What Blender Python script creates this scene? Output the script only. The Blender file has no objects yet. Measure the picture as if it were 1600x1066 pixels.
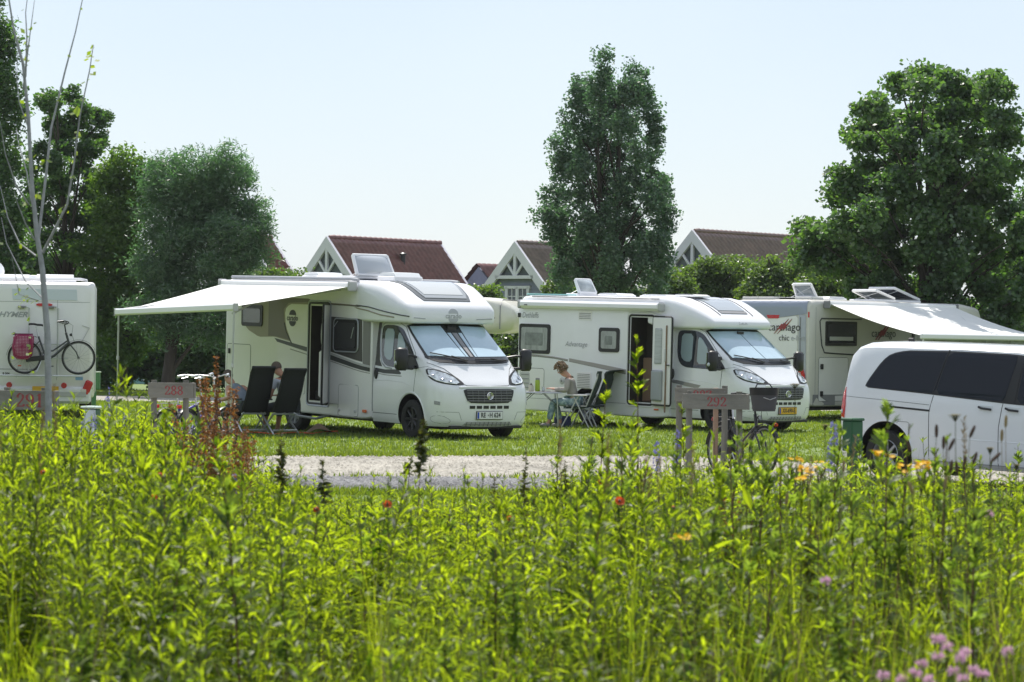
import bpy, bmesh, math, random
import numpy as np
from mathutils import Vector, Matrix
from mathutils.bvhtree import BVHTree
from mathutils.geometry import tessellate_polygon
random.seed(7); RNG = np.random.default_rng(11)
R = math.radians; PI = math.pi
sc = bpy.context.scene
COL = sc.collection

# ------------------------------------------------------------------ camera
FPX, CAMH, ROLL, PIT = 4400.0, 1.8, R(.8), math.atan(5/4400)
cr = Vector((math.cos(ROLL), 0, math.sin(ROLL))); cu0 = Vector((-math.sin(ROLL), 0, math.cos(ROLL)))
cd0 = Vector((0, 1, 0))
CD = cd0*math.cos(PIT) - cu0*math.sin(PIT); CU = cu0*math.cos(PIT) + cd0*math.sin(PIT)
cam_d = bpy.data.cameras.new('camera'); cam = bpy.data.objects.new('camera', cam_d); COL.objects.link(cam)
m = Matrix((cr, CU, -CD)).transposed().to_4x4(); m.translation = (0, 0, CAMH); cam.matrix_world = m
cam_d.sensor_width = 36; cam_d.lens = 36*FPX/1600; cam_d.clip_start = .5; cam_d.clip_end = 9000
cam_d.dof.use_dof = True; cam_d.dof.focus_distance = 50; cam_d.dof.aperture_fstop = 7.2
sc.camera = cam

# ------------------------------------------------------------------ world and sun
SUN_EL, SUN_AZ = R(56), R(-10)      # azimuth measured from +Y towards +X
w = bpy.data.worlds.new('World'); sc.world = w; w.use_nodes = True
nt = w.node_tree; bg = nt.nodes['Background']
sky = nt.nodes.new('ShaderNodeTexSky'); sky.sky_type = 'NISHITA'; sky.sun_disc = False
sky.sun_elevation = SUN_EL; sky.sun_rotation = SUN_AZ; sky.air_density = 1.0; sky.dust_density = .6; sky.ozone_density = 2.0
veil = nt.nodes.new('ShaderNodeMix'); veil.data_type = 'RGBA'; veil.inputs['Factor'].default_value = .7; veil.inputs['B'].default_value = (5.1, 5.75, 6.9, 1)   # thin even summer haze over the whole sky
_tc = nt.nodes.new('ShaderNodeTexCoord'); _no = nt.nodes.new('ShaderNodeTexNoise'); _no.inputs['Scale'].default_value = 3.2; _no.inputs['Detail'].default_value = 3; _no.inputs['Roughness'].default_value = .45; nt.links.new(_tc.outputs['Generated'], _no.inputs['Vector'])
_mr = nt.nodes.new('ShaderNodeMapRange'); _mr.inputs[1].default_value = .3; _mr.inputs[2].default_value = .7; nt.links.new(_no.outputs['Fac'], _mr.inputs[0])
_vm = nt.nodes.new('ShaderNodeMix'); _vm.data_type = 'RGBA'; _vm.inputs['A'].default_value = (4.6, 5.3, 6.4, 1); _vm.inputs['B'].default_value = (6.1, 6.4, 6.5, 1); nt.links.new(_mr.outputs[0], _vm.inputs['Factor']); nt.links.new(_vm.outputs['Result'], veil.inputs['B'])
nt.links.new(sky.outputs[0], veil.inputs['A']); nt.links.new(veil.outputs['Result'], bg.inputs[0]); bg.inputs[1].default_value = .11
sd = bpy.data.lights.new('sun', 'SUN'); sd.energy = 5.0; sd.angle = R(.53); sd.color = (1, .955, .88)
sun = bpy.data.objects.new('sun', sd); COL.objects.link(sun)
sdir = Vector((math.sin(SUN_AZ)*math.cos(SUN_EL), math.cos(SUN_AZ)*math.cos(SUN_EL), math.sin(SUN_EL)))
sun.rotation_euler = sdir.to_track_quat('Z', 'Y').to_euler(); sun.location = (0, 60, 60)
vs = sc.view_settings; vs.view_transform = 'Standard'; vs.look = 'None'; vs.exposure = .40; vs.gamma = 1; vs.use_curve_mapping = False
cy = sc.cycles; cy.max_bounces = 8; cy.diffuse_bounces = 3; cy.glossy_bounces = 3; cy.transmission_bounces = 5; cy.transparent_max_bounces = 8
cy.sample_clamp_indirect = 4; cy.caustics_reflective = False; cy.caustics_refractive = False

# ------------------------------------------------------------------ materials
MATS = {}
def mat(name, col, rough=.5, metal=0., var=0., scale=5., bump=0., bscale=40., coat=0., emit=None, alpha=None, trans=0., spec=.5, col2=None, squash=(1, 1, 1)):
    if name in MATS: return MATS[name]
    mt = bpy.data.materials.new(name); mt.use_nodes = True; t = mt.node_tree; b = t.nodes['Principled BSDF']
    b.inputs['Base Color'].default_value = (*col, 1); b.inputs['Roughness'].default_value = rough; b.inputs['Metallic'].default_value = metal
    b.inputs['Coat Weight'].default_value = coat; b.inputs['Coat Roughness'].default_value = .05; b.inputs['Specular IOR Level'].default_value = spec
    if trans: b.inputs['Transmission Weight'].default_value = trans
    if var or bump:
        tc = t.nodes.new('ShaderNodeTexCoord'); mp = t.nodes.new('ShaderNodeMapping'); mp.inputs['Scale'].default_value = squash
        t.links.new(tc.outputs['Object'], mp.inputs[0])
    if var:
        n = t.nodes.new('ShaderNodeTexNoise'); n.inputs['Scale'].default_value = scale; n.inputs['Detail'].default_value = 6; n.inputs['Roughness'].default_value = .65
        t.links.new(mp.outputs[0], n.inputs['Vector'])
        mr = t.nodes.new('ShaderNodeMapRange'); mr.inputs[1].default_value = .3; mr.inputs[2].default_value = .7; t.links.new(n.outputs['Fac'], mr.inputs[0])
        mx = t.nodes.new('ShaderNodeMix'); mx.data_type = 'RGBA'
        c2 = col2 or tuple(c*(1-var) for c in col); c1 = col if col2 else tuple(min(1, c*(1+var*.6)) for c in col)
        mx.inputs['A'].default_value = (*c2, 1); mx.inputs['B'].default_value = (*c1, 1)
        t.links.new(mr.outputs[0], mx.inputs['Factor']); t.links.new(mx.outputs['Result'], b.inputs['Base Color'])
    if bump:
        n2 = t.nodes.new('ShaderNodeTexNoise'); n2.inputs['Scale'].default_value = bscale; n2.inputs['Detail'].default_value = 4
        t.links.new(mp.outputs[0], n2.inputs['Vector'])
        bp = t.nodes.new('ShaderNodeBump'); bp.inputs['Strength'].default_value = bump; bp.inputs['Distance'].default_value = .02
        t.links.new(n2.outputs['Fac'], bp.inputs['Height']); t.links.new(bp.outputs[0], b.inputs['Normal'])
    MATS[name] = mt; return mt

def leafmat(name, c1, c2, tr=.5, tcol=None, gloss=.06, rough=.45, rnd=.9, nscale=.6):
    """leaf: diffuse + translucent + a little gloss, tint varies from leaf to leaf and in large patches"""
    mt = bpy.data.materials.new(name); mt.use_nodes = True; t = mt.node_tree; N = t.nodes; L = t.links
    N.remove(N['Principled BSDF']); out = N['Material Output']
    geo = N.new('ShaderNodeNewGeometry'); no = N.new('ShaderNodeTexNoise'); no.inputs['Scale'].default_value = nscale; no.inputs['Detail'].default_value = 2
    L.new(geo.outputs['Position'], no.inputs['Vector'])
    add = N.new('ShaderNodeMath'); add.operation = 'MULTIPLY_ADD'; add.inputs[1].default_value = rnd; L.new(geo.outputs['Random Per Island'], add.inputs[0])
    s2 = N.new('ShaderNodeMath'); s2.operation = 'SUBTRACT'; L.new(no.outputs['Fac'], s2.inputs[0]); s2.inputs[1].default_value = rnd*.5; L.new(s2.outputs[0], add.inputs[2])
    mx = N.new('ShaderNodeMix'); mx.data_type = 'RGBA'; mx.inputs['A'].default_value = (*c1, 1); mx.inputs['B'].default_value = (*c2, 1)
    L.new(add.outputs[0], mx.inputs['Factor']); mx.clamp_factor = True
    df = N.new('ShaderNodeBsdfDiffuse'); L.new(mx.outputs['Result'], df.inputs[0])
    tl = N.new('ShaderNodeBsdfTranslucent')
    tm = N.new('ShaderNodeMix'); tm.data_type = 'RGBA'; tm.blend_type = 'MULTIPLY'; tm.inputs['Factor'].default_value = 1
    tc = tcol or (2.2, 2.0, .8); tm.inputs['B'].default_value = (*tc, 1); L.new(mx.outputs['Result'], tm.inputs['A']); L.new(tm.outputs['Result'], tl.inputs[0])
    m1 = N.new('ShaderNodeMixShader'); m1.inputs[0].default_value = tr; L.new(df.outputs[0], m1.inputs[1]); L.new(tl.outputs[0], m1.inputs[2])
    gl = N.new('ShaderNodeBsdfGlossy'); gl.inputs['Roughness'].default_value = rough; gl.inputs[0].default_value = (1, 1, 1, 1)
    m2 = N.new('ShaderNodeMixShader'); m2.inputs[0].default_value = gloss; L.new(m1.outputs[0], m2.inputs[1]); L.new(gl.outputs[0], m2.inputs[2])
    L.new(m2.outputs[0], out.inputs[0]); MATS[name] = mt; return mt

PAINT = mat('white_body_paint', (.80, .80, .825), .28, coat=.35, var=.04, scale=1.2)
PANEL = mat('white_body_panel', (.81, .795, .795), .35, coat=.15, var=.05, scale=1.0)
VANW = mat('white_van_paint', (.79, .81, .84), .22, coat=.6, var=.03, scale=1.0)
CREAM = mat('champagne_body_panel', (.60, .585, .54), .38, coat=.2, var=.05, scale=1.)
SILVER = mat('silver_trim', (.42, .44, .49), .32, metal=.35)
ALU = mat('brushed_aluminium', (.62, .63, .65), .35, metal=.8, var=.08, scale=9)
DALU = mat('grey_aluminium_rail', (.34, .35, .38), .4, metal=.5)
GREY = mat('grey_plastic', (.22, .22, .23), .5)
LGREY = mat('light_grey_plastic', (.50, .50, .50), .5)
BLACK = mat('black_plastic', (.012, .012, .013), .45)
RUB = mat('tyre_rubber', (.018, .018, .018), .8, var=.3, scale=30)
SEAM = mat('dark_seam', (.05, .052, .055), .7)
SEAML = mat('grey_seam', (.20, .21, .22), .6)
TINT = mat('tinted_window_glass', (.006, .009, .016), .06, spec=.3)
GLASS = mat('window_glass_dark', (.03, .036, .045), .05, coat=.4)
BLIND = mat('silver_blind_behind_glass', (.44, .57, .66), .12, coat=.6, var=.10, scale=1.6)
BLIND2 = mat('pale_blind_behind_glass', (.30, .38, .42), .15, coat=.5)
CURT = mat('pleated_curtain_behind_glass', (.34, .36, .35), .25, coat=.5, var=.35, scale=7, squash=(1, 1, .3))
STRIPE = mat('dark_olive_stripe', (.045, .05, .048), .4)
BEIGE = mat('beige_decal', (.30, .265, .20), .4)
BROWN = mat('brown_decal', (.15, .125, .095), .4)
DBROWN = mat('dark_side_panel', (.055, .052, .05), .35)
TAUPE = mat('taupe_stripe', (.33, .31, .29), .4)
RED = mat('red_lamp_lens', (.55, .012, .015), .2, coat=.5)
REDPAINT = mat('red_print', (.33, .055, .06), .7, var=.35, scale=25)
ORANGE = mat('orange_lens', (.70, .13, .02), .3)
LAMP = mat('clear_lamp_lens', (.55, .60, .66), .08, coat=.7, var=.5, scale=14)
CHROME = mat('chrome', (.75, .76, .78), .12, metal=1)
FABW = mat('white_awning_fabric', (.80, .80, .78), .8, var=.03, scale=3)
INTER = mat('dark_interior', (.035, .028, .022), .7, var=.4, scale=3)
WOODIN = mat('furniture_board', (.22, .14, .09), .6)
ACRYL = mat('smoked_acrylic', (.36, .40, .42), .12, coat=.5, var=.25, scale=6)
INK = mat('dark_lettering', (.03, .03, .035), .5)
GINK = mat('grey_lettering', (.36, .37, .39), .4)
# awning cloth lets some light through
_t = FABW.node_tree; _b = _t.nodes['Principled BSDF']; _tl = _t.nodes.new('ShaderNodeBsdfTranslucent'); _tl.inputs[0].default_value = (.75, .74, .70, 1)
_m = _t.nodes.new('ShaderNodeMixShader'); _m.inputs[0].default_value = .05; _t.links.new(_b.outputs[0], _m.inputs[1]); _t.links.new(_tl.outputs[0], _m.inputs[2]); _t.links.new(_m.outputs[0], _t.nodes['Material Output'].inputs[0])

# ------------------------------------------------------------------ object helpers
def tag(o, label=None, cat=None, group=None, kind=None):
    if label: o['label'] = label
    if cat: o['category'] = cat
    if group: o['group'] = group
    if kind: o['kind'] = kind
    return o
def thing(name, label, cat, loc=(0, 0, 0), rz=0., group=None, ry=0.):
    o = bpy.data.objects.new(name, None); COL.objects.link(o); o.empty_display_size = .2
    o.matrix_world = Matrix.Translation(loc) @ Matrix.Rotation(rz, 4, 'Z') @ Matrix.Rotation(ry, 4, 'Y')
    return tag(o, label, cat, group)
def link(name, me, parent=None, mt=None, smooth=None):
    if mt is not None and len(me.materials) == 0:
        me.materials.append(mt)
    elif mt is not None and me.get('cut'): me.materials[0] = mt
    if smooth is not None:
        me.polygons.foreach_set('use_smooth', [True]*len(me.polygons)); me.set_sharp_from_angle(angle=R(smooth))
    o = bpy.data.objects.new(name, me); COL.objects.link(o)
    if parent is not None: o.parent = parent
    return o
def copy_tree(o, parent=None):
    c = o.copy(); COL.objects.link(c)
    if parent is not None: c.parent = parent
    for ch in list(o.children): copy_tree(ch, c)
    return c
class MB:
    def __init__(s): s.v = []; s.f = []
    def add(s, vs, fs):
        b = len(s.v); s.v += [tuple(q) for q in vs]; s.f += [tuple(i+b for i in f) for f in fs]; return s
    def box(s, c, d, rz=0., M=None):
        x, y, z = d[0]/2, d[1]/2, d[2]/2
        vs = [Vector((i*x, j*y, k*z)) for i in (-1, 1) for j in (-1, 1) for k in (-1, 1)]
        m = Matrix.Rotation(rz, 3, 'Z') if M is None else M
        vs = [m @ q + Vector(c) for q in vs]
        return s.add(vs, [(0, 1, 3, 2), (4, 6, 7, 5), (0, 4, 5, 1), (2, 3, 7, 6), (0, 2, 6, 4), (1, 5, 7, 3)])
    def rbox(s, c, d, b=.01, M=None):
        """box with chamfered edges"""
        x, y, z = [q/2 for q in d]; m = M or Matrix.Identity(3); vs = []; idx = {}
        for i in (-1, 1):
            for j in (-1, 1):
                for k in (-1, 1):
                    for a, p in enumerate(((i*x, j*(y-b), k*(z-b)), (i*(x-b), j*y, k*(z-b)), (i*(x-b), j*(y-b), k*z))):
                        idx[(i, j, k, a)] = len(vs); vs.append(m @ Vector(p) + Vector(c))
        g = lambda *q: idx[q]; F = []
        for t in (-1, 1):
            F.append((g(t,-1,-1,0), g(t,1,-1,0), g(t,1,1,0), g(t,-1,1,0))); F.append((g(-1,t,-1,1), g(1,t,-1,1), g(1,t,1,1), g(-1,t,1,1))); F.append((g(-1,-1,t,2), g(1,-1,t,2), g(1,1,t,2), g(-1,1,t,2)))
            for u in (-1, 1):
                F.append((g(t,u,-1,0), g(t,u,1,0), g(t,u,1,1), g(t,u,-1,1))); F.append((g(t,-1,u,0), g(t,1,u,0), g(t,1,u,2), g(t,-1,u,2))); F.append((g(-1,t,u,1), g(1,t,u,1), g(1,t,u,2), g(-1,t,u,2)))
                for q in (-1, 1): F.append((g(t,u,q,0), g(t,u,q,1), g(t,u,q,2)))
        return s.add(vs, F)
    def tube(s, pts, r, n=8, closed=False, caps=True):
        pts = [Vector(p) for p in pts]; N = len(pts); rs = r if isinstance(r, (list, tuple)) else [r]*N
        b = len(s.v); prev = None
        for i, p in enumerate(pts):
            a = pts[(i-1) % N] if (closed or i > 0) else p; c = pts[(i+1) % N] if (closed or i < N-1) else p
            d = (c-a).normalized() if (c-a).length > 1e-9 else Vector((0, 0, 1))
            if prev is None: u = d.orthogonal().normalized()
            else: u = prev - d*prev.dot(d); u = u.normalized() if u.length > 1e-6 else d.orthogonal().normalized()
            prev = u; v = d.cross(u)
            for k in range(n):
                t = 2*PI*k/n; s.v.append(tuple(p + (u*math.cos(t)+v*math.sin(t))*rs[i]))
        for i in range(N if closed else N-1):
            j = (i+1) % N
            for k in range(n): s.f.append((b+i*n+k, b+i*n+(k+1) % n, b+j*n+(k+1) % n, b+j*n+k))
        if caps and not closed:
            s.f.append(tuple(b+k for k in reversed(range(n)))); s.f.append(tuple(b+(N-1)*n+k for k in range(n)))
        return s
    def lathe(s, prof, n=24, M=None, caps=False):
        """prof: (r, z) pairs turned about z, then M"""
        m = M or Matrix.Identity(4); b = len(s.v)
        for r, z in prof:
            for k in range(n): t = 2*PI*k/n; s.v.append(tuple(m @ Vector((r*math.cos(t), r*math.sin(t), z))))
        for i in range(len(prof)-1):
            for k in range(n): s.f.append((b+i*n+k, b+i*n+(k+1) % n, b+(i+1)*n+(k+1) % n, b+(i+1)*n+k))
        if caps:
            s.f.append(tuple(b+k for k in reversed(range(n)))); s.f.append(tuple(b+(len(prof)-1)*n+k for k in range(n)))
        return s
    def prism(s, poly, fn, t0, t1):
        """poly 2D, fn(u,v,t)->3D, extruded t0..t1"""
        n = len(poly); vs = [fn(u, v, t) for t in (t0, t1) for u, v in poly]
        tri = tessellate_polygon([[Vector((u, v, 0)) for u, v in poly]])
        fs = [tuple(t) for t in tri] + [tuple(i+n for i in reversed(t)) for t in tri] + [(i, i+n, (i+1) % n+n, (i+1) % n) for i in range(n)]
        return s.add(vs, fs)
    def mesh(s, name='m'):
        me = bpy.data.meshes.new(name); me.from_pydata(s.v, [], s.f); me.update()
        bm = bmesh.new(); bm.from_mesh(me); bmesh.ops.recalc_face_normals(bm, faces=bm.faces); bm.to_mesh(me); bm.free(); return me
    def build(s, name, mt, parent=None, smooth=35):
        return link(name, s.mesh(name), parent, mt, smooth)
def np_mesh(name, V, F):
    """V (n,3), F (m,k) uniform face size"""
    me = bpy.data.meshes.new(name); V = np.asarray(V, np.float32); F = np.asarray(F, np.int32); k = F.shape[1]
    me.vertices.add(len(V)); me.vertices.foreach_set('co', V.ravel()); me.loops.add(F.size); me.loops.foreach_set('vertex_index', F.ravel())
    me.polygons.add(len(F)); me.polygons.foreach_set('loop_start', np.arange(0, F.size, k, dtype=np.int32)); me.update(calc_edges=True); return me
def ell(cx, cz, a, b, n=24, t0=0, t1=2*PI):
    return [(cx+a*math.cos(t0+(t1-t0)*i/n), cz+b*math.sin(t0+(t1-t0)*i/n)) for i in range(n)]
def rrect(x0, z0, x1, z1, r, n=4):
    P = []
    for cx, cz, a in ((x1-r, z1-r, 0), (x0+r, z1-r, 90), (x0+r, z0+r, 180), (x1-r, z0+r, 270)):
        for i in range(n+1): t = R(a+90*i/n); P.append((cx+r*math.cos(t), cz+r*math.sin(t)))
    return P
def smoothpoly(P, it=2):
    for _ in range(it):
        Q = []
        for i in range(len(P)):
            a, b = P[i], P[(i+1) % len(P)]
            L = max(1e-6, math.hypot(a[0]-b[0], a[1]-b[1])); k = min(.25, .06*(.5**_)/L); Q += [(a[0]*(1-k)+b[0]*k, a[1]*(1-k)+b[1]*k), (a[0]*k+b[0]*(1-k), a[1]*k+b[1]*(1-k))]
        P = Q
    return P
# frames for draping: 2D point -> ray start, direction
def f_front(u, v): return Vector((5, u, v)), Vector((-1, 0, 0))
def f_rear(u, v): return Vector((-12, u, v)), Vector((1, 0, 0))
def f_right(u, v): return Vector((u, -4, v)), Vector((0, 1, 0))
def f_left(u, v): return Vector((u, 4, v)), Vector((0, -1, 0))
def f_top(u, v): return Vector((u, v, 6)), Vector((0, 0, -1))
def f_diag(sy):
    def f(u, v):
        e = Vector((.7071, -sy*.7071, 0)); d = Vector((-.7071, -sy*.7071, 0)); return e*u + Vector((0, 0, v)) - d*4, d
    return f
class Shell:
    def __init__(s, me): s.bvh = BVHTree.FromPolygons([v.co for v in me.vertices], [p.vertices for p in me.polygons])
    def hit(s, fr, u, v):
        o, d = fr(u, v); h = s.bvh.ray_cast(o, d)
        if h[0] is None:
            h = s.bvh.find_nearest(o + d*3)
        n = h[1]
        if n.dot(d) > 0: n = -n
        return h[0], n
    def drape(s, name, poly, fr, mt, parent, off=.006, maxl=.09, thick=.008):
        bm = bmesh.new(); vs = [bm.verts.new((u, v, 0)) for u, v in poly]
        tri = tessellate_polygon([[Vector((u, v, 0)) for u, v in poly]])
        for t in tri:
            try: bm.faces.new([vs[i] for i in t])
            except ValueError: pass
        for _ in range(7):
            le = [e for e in bm.edges if e.calc_length() > maxl]
            if not le: break
            bmesh.ops.subdivide_edges(bm, edges=le, cuts=1); bmesh.ops.triangulate(bm, faces=bm.faces)
        for v in bm.verts:
            p, n = s.hit(fr, v.co.x, v.co.y); v.co = p + n*off; v.normal = n
        nrm = {v.index: None for v in bm.verts}
        be = [e for e in bm.edges if e.is_boundary]
        r = bmesh.ops.extrude_edge_only(bm, edges=be)
        for g in r['geom']:
            if isinstance(g, bmesh.types.BMVert):
                q = s.bvh.find_nearest(g.co)
                n = (g.co-q[0]).normalized() if (g.co-q[0]).length > 1e-6 else q[1]; g.co = q[0] - n*thick*.3
        me = bpy.data.meshes.new(name); bmesh.ops.recalc_face_normals(bm, faces=bm.faces); bm.to_mesh(me); bm.free()
        return link(name, me, parent, mt, 40)
    def line(s, name, pts, fr, mt, parent, r=.006, closed=False, step=.06, off=.0, mb=None):
        Q = []
        n = len(pts)
        for i in range(n if closed else n-1):
            a, b = pts[i], pts[(i+1) % n]; L = math.hypot(b[0]-a[0], b[1]-a[1]); k = max(1, int(L/step))
            for j in range(k): t = j/k; Q.append((a[0]*(1-t)+b[0]*t, a[1]*(1-t)+b[1]*t))
        if not closed: Q.append(pts[-1])
        P = []
        for u, v in Q: p, nn = s.hit(fr, u, v); P.append(p+nn*off)
        m_ = mb or MB(); m_.tube(P, r, 5, closed=closed)
        return m_ if mb else m_.build(name, mt, parent)
def text_mesh(txt, size, bold=0., italic=0., sx=1., spacing=1., mono=False):
    cu = bpy.data.curves.new('t', 'FONT'); cu.body = txt; cu.size = size; cu.offset = bold; cu.align_x = 'CENTER'; cu.align_y = 'CENTER'; cu.shear = italic; cu.space_character = spacing; cu.resolution_u = 3
    o = bpy.data.objects.new('t', cu); COL.objects.link(o); dg = bpy.context.evaluated_depsgraph_get(); dg.update()
    me = bpy.data.meshes.new_from_object(o.evaluated_get(dg)); bpy.data.objects.remove(o); bpy.data.curves.remove(cu)
    for v in me.vertices: v.co.x *= sx
    return me
def text_on(shell, txt, u, v, size, fr, mt, parent, flip=1, name='lettering', rot=0., off=.008, **k):
    """text draped on a shell; flip=-1 when the 2D u axis runs right-to-left for the viewer"""
    me = text_mesh(txt, size, **k); me.materials.clear(); c, s_ = math.cos(rot), math.sin(rot)
    for q in me.vertices:
        x, y = q.co.x*c-q.co.y*s_, q.co.x*s_+q.co.y*c
        p, n = shell.hit(fr, u+flip*x, v+y); q.co = p+n*off
    return link(name, me, parent, mt)
def text_flat(txt, size, M, mt, parent, name='lettering', **k):
    me = text_mesh(txt, size, **k); me.materials.clear(); me.transform(M); return link(name, me, parent, mt)
def boolean_cut(me, cutter_mb, test=None, idx=1):
    old = me.get('cut')
    if len(me.materials) == 0:
        for q in (PAINT, BLACK, INTER): me.materials.append(q)
    a = bpy.data.objects.new('a', me); COL.objects.link(a); cm = cutter_mb.mesh(); b = bpy.data.objects.new('b', cm); COL.objects.link(b)
    md = a.modifiers.new('c', 'BOOLEAN'); md.object = b; md.operation = 'DIFFERENCE'; md.solver = 'EXACT'
    dg = bpy.context.evaluated_depsgraph_get(); dg.update(); r = bpy.data.meshes.new_from_object(a.evaluated_get(dg))
    bpy.data.objects.remove(a); bpy.data.objects.remove(b)
    if test:
        for p in r.polygons:
            if test(p.center, p.normal): p.material_index = idx
    r['cut'] = 1; return r
def ss(a, b, x): t = np.clip((x-a)/(b-a), 0, 1); return t*t*(3-2*t)
def gz(x, y):
    """height of the terrain"""
    x = np.asarray(x, float); y = np.asarray(y, float)
    return -.14*ss(1.8, 5.5, x)*(1-ss(43, 50, y))
def gzf(x, y): return float(gz(x, y))
def PX(u, v, d):
    """point at depth d along the view through photo position (u, v): used to size distant outlines in metres"""
    p = Vector((0, 0, CAMH)) + (cr*((u-800)/FPX) + CU*((533-v)/FPX) + CD)*d; return p
# ------------------------------------------------------------------ ground
def sheet(name, xs, ys, mt, dz=0., zf=None):
    X, Y = np.meshgrid(xs, ys); Z = gz(X, Y)+dz
    V = np.stack([X, Y, Z], -1).reshape(-1, 3); nx, ny = len(xs), len(ys)
    i = np.arange((nx-1)*(ny-1)); a = i//(nx-1)*nx + i % (nx-1); F = np.stack([a, a+1, a+1+nx, a+nx], -1)
    me = np_mesh(name, V, F); return tag(link(name, me, None, mt, 60), kind='structure')
LAWN = mat('mown_lawn', (.095, .155, .026), .9, var=.5, scale=1.2, bump=.6, bscale=30, col2=(.135, .185, .038))
SOIL = mat('meadow_soil', (.035, .04, .016), .95, var=.5, scale=4, bump=.5, bscale=20)
def gravel(name, c1, c2, sc_):
    mt = mat(name, c1, .95, bump=.8, bscale=sc_*1.5)
    t = mt.node_tree; N = t.nodes; L = t.links; b = N['Principled BSDF']; tc = N.new('ShaderNodeTexCoord')
    v = N.new('ShaderNodeTexVoronoi'); v.inputs['Scale'].default_value = sc_; L.new(tc.outputs['Object'], v.inputs['Vector'])
    n = N.new('ShaderNodeTexNoise'); n.inputs['Scale'].default_value = .7; n.inputs['Detail'].default_value = 5; L.new(tc.outputs['Object'], n.inputs['Vector'])
    hs = N.new('ShaderNodeSeparateColor'); L.new(v.outputs['Color'], hs.inputs[0])
    ad = N.new('ShaderNodeMath'); ad.operation = 'MULTIPLY_ADD'; ad.inputs[1].default_value = .55; L.new(hs.outputs[0], ad.inputs[0]); 
    n2 = N.new('ShaderNodeMath'); n2.operation = 'MULTIPLY_ADD'; n2.inputs[1].default_value = 1.6; n2.inputs[2].default_value = -.55; L.new(n.outputs['Fac'], n2.inputs[0]); L.new(n2.outputs[0], ad.inputs[2])
    mx = N.new('ShaderNodeMix'); mx.data_type = 'RGBA'; mx.inputs['A'].default_value = (*c1, 1); mx.inputs['B'].default_value = (*c2, 1); mx.clamp_factor = True
    L.new(ad.outputs[0], mx.inputs['Factor']); L.new(mx.outputs['Result'], b.inputs['Base Color']); return mt
PALE = gravel('pale_gravel', (.17, .16, .138), (.46, .43, .375), 38)
DARKG = gravel('dark_gravel', (.06, .06, .065), (.26, .26, .27), 30)
sheet('lawn', np.concatenate([np.linspace(-3000, -60, 12), np.linspace(-50, 50, 101), np.linspace(60, 3000, 12)]),
      np.concatenate([[-300, -50, -10], np.linspace(0, 110, 111), np.linspace(130, 3000, 20)]), LAWN)
sheet('meadow_soil', np.linspace(-14, 14, 40), np.linspace(3, 25.5, 40), SOIL, .004)
def strip(name, e0, e1, mt, dz, x0=-34, x1=34, n=220, k=5, wob=.12, seed=0):
    """path between two edge functions y(x), edges slightly ragged"""
    rg = np.random.default_rng(seed); xs = np.linspace(x0, x1, n); a = e0(xs)+rg.normal(0, wob, n)*.5+np.sin(xs*1.9)*wob; b = e1(xs)+rg.normal(0, wob, n)*.5+np.sin(xs*1.3+2)*wob
    V = []
    for j in range(k+1):
        t = j/k; y = a*(1-t)+b*t; V.append(np.stack([xs, y, gz(xs, y)+dz], -1))
    V = np.concatenate(V); i = np.arange((n-1)*k); q = i//(n-1)*n+i % (n-1); F = np.stack([q, q+1, q+1+n, q+n], -1)
    return tag(link(name, np_mesh(name, V, F), None, mt, 60), kind='structure')
pe = lambda x: 36.0+.25*x*.6
pu = lambda x: 42.9+.36*x
pd = lambda x: 32.3+.10*x
strip('gravel_path', pe, pu, PALE, .006, seed=1)
strip('dark_gravel_verge', pd, lambda x: pe(x)+.15, DARKG, .010, seed=2)
strip('far_gravel_path', lambda x: 73.6+0*x, lambda x: 79.5+0*x, PALE, .006, seed=3)

# mown grass blades (uncountable): small upright triangles
def blades(name, n, xr, yr, h, mt, keep, per=5, wid=.008, dens=None):
    y = RNG.uniform(yr[0]**.5, yr[1]**.5, n)**2; x = RNG.uniform(-1, 1, n)*(y*.20+1) 
    ok = keep(x, y); x, y = x[ok], y[ok]; n = len(x)
    x = np.repeat(x, per)+RNG.normal(0, .05, n*per); y = np.repeat(y, per)+RNG.normal(0, .05, n*per); N = n*per
    hh = h*RNG.uniform(.5, 1.3, N)*(np.repeat(RNG.uniform(.7, 1.3, n), per)); a = RNG.uniform(0, PI, N); ww = wid*(1+y/40)
    z = gz(x, y); lean = RNG.normal(0, .35, (N, 2))*hh[:, None]
    dx, dy = np.cos(a)*ww, np.sin(a)*ww
    V = np.stack([np.stack([x-dx, y-dy, z], -1), np.stack([x+dx, y+dy, z], -1), np.stack([x+lean[:, 0], y+lean[:, 1], z+hh], -1)], 1).reshape(-1, 3)
    F = np.arange(N*3).reshape(-1, 3); return tag(link(name, np_mesh(name, V, F), None, mt), name_label(name), None, None, 'stuff')
def name_label(n): return {'lawn_grass': 'short mown grass blades on the sunny camping lawn'}.get(n, n.replace('_', ' '))
LAWNB = leafmat('lawn_blade', (.09, .15, .024), (.185, .240, .048), tr=.45, tcol=(2.0, 1.9, .5), gloss=.03)
onpath = lambda x, y: ((y > pd(x)-.05) & (y < pu(x)+.05)) | ((y > 73.6) & (y < 79.5))
blades('lawn_grass', 60000, None, (24, 88), .055, LAWNB, lambda x, y: ~onpath(x, y), per=4, wid=.006)
# sparse tufts along the path edges and between the two gravels
def tufts_keep(x, y): return (np.abs(y-pu(x)) < .35) | (np.abs(y-pe(x)) < .18) & (RNG.random(len(x)) < .22) | (np.abs(y-pd(x)) < .35)
blades('path_edge_grass', 60000, None, (30, 47), .07, LAWNB, tufts_keep, per=4)
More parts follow.
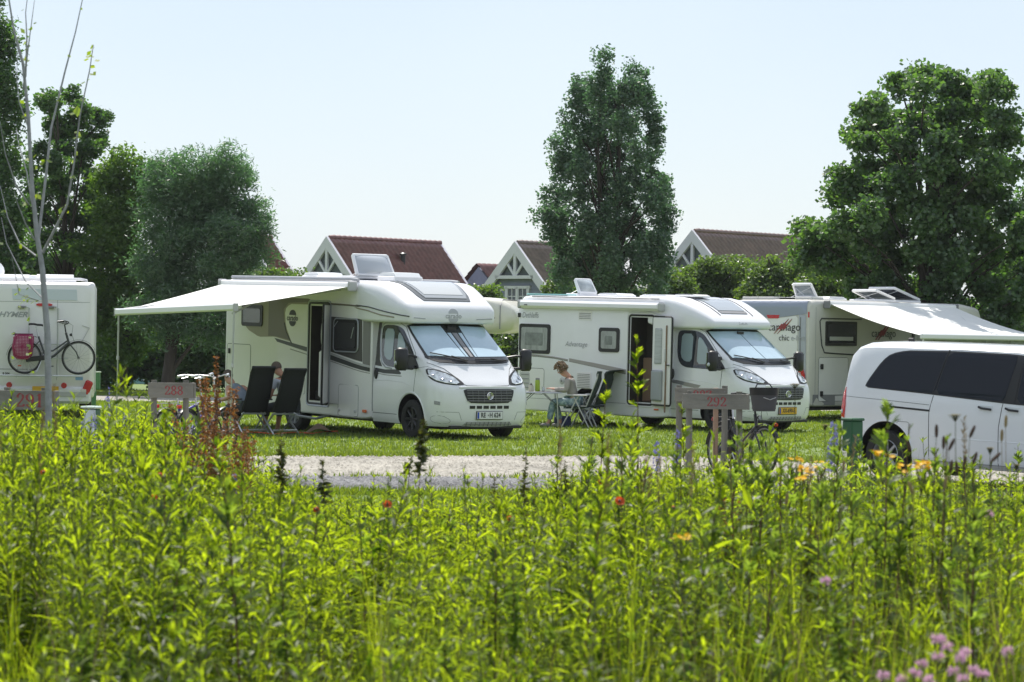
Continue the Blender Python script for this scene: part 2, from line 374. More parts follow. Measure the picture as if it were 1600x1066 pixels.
# loose stones
def stones(name, n, f0, f1, mt, r):
    x = RNG.uniform(-8, 9, n); t = RNG.random(n); y = f0(x)*(1-t)+f1(x)*t; rr = r*RNG.uniform(.5, 1.6, n)
    o = np.array([[1, 0, 0], [0, 1, 0], [-1, 0, 0], [0, -1, 0], [0, 0, .7], [0, 0, -.3]]); fc = np.array([[0, 1, 4], [1, 2, 4], [2, 3, 4], [3, 0, 4]])
    V = np.stack([x, y, gz(x, y)+.012], -1)[:, None, :]+o[None]*rr[:, None, None]*RNG.uniform(.6, 1.3, (n, 6, 1))
    F = (np.arange(n)*6)[:, None, None]+fc[None]; return tag(link(name, np_mesh(name, V.reshape(-1, 3), F.reshape(-1, 3)), None, mt), 'loose '+name.replace('_', ' ')+' scattered on the camp path', None, None, 'stuff')
stones('pale_stones', 9000, pe, pu, PALE, .022)
stones('dark_stones', 9000, pd, pe, DARKG, .03)
# ------------------------------------------------------------------ motorhome pieces (x forward, y to the vehicle's left, z up)
def wheel(parent, x, y, side, r=.34, wd=.22, z=0., rimmat=None, name='wheel', spokes=8):
    """side: -1 right, +1 left (outer face direction)"""
    M = Matrix.Translation((x, y, z+r)) @ Matrix.Rotation(-side*PI/2, 4, 'X')
    h = wd/2
    prof = [(r*.60, -h*.8), (r*.66, -h), (r*.93, -h*.97), (r, -h*.72), (r, h*.72), (r*.93, h*.97), (r*.66, h), (r*.60, h*.8)]
    tyre = MB().lathe(prof, 36, M).build(name, RUB, parent, 30)
    rm = rimmat or SILVER
    b = MB().lathe([(r*.64, h*.85), (r*.60, h*.95), (r*.57, h*.5), (r*.57, -h*.7)], 36, M)
    b.lathe([(.001, h*.62), (r*.13, h*.62), (r*.15, h*.5)], 16, M)
    for k in range(spokes):
        a = 2*PI*k/spokes; A = M @ Vector((math.cos(a)*r*.1, math.sin(a)*r*.1, h*.5)); B = M @ Vector((math.cos(a)*r*.6, math.sin(a)*r*.6, h*.62)); b.tube([A, B], [.028, .022], 5)
    b.build('rim', rm, tyre, 30)
    MB().lathe([(.001, -h*.2), (r*.56, -h*.2)], 20, M).build('brake_backing', BLACK, tyre)
    return tyre
BORDER = mat('black_glass_border', (.02, .022, .025), .25)
# --- van style cab as horizontal slices
CABZ = [(.24, .90, .97, .60), (.30, .955, 1.00, .60), (.45, .975, 1.015, .60), (.60, .98, 1.025, .60), (.70, .98, 1.025, .60), (.86, .965, 1.025, .60), (.93, .94, 1.022, .60), (.985, .90, 1.018, .58), (1.05, .82, 1.01, .56),
        (1.13, .73, 1.0, .56), (1.21, .645, .99, .56), (1.29, .565, .975, .55), (1.36, .50, .965, .52), (1.41, .44, .96, .48), (1.50, .30, .955, .46), (1.62, .125, .947, .44), (1.76, -.07, .937, .42), (1.90, -.26, .925, .40), (2.02, -.42, .915, .38), (2.08, -.51, .905, .36)]
def cab_mesh(xr=-1.32, wf=1.):
    z = np.array([q[0] for q in CABZ]); zz = np.linspace(z[0], z[-1], 96)
    col = lambda k: np.interp(zz, z, [q[k] for q in CABZ])
    # smooth the profile a little
    kk = np.exp(-.5*(np.arange(-6, 7)/2.4)**2); kk /= kk.sum()
    sm = lambda a: np.convolve(np.concatenate([2*a[0]-a[6:0:-1], a, 2*a[-1]-a[-2:-8:-1]]), kk, 'valid')
    xf, wd, rr = sm(col(1)), sm(col(2))*wf, sm(col(3))
    b = MB(); NN = 0
    for i, h in enumerate(zz):
        half = [(xr, wd[i]), (xr*.66+(xf[i]-rr[i])*.34, wd[i]), (xr*.33+(xf[i]-rr[i])*.67, wd[i])]
        for k in range(0, 17):
            t = R(90*k/16); half.append((xf[i]-rr[i]+rr[i]*math.sin(t)**.72, wd[i]*math.cos(t)**.52))
        ring = [(x, -y) for x, y in half[:-1]]+[(half[-1][0], 0)]+[(x, y) for x, y in reversed(half[:-1])]
        NN = len(ring); b.v += [(x, y, float(h)) for x, y in ring]
        if i:
            for k in range(NN-1): b.f.append(((i-1)*NN+k, (i-1)*NN+k+1, i*NN+k+1, i*NN+k))
            b.f.append(((i-1)*NN+NN-1, (i-1)*NN, i*NN, i*NN+NN-1))
    b.f.append(tuple(range(NN))); b.f.append(tuple(reversed(range((len(zz)-1)*NN, len(zz)*NN))))
    me = b.mesh('cab'); return me
def arch_cut(me, x, z=.36, r=.43, y0=.62):
    c = MB()
    for s in (-1, 1):
        c2 = MB().lathe([(r, 0), (r, .9)], 40, Matrix.Translation((x, s*y0, z)) @ Matrix.Rotation(-s*PI/2, 4, 'X'), caps=True); c.add(c2.v, c2.f)
    return boolean_cut(me, c, lambda q, n: abs(q.y) > y0-.002 and math.hypot(q.x-x, q.z-z) < r+.004 and (abs(n.y) < .3 or abs(abs(q.y)-y0) < .01))
def box_mesh(st, n=5):
    """stations (x, halfwidth, z0, z1, r_top, r_bottom)"""
    b = MB(); N = None
    for i, (x, w_, z0, z1, rt, rb) in enumerate(st):
        ring = []
        for cx, cz, r, a in ((w_-rt, z1-rt, rt, 0), (-(w_-rt), z1-rt, rt, 90), (-(w_-rb), z0+rb, rb, 180), (w_-rb, z0+rb, rb, 270)):
            for k in range(n+1): t = R(a+90*k/n); ring.append((x, cx+r*math.cos(t), cz+r*math.sin(t)))
        # subdivide the long straight sides so that draped pieces follow curves
        N = len(ring); b.v += ring
        if i:
            for k in range(N): b.f.append(((i-1)*N+k, (i-1)*N+(k+1) % N, i*N+(k+1) % N, i*N+k))
    b.f.append(tuple(range(N))); b.f.append(tuple(reversed(range(len(b.v)-N, len(b.v))))); return b.mesh('shell')
def fillet_rect_line(x0, z0, x1, z1, r=.05): return rrect(x0, z0, x1, z1, r, 3)
def make_cab(root, P):
    me = cab_mesh(); me = arch_cut(me, 0); sh = Shell(me)
    cab = link('cab', me, root, PAINT, 28)
    def wsp(m):   # windscreen outline with margin m
        return [(-.86+m, 1.405+m), (-.5, 1.392+m), (0, 1.386+m), (.5, 1.392+m), (.86-m, 1.405+m), (.885-m, 1.43), (.87-m, 1.50), (.84-m, 1.86), (.825-m, 1.985-m), (.70, 2.015-m), (0, 2.025-m), (-.70, 2.015-m), (-.825+m, 1.985-m), (-.84+m, 1.86), (-.87+m, 1.50), (-.885+m, 1.43)]
    ws = sh.drape('windscreen', wsp(0), f_front, BORDER, root, .006, maxl=.07)
    # blinds behind the glass, shown by their own surface
    for s in (-1, 1):
        q = [(s*P.get('bgap', .05), 1.452), (s*.835, 1.462), (s*.81, 1.86), (s*.795, 1.965), (s*P.get('tgap', .05), 1.985)]
        sh.drape('windscreen_blind', q, f_front, BLIND, ws, .012, thick=.004, maxl=.07)
    if P.get('tgap', 0) > .1:
        sh.drape('blind_pleat', [(-.03, 1.45), (.03, 1.45), (.05, 1.86), (-.05, 1.86)], f_front, GREY, ws, .014, thick=.004)
        for s in (-1, 1): sh.drape('blind_edge', [(s*.07, 1.45), (s*.115, 1.45), (s*.155, 1.86), (s*.08, 1.86)], f_front, BLIND, ws, .014, thick=.004)
    p, n = sh.hit(f_front, 0, 1.93); MB().rbox(p+n*.012, (.03, .20, .09), .01).build('sensor_cover', BLACK, ws)
    sh.drape('cowl', [(-.84, 1.40), (-.55, 1.385), (0, 1.378), (.55, 1.385), (.84, 1.40), (.72, 1.352), (.4, 1.335), (0, 1.33), (-.4, 1.335), (-.72, 1.352)], f_front, BLACK, cab, .012)
    for a, b_ in (((-.78, 1.50), (-.16, 1.375)), ((.02, 1.40), (.72, 1.385))):
        sh.line('wiper', [a, b_], f_front, BLACK, cab, .011, off=.03)
    sh.line('wiper_arm', [(-.2, 1.36), (-.45, 1.44)], f_front, BLACK, cab, .012, off=.04); sh.line('wiper_arm', [(.6, 1.36), (.35, 1.40)], f_front, BLACK, cab, .012, off=.04)
    # hood
    sh.line('hood_seam', [(-.90, 1.345), (-.70, 1.25), (-.56, 1.10), (-.50, .995), (-.44, .965), (0, .955), (.44, .965), (.50, .995), (.56, 1.10), (.70, 1.25), (.90, 1.345)], f_front, SEAM, cab, .006)
    sh.line('hood_rear_seam', [(-.76, 1.333), (-.4, 1.312), (0, 1.306), (.4, 1.312), (.76, 1.333)], f_front, SEAML, cab, .005)
    # grille with bars
    gp = smoothpoly([(-.53, .90), (0, .905), (.53, .90), (.52, .83), (.45, .665), (0, .655), (-.45, .665), (-.52, .83)], 1)
    g = sh.drape('grille', gp, f_front, BLACK, cab, .012)
    gm = MB()
    for z in (.70, .745, .79, .835, .875): sh.line('', [(-.47, z), (.47, z)], f_front, None, None, .007, off=.02, mb=gm)
    for y in (-.36, -.24, -.12, .12, .24, .36): sh.line('', [(y, .68), (y, .885)], f_front, None, None, .004, off=.018, mb=gm)
    gm.build('grille_bar', GREY, g)
    sh.line('grille_surround', [(-.60, .93), (-.3, .937), (0, .94), (.3, .937), (.60, .93)], f_front, PAINT, cab, .022, off=.002)
    for k in range(6):
        y = -.36+k*.144; sh.drape('air_slot', [(y-.055, .615), (y+.055, .615), (y+.055, .562), (y-.055, .562)], f_front, BLACK, cab, .005)
    lg = sh.drape('lower_grille', [(-.46, .335), (.46, .335), (.54, .255), (-.54, .255)], f_front, LGREY, cab, .006)
    lm = MB()
    for k in range(11): y = -.45+k*.09; sh.line('', [(y, .262), (y, .328)], f_front, None, None, .006, off=.012, mb=lm)
    sh.line('', [(-.5, .295), (.5, .295)], f_front, None, None, .005, off=.012, mb=lm); lm.build('slat', GREY, lg)
    sh.line('bumper_seam', [(-.95, .50), (-.62, .50), (-.56, .36)], f_front, SEAML, cab, .004); sh.line('bumper_seam', [(.95, .50), (.62, .50), (.56, .36)], f_front, SEAML, cab, .004)
    # emblem
    p, n = sh.hit(f_front, 0, P.get('ez', .785)); M = Matrix.Translation(p+n*.022) @ Matrix.Rotation(PI/2, 4, 'Y')
    e = MB(); kx = P.get('eox', 1.); pts = [M @ Vector((.058*math.cos(t), .058*kx*math.sin(t), .0)) for t in np.linspace(0, 2*PI, 25)[:-1]]; e.tube(pts, .011, 6, closed=True); em = e.build('emblem', CHROME, cab)
    d = MB().lathe([(.001, .004), (.05*kx, .004), (.05*kx, -.01)], 20, M); d.build('emblem_disc', GREY, em)
    if P['emblem'] == 'ring':
        c = MB()
        for s in (-1, 1):
            pts = [M @ Vector((.028*math.cos(t), s*.006+.026*s*math.sin(t), .008)) for t in np.linspace(.25, PI-.25, 9)]; c.tube(pts, .008, 5)
        c.build('emblem_mark', CHROME, em)
    else:
        c = MB(); c.tube([M @ Vector((a, b_, .008)) for a, b_ in ((.03, -.014), (-.03, -.014), (-.026, .010), (0, .018), (.026, .010), (.03, -.014))], .006, 5); c.build('emblem_mark', CHROME, em)
    # number plate
    p, n = sh.hit(f_front, 0, .445); pl = MB().rbox((p.x+.018, 0, .445), (.02, .54, .13), .004).build('number_plate', P['platemat'], cab)
    MB().rbox((p.x+.030, -.248, .445), (.004, .034, .112), .001).build('country_band', mat('blue_band', (.01, .06, .45), .4), pl)
    MB().rbox((p.x+.012, 0, .445), (.014, .56, .15), .004).build('plate_holder', BLACK, pl)
    Mt = Matrix.Translation((p.x+.031, .015, .447)) @ Matrix(((0, 0, 1, 0), (1, 0, 0, 0), (0, 1, 0, 0), (0, 0, 0, 1)))
    text_flat(P['plate'], .118, Mt, INK, pl, 'plate_lettering', bold=.003, sx=.80, spacing=1.0)
    if P['plate'].startswith('RE'): MB().lathe([(.001, 0), (.014, 0)], 12, Matrix.Translation((p.x+.032, -.035, .447)) @ Matrix.Rotation(PI/2, 4, 'Y')).build('plate_seal', GREY, pl)
    for s in (-1, 1):
        fd = f_diag(-s) if s > 0 else f_diag(1)
        fd = f_diag(s)
        # the diagonal frame looks at the corner on side s; u runs towards +y for the right corner
        def D(poly): return poly
    for s in (-1, 1):
        fd = (lambda u, v, s=s: (Vector((.7071, -s*.7071, 0))*u*1. + Vector((0, 0, v)) - Vector((-.7071, -s*.7071, 0))*4, Vector((-.7071, -s*.7071, 0))))
        hp = [(-.43, 1.245), (-.25, 1.235), (-.05, 1.185), (.12, 1.11), (.25, 1.02), (.29, .975), (.18, .965), (-.02, .985), (-.20, 1.02), (-.33, 1.08), (-.40, 1.16)]
        hb = sh.drape('headlight', smoothpoly(hp, 1), fd, BLACK, cab, .006)
        inn = [( -.38, 1.222), (-.25, 1.212), (-.06, 1.163), (.10, 1.092), (.20, 1.01), (.16, .985), (-.02, 1.003), (-.19, 1.04), (-.31, 1.10), (-.365, 1.17)]
        sh.drape('headlight_lens', inn, fd, LAMP, hb, .012, thick=.006)
        for (u, v, r_) in ((-.10, 1.085, .05), (.045, 1.04, .038), (-.27, 1.15, .045)):
            p, n = sh.hit(fd, u, v); q = n.to_track_quat('Z', 'Y').to_matrix().to_4x4(); q.translation = p+n*.016
            MB().lathe([(.001, .0), (r_*.5, .002), (r_*.72, .008), (r_, .006)], 16, q).build('lamp_reflector', CHROME, hb)
        sh.line('light_strip', [(-.36, 1.13), (-.18, 1.045), (-.02, 1.005), (.17, .985)], fd, mat('light_strip', (.8, .82, .85), .2), hb, .007, off=.014)
        # side vent in the bumper and fog recess
        fv = sh.drape('bumper_scoop', [(-.30, .765), (.02, .70), (.12, .60), (-.12, .62), (-.26, .68)], fd, PAINT, cab, .003)
        vm = MB()
        for k in range(4): sh.line('', [(-.20, .685-k*.016), (-.09, .672-k*.016)], fd, None, None, .006, off=.005, mb=vm)
        vm.build('vent_slat', GREY, fv)
        sh.line('fog_recess', smoothpoly([(-.27, .42), (-.05, .44), (.10, .36), (.06, .30), (-.16, .30), (-.28, .34)], 1), fd, SEAML, cab, .004, closed=True)
        # side glass
        fs = f_right if s < 0 else f_left
        sg = smoothpoly([(-1.14, 1.93), (-1.06, 1.985), (-.68, 1.985), (-.50, 1.93), (-.22, 1.68), (.16, 1.27), (.17, 1.235), (-.30, 1.225), (-.88, 1.245), (-1.04, 1.32), (-1.12, 1.50)], 2)
        gl = sh.drape('side_window', sg, fs, GLASS, cab, .007, maxl=.06)
        sh.drape('window_blind', smoothpoly([(-1.02, 1.92), (-.72, 1.92), (-.72, 1.36), (-.90, 1.36), (-1.02, 1.46)], 1), fs, BLIND2, gl, .014, thick=.004)
        sh.drape('window_blind', smoothpoly([(-.58, 1.86), (-.50, 1.84), (-.30, 1.62), (-.30, 1.32), (-.58, 1.32)], 1), fs, BLIND2, gl, .014, thick=.004)
        sh.drape('quarter_panel', [(-.24, 1.66), (.17, 1.25), (.10, 1.225), (-.22, 1.225)], fs, BLACK, gl, .015, thick=.004)
        if P.get('wtrim'): sh.line('window_trim', smoothpoly([(-.62, 1.20), (-.95, 1.235), (-1.10, 1.33), (-1.17, 1.50), (-1.19, 1.90), (-1.10, 2.02), (-.66, 2.02)], 2)[2:-6] if False else [(-.70, 1.205), (-.92, 1.225), (-1.06, 1.30), (-1.14, 1.45), (-1.175, 1.70), (-1.175, 1.90), (-1.13, 1.99), (-1.06, 2.02), (-.85, 2.025), (-.66, 2.02)], fs, SILVER, cab, .012, off=.004)
        sh.line('door_seam', [(-1.27, 2.05), (-1.285, 1.7), (-1.285, .42)], fs, SEAM, cab, .006)
        sh.line('door_seam', [(-1.27, 2.045), (-.66, 2.045), (-.48, 1.96), (.0, 1.50), (.10, 1.2), (.09, .83)], fs, SEAM, cab, .005)
        sh.line('sill_seam', [(-1.28, .40), (-.48, .40)], fs, SEAM, cab, .005)
        sh.line('body_crease', [(-1.26, .98), (-.8, 1.0), (-.3, .98), (.0, .93)], fs, PAINT, cab, .010, off=-.004)
        sh.line('wheel_arch_lip', [(.0+.45*math.cos(t), .36+.45*math.sin(t)) for t in np.linspace(-.1, PI+.1, 22)], fs, PAINT, cab, .017, off=-.004)
        p, n = sh.hit(fs, -1.19, 1.10); MB().lathe([(.001, .035), (.035, .035), (.045, .02), (.05, 0)], 16, Matrix.Translation(p) @ Matrix.Rotation(-s*PI/2, 4, 'X') @ Matrix.Scale(2.2, 4, (0, 1, 0))).build('door_handle', BLACK, cab)
        sh.line('bonnet_side_seam', [(.10, 1.24), (.35, 1.28), (.55, 1.22)], fs, SEAML, cab, .004)
        # mirror: two arms and a tall housing
        Y = s*1.00; mm = MB(); mm.tube([(.02, s*.93, 1.43), (.16, s*1.10, 1.47), (.15, s*1.26, 1.47)], .022, 8); mm.tube([(.02, s*.96, 1.27), (.14, s*1.10, 1.24), (.14, s*1.24, 1.25)], .030, 8)
        mr = mm.build('mirror_arm', BLACK, cab)
        h = MB(); Mh = Matrix.Rotation(R(6*s), 3, 'Z'); 
        bm = [(.13, 0, .0)]; h.rbox((.15, s*1.33, 1.40), (.15, .23, .40), .045, Mh); h.build('mirror_housing', BLACK, mr, 50)
        MB().rbox((.075, s*1.33, 1.42), (.012, .19, .30), .004, Mh).build('mirror_glass', mat('mirror_glass', (.6, .62, .65), .04, metal=1), mr)
        MB().lathe([(.001, .012), (.03, .01), (.04, 0)], 12, Matrix.Translation((.14, s*1.448, 1.33)) @ Matrix.Rotation(-s*PI/2, 4, 'X')).build('indicator_lens', LAMP, mr)
    # inside of the arches, chassis, wheels
    MB().box((-.1, 0, .42), (.95, 1.22, .50)).build('wheel_well', BLACK, root)
    MB().rbox((.55, 0, .235), (.7, 1.5, .05), .01).build('underbody_shield', BLACK, root)
    for s in (-1, 1): wheel(root, 0, s*.91, s, rimmat=mat('dark_alloy', (.06, .06, .065), .4, metal=.5))
    return cab, sh
def roof_dome(root, x, y, z, L, W, h, name='roof_vent', mt=None):
    b = MB().rbox((x, y, z+h*.3), (L, W, h*.6), .02); v = b.build(name, PAINT, root)
    n = 6; d = MB(); 
    prof = [(x-L*.46, z+h*.6), (x-L*.40, z+h*.9), (x-L*.1, z+h), (x+L*.35, z+h*.95), (x+L*.46, z+h*.6)]
    d.prism(prof, lambda u, v_, t: (u, t, v_), y-W*.44, y+W*.44); d.build('vent_cover', mt or mat('translucent_white_plastic', (.72, .74, .76), .35), v); return v
def open_lid(root, x, y, z, L, W, ang, mt=ACRYL, th=.05, name='roof_hatch'):
    """hinged along its front edge? ang tilts the lid about y; the hinge is at the rear edge"""
    MB().rbox((x, y, z+.03), (L, W, .07), .02).build('hatch_frame', PAINT, root) if False else None
    fr = MB().rbox((x, y, z+.03), (L+.08, W+.08, .07), .02).build(name, PAINT, root)
    M = Matrix.Translation((x+L/2, y, z+.07)) @ Matrix.Rotation(PI, 4, 'Z') @ Matrix.Rotation(-ang, 4, 'Y')
    rim = MB(); P = [(0, -W/2), (L, -W/2+.03), (L, W/2-.03), (0, W/2)]
    for i in range(4):
        a, b_ = P[i], P[(i+1) % 4]; rim.tube([M @ Vector((*a, .02)), M @ Vector((*b_, .02))], .035, 6)
    rim.build('hatch_rim', PAINT, fr)
    g = MB(); V = []; n = 8
    for i in range(n+1):
        for j in range(n+1):
            u, v = i/n, j/n; V.append(M @ Vector((u*L, (v-.5)*W*.97, .03+.09*math.sin(PI*u)**.6*math.sin(PI*v)**.6)))
    g.add(V, [(i*(n+1)+j, i*(n+1)+j+1, (i+1)*(n+1)+j+1, (i+1)*(n+1)+j) for i in range(n) for j in range(n)]); g.build('hatch_dome', mt, fr)
    for s in (-1, 1): MB().tube([(x-L/2+.05, y+s*W*.4, z+.06), M @ Vector((L*.8, s*W*.45, .02))], .008, 5).build('stay', ALU, fr)
    return fr
def seam_rect(sh, root, name, x0, z0, x1, z1, fr=f_right, mt=SEAM, r=.05, hinge=True):
    p = sh.drape(name, rrect(x0, z0, x1, z1, r), fr, PANEL, root, .003, maxl=.5)
    sh.line('seam', rrect(x0, z0, x1, z1, r, 2), fr, mt, p, .0055, closed=True, step=.3)
    return p
def side_window(sh, root, x0, z0, x1, z1, fr=f_right, inner=CURT, r=.06, frame=BLACK, pad=.07):
    f = sh.drape('window', rrect(x0, z0, x1, z1, r), fr, frame, root, .022, maxl=.6, thick=.02)
    sh.drape('window_pane', rrect(x0+pad, z0+pad, x1-pad, z1-pad, r*.8), fr, inner, f, .028, maxl=.6)
    return f
def motor_shell(st, door=None):
    me = box_mesh(st)
    if door:
        x0, x1, z0, z1 = door; me = boolean_cut(me, MB().box(((x0+x1)/2, -1.0, (z0+z1)/2), (x1-x0, .9, z1-z0)), lambda q, n: x0-.003 < q.x < x1+.003 and z0-.003 < q.z < z1+.003 and q.y > -1.14+.02 and q.y < -.5, 2)
    return me
def door_leaf(root, hinge, ang, wdt, z0, z1, window=True):
    """leaf from hinge (x,y) pointing at angle ang (0 = forward, -90 = straight out to the right)"""
    M = Matrix.Translation((hinge[0], hinge[1], 0)) @ Matrix.Rotation(R(ang), 4, 'Z'); M3 = M.to_3x3()
    c = M @ Vector((wdt/2, 0, (z0+z1)/2)); lf = MB().rbox(c, (wdt, .05, z1-z0), .02, M3).build('entrance_door', PANEL, root)
    e = MB(); e.tube([M @ Vector((x, 0, z)) for x, z in rrect(.0, z0, wdt, z1, .05, 3)], .022, 5, closed=True); e.build('door_seal', BLACK, lf)
    s = -1 if window else -1
    def at(x, y, z): return M @ Vector((x, y, z))
    inn = .03  # inner face side
    return lf, M, M3
def carado_mark(sh, root, u, v, w_, fr, flip, mt=INK, name='brand_logo'):
    tx = text_on(sh, 'carado', u, v, w_*.42, fr, mt, root, flip, name, bold=.002)
    r = w_*.34
    for s in (1, -1):
        pts = [(u+r*math.cos(t), v+s*(w_*.16+r*.0)+s*(r*.8*math.sin(t))*1.0) for t in np.linspace(0, PI, 10)]
        sh.drape('logo_arc', pts, fr, mt, tx, .008, maxl=.3)
# ================================================================== motorhome 1 (brown and beige stripes, awning out)
def build_camper_one():
    root = thing('motorhome', 'white motorhome with beige and brown side decals and its awning rolled out at the left', 'motorhome', (-.94, 50.4, 0), R(-(90-34.6)), None, R(1.0))
    sy = lambda v: v
    st = [(-6.64, 1.05, .34, 2.66, .16, .10), (-6.60, 1.13, .30, 2.73, .12, .05), (-6.52, 1.15, .28, 2.76, .09, .04), (-5.2, 1.15, .28, 2.77, .09, .04), (-4.0, 1.15, .28, 2.77, .09, .04), (-3.0, 1.15, .28, 2.77, .09, .04), (-2.1, 1.15, .27, 2.77, .10, .04), (-1.75, 1.15, .27, 2.75, .14, .04), (-1.52, 1.13, .27, 2.68, .20, .04), (-1.38, 1.08, .28, 2.6, .24, .04), (-1.30, 1.035, .30, 2.5, .26, .04)]
    me = motor_shell(st, (-3.31, -2.68, .53, 2.29)); me = arch_cut(me, -4.03, .36, .42, .75)
    sh = Shell(me); body = link('body', me, root, PANEL, 30)
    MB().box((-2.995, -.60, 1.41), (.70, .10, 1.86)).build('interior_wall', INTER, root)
    MB().rbox((-3.0, -.85, .62), (.60, .40, .16), .02).build('entrance_step', BLACK, root)
    # overcab nose
    cs = [(-1.9, 1.13, 2.1, 2.775, .12, .05), (-1.6, 1.145, 2.04, 2.775, .16, .05), (-1.3, 1.14, 2.03, 2.765, .24, .06), (-1.08, 1.12, 2.03, 2.73, .27, .06), (-.9, 1.095, 2.03, 2.665, .28, .06), (-.72, 1.06, 2.03, 2.58, .26, .06), (-.56, 1.02, 2.03, 2.49, .22, .06), (-.42, .98, 2.03, 2.41, .16, .06), (-.33, .945, 2.03, 2.35, .12, .06), (-.27, .905, 2.035, 2.28, .09, .06), (-.245, .86, 2.06, 2.21, .05, .05)]
    cm = box_mesh(cs, 6); csh = Shell(cm); nose = link('cab_hood', cm, root, PAINT, 40)
    cab, ksh = make_cab(root, dict(emblem='ring', plate='RE   H 624', platemat=mat('plate_white', (.75, .75, .75), .4), bgap=.13, tgap=.20, wtrim=True))
    # skylight on the nose
    sk = csh.drape('skylight_frame', [(-1.36, -.66), (-.62, -.56), (-.46, -.50), (-.46, .50), (-.62, .56), (-1.36, .66)], f_top, mat('smoky_frame', (.10, .11, .12), .3), nose, .012)
    sk2 = csh.drape('skylight', [(-1.30, -.56), (-.66, -.47), (-.53, -.43), (-.53, .46), (-.66, .52), (-1.30, .62)], f_top, mat('skylight_acrylic', (.30, .32, .34), .08, coat=.6), sk, .022)
    csh.drape('skylight_blind', [(-1.26, -.50), (-.63, -.40), (-.63, .44), (-1.26, .56)], f_top, mat('skylight_blind', (.50, .52, .53), .12, coat=.6), sk2, .028)
    # flat plastic pieces on the nose
    csh.line('nose_stripe', [(.84, 2.13), (.5, 2.115)], f_front, GINK, nose, .009, off=.002); csh.line('nose_stripe', [(-.84, 2.13), (-.6, 2.115)], f_front, GINK, nose, .009, off=.002)
    carado_mark(csh, nose, .0, 2.17, .30, f_front, 1, mat('pale_grey_print', (.42, .43, .45), .4), 'brand_logo')
    for fr, fl in ((f_right, 1), (f_left, -1)):
        csh.line('hood_stripe', [(-1.85, 2.33), (-1.3, 2.30), (-.8, 2.22), (-.45, 2.17), (-.28, 2.15)], fr, STRIPE, nose, .012, off=.002)
        csh.line('hood_stripe', [(-1.85, 2.29), (-1.3, 2.23), (-.95, 2.165), (-.6, 2.13)], fr, BEIGE, nose, .013, off=.002)
        sh.line('side_stripe', [(-2.62, 2.335), (-1.95, 2.32), (-1.5, 2.30)], fr, BROWN, body, .016, off=.0, step=.2)
    # right side decals
    F = f_right
    sh.drape('beige_decal', smoothpoly([(-5.95, 2.45), (-3.36, 2.42), (-3.36, 2.31), (-4.1, 2.31), (-4.29, 2.2), (-4.25, 1.9), (-4.03, 1.60), (-4.66, 1.68), (-5.26, 1.66), (-5.72, 1.80), (-5.93, 2.0)], 1), F, BEIGE, body, .003, maxl=.8)
    sh.drape('brown_decal', [(-4.9, 2.42), (-3.36, 2.41), (-3.36, 2.36), (-4.15, 2.33), (-4.33, 2.2), (-4.30, 1.9), (-4.10, 1.63), (-4.62, 1.69), (-4.9, 1.69)], F, BROWN, body, .005, maxl=.8)
    sh.line('decal_edge', [(-4.29, 1.95), (-4.22, 1.78), (-4.0, 1.56)], F, STRIPE, body, .014)
    sh.drape('side_stripe', [(-4.66, 1.655), (-3.37, 1.505), (-3.37, 1.42), (-4.55, 1.585)], F, STRIPE, body, .004, maxl=.8)
    sh.line('side_stripe', [(-4.05, 1.46), (-3.37, 1.37)], F, TAUPE, body, .010)
    carado_mark(sh, body, -3.99, 2.045, .36, F, 1, INK)
    side_window(sh, body, -5.93, 1.86, -5.12, 2.27, F, mat('bluish_dark_pane', (.07, .09, .11), .1, coat=.4))
    pn = sh.drape('dark_side_panel', [(-2.60, 2.10), (-1.52, 2.075), (-1.50, 1.30), (-2.60, 1.46)], F, DBROWN, body, .005)
    sh.drape('grey_side_panel', [(-1.50, 2.07), (-1.34, 2.05), (-1.34, 1.22), (-1.49, 1.27)], F, mat('grey_side_panel', (.20, .195, .19), .35), body, .006, maxl=.05)
    wn = side_window(sh, body, -2.45, 1.47, -1.62, 2.07, F, mat('dark_window_pane', (.02, .021, .024), .08, coat=.4))
    sh.line('window_trim', rrect(-2.45, 1.47, -1.62, 2.07, .08, 3), F, SILVER, wn, .014, closed=True, off=.018)
    for (a, b_) in (((-2.45, 1.9), (-2.30, 2.02)), ((-1.82, 1.72), (-1.74, 1.92))): sh.line('window_stay', [a, b_], F, SILVER, wn, .008, off=.03)
    sh.drape('side_stripe', [(-2.60, 1.40), (-1.34, 1.20), (-1.34, 1.13), (-2.60, 1.31)], F, STRIPE, body, .006, maxl=.07)
    sh.drape('side_stripe', [(-2.60, 1.44), (-1.34, 1.24), (-1.34, 1.205), (-2.60, 1.405)], F, LGREY, body, .008, maxl=.07)
    sh.line('side_stripe', [(-2.60, 1.285), (-1.34, 1.10)], F, TAUPE, body, .009)
    ksh.drape('side_stripe', [(-1.27, 1.205), (-.92, 1.185), (-.50, 1.20), (-.38, 1.14), (-.40, 1.115), (-.95, 1.115), (-1.27, 1.145)], F, STRIPE, cab, .004)
    ksh.line('side_stripe', [(-1.27, 1.12), (-.9, 1.09), (-.35, 1.085)], F, TAUPE, cab, .008)
    ksh.drape('side_panel', [(-1.27, 2.03), (-1.18, 2.03), (-1.19, 1.6), (-1.15, 1.35), (-1.04, 1.235), (-1.27, 1.25)], F, DBROWN, cab, .004)
    seam_rect(sh, body, 'garage_door', -6.50, .55, -5.57, 1.50); MB().rbox((-6.40, -1.165, 1.36), (.07, .02, .10), .005).build('door_lock', BLACK, body)
    hp = seam_rect(sh, body, 'service_hatch', -3.87, .63, -3.48, .95, mt=SEAML); seam_rect(sh, body, 'gas_hatch', -2.26, .30, -1.59, .87, mt=SEAML)
    for x in (-2.22, -1.66): MB().rbox((x, -1.165, .40), (.05, .02, .05), .008).build('hatch_lock', LGREY, body)
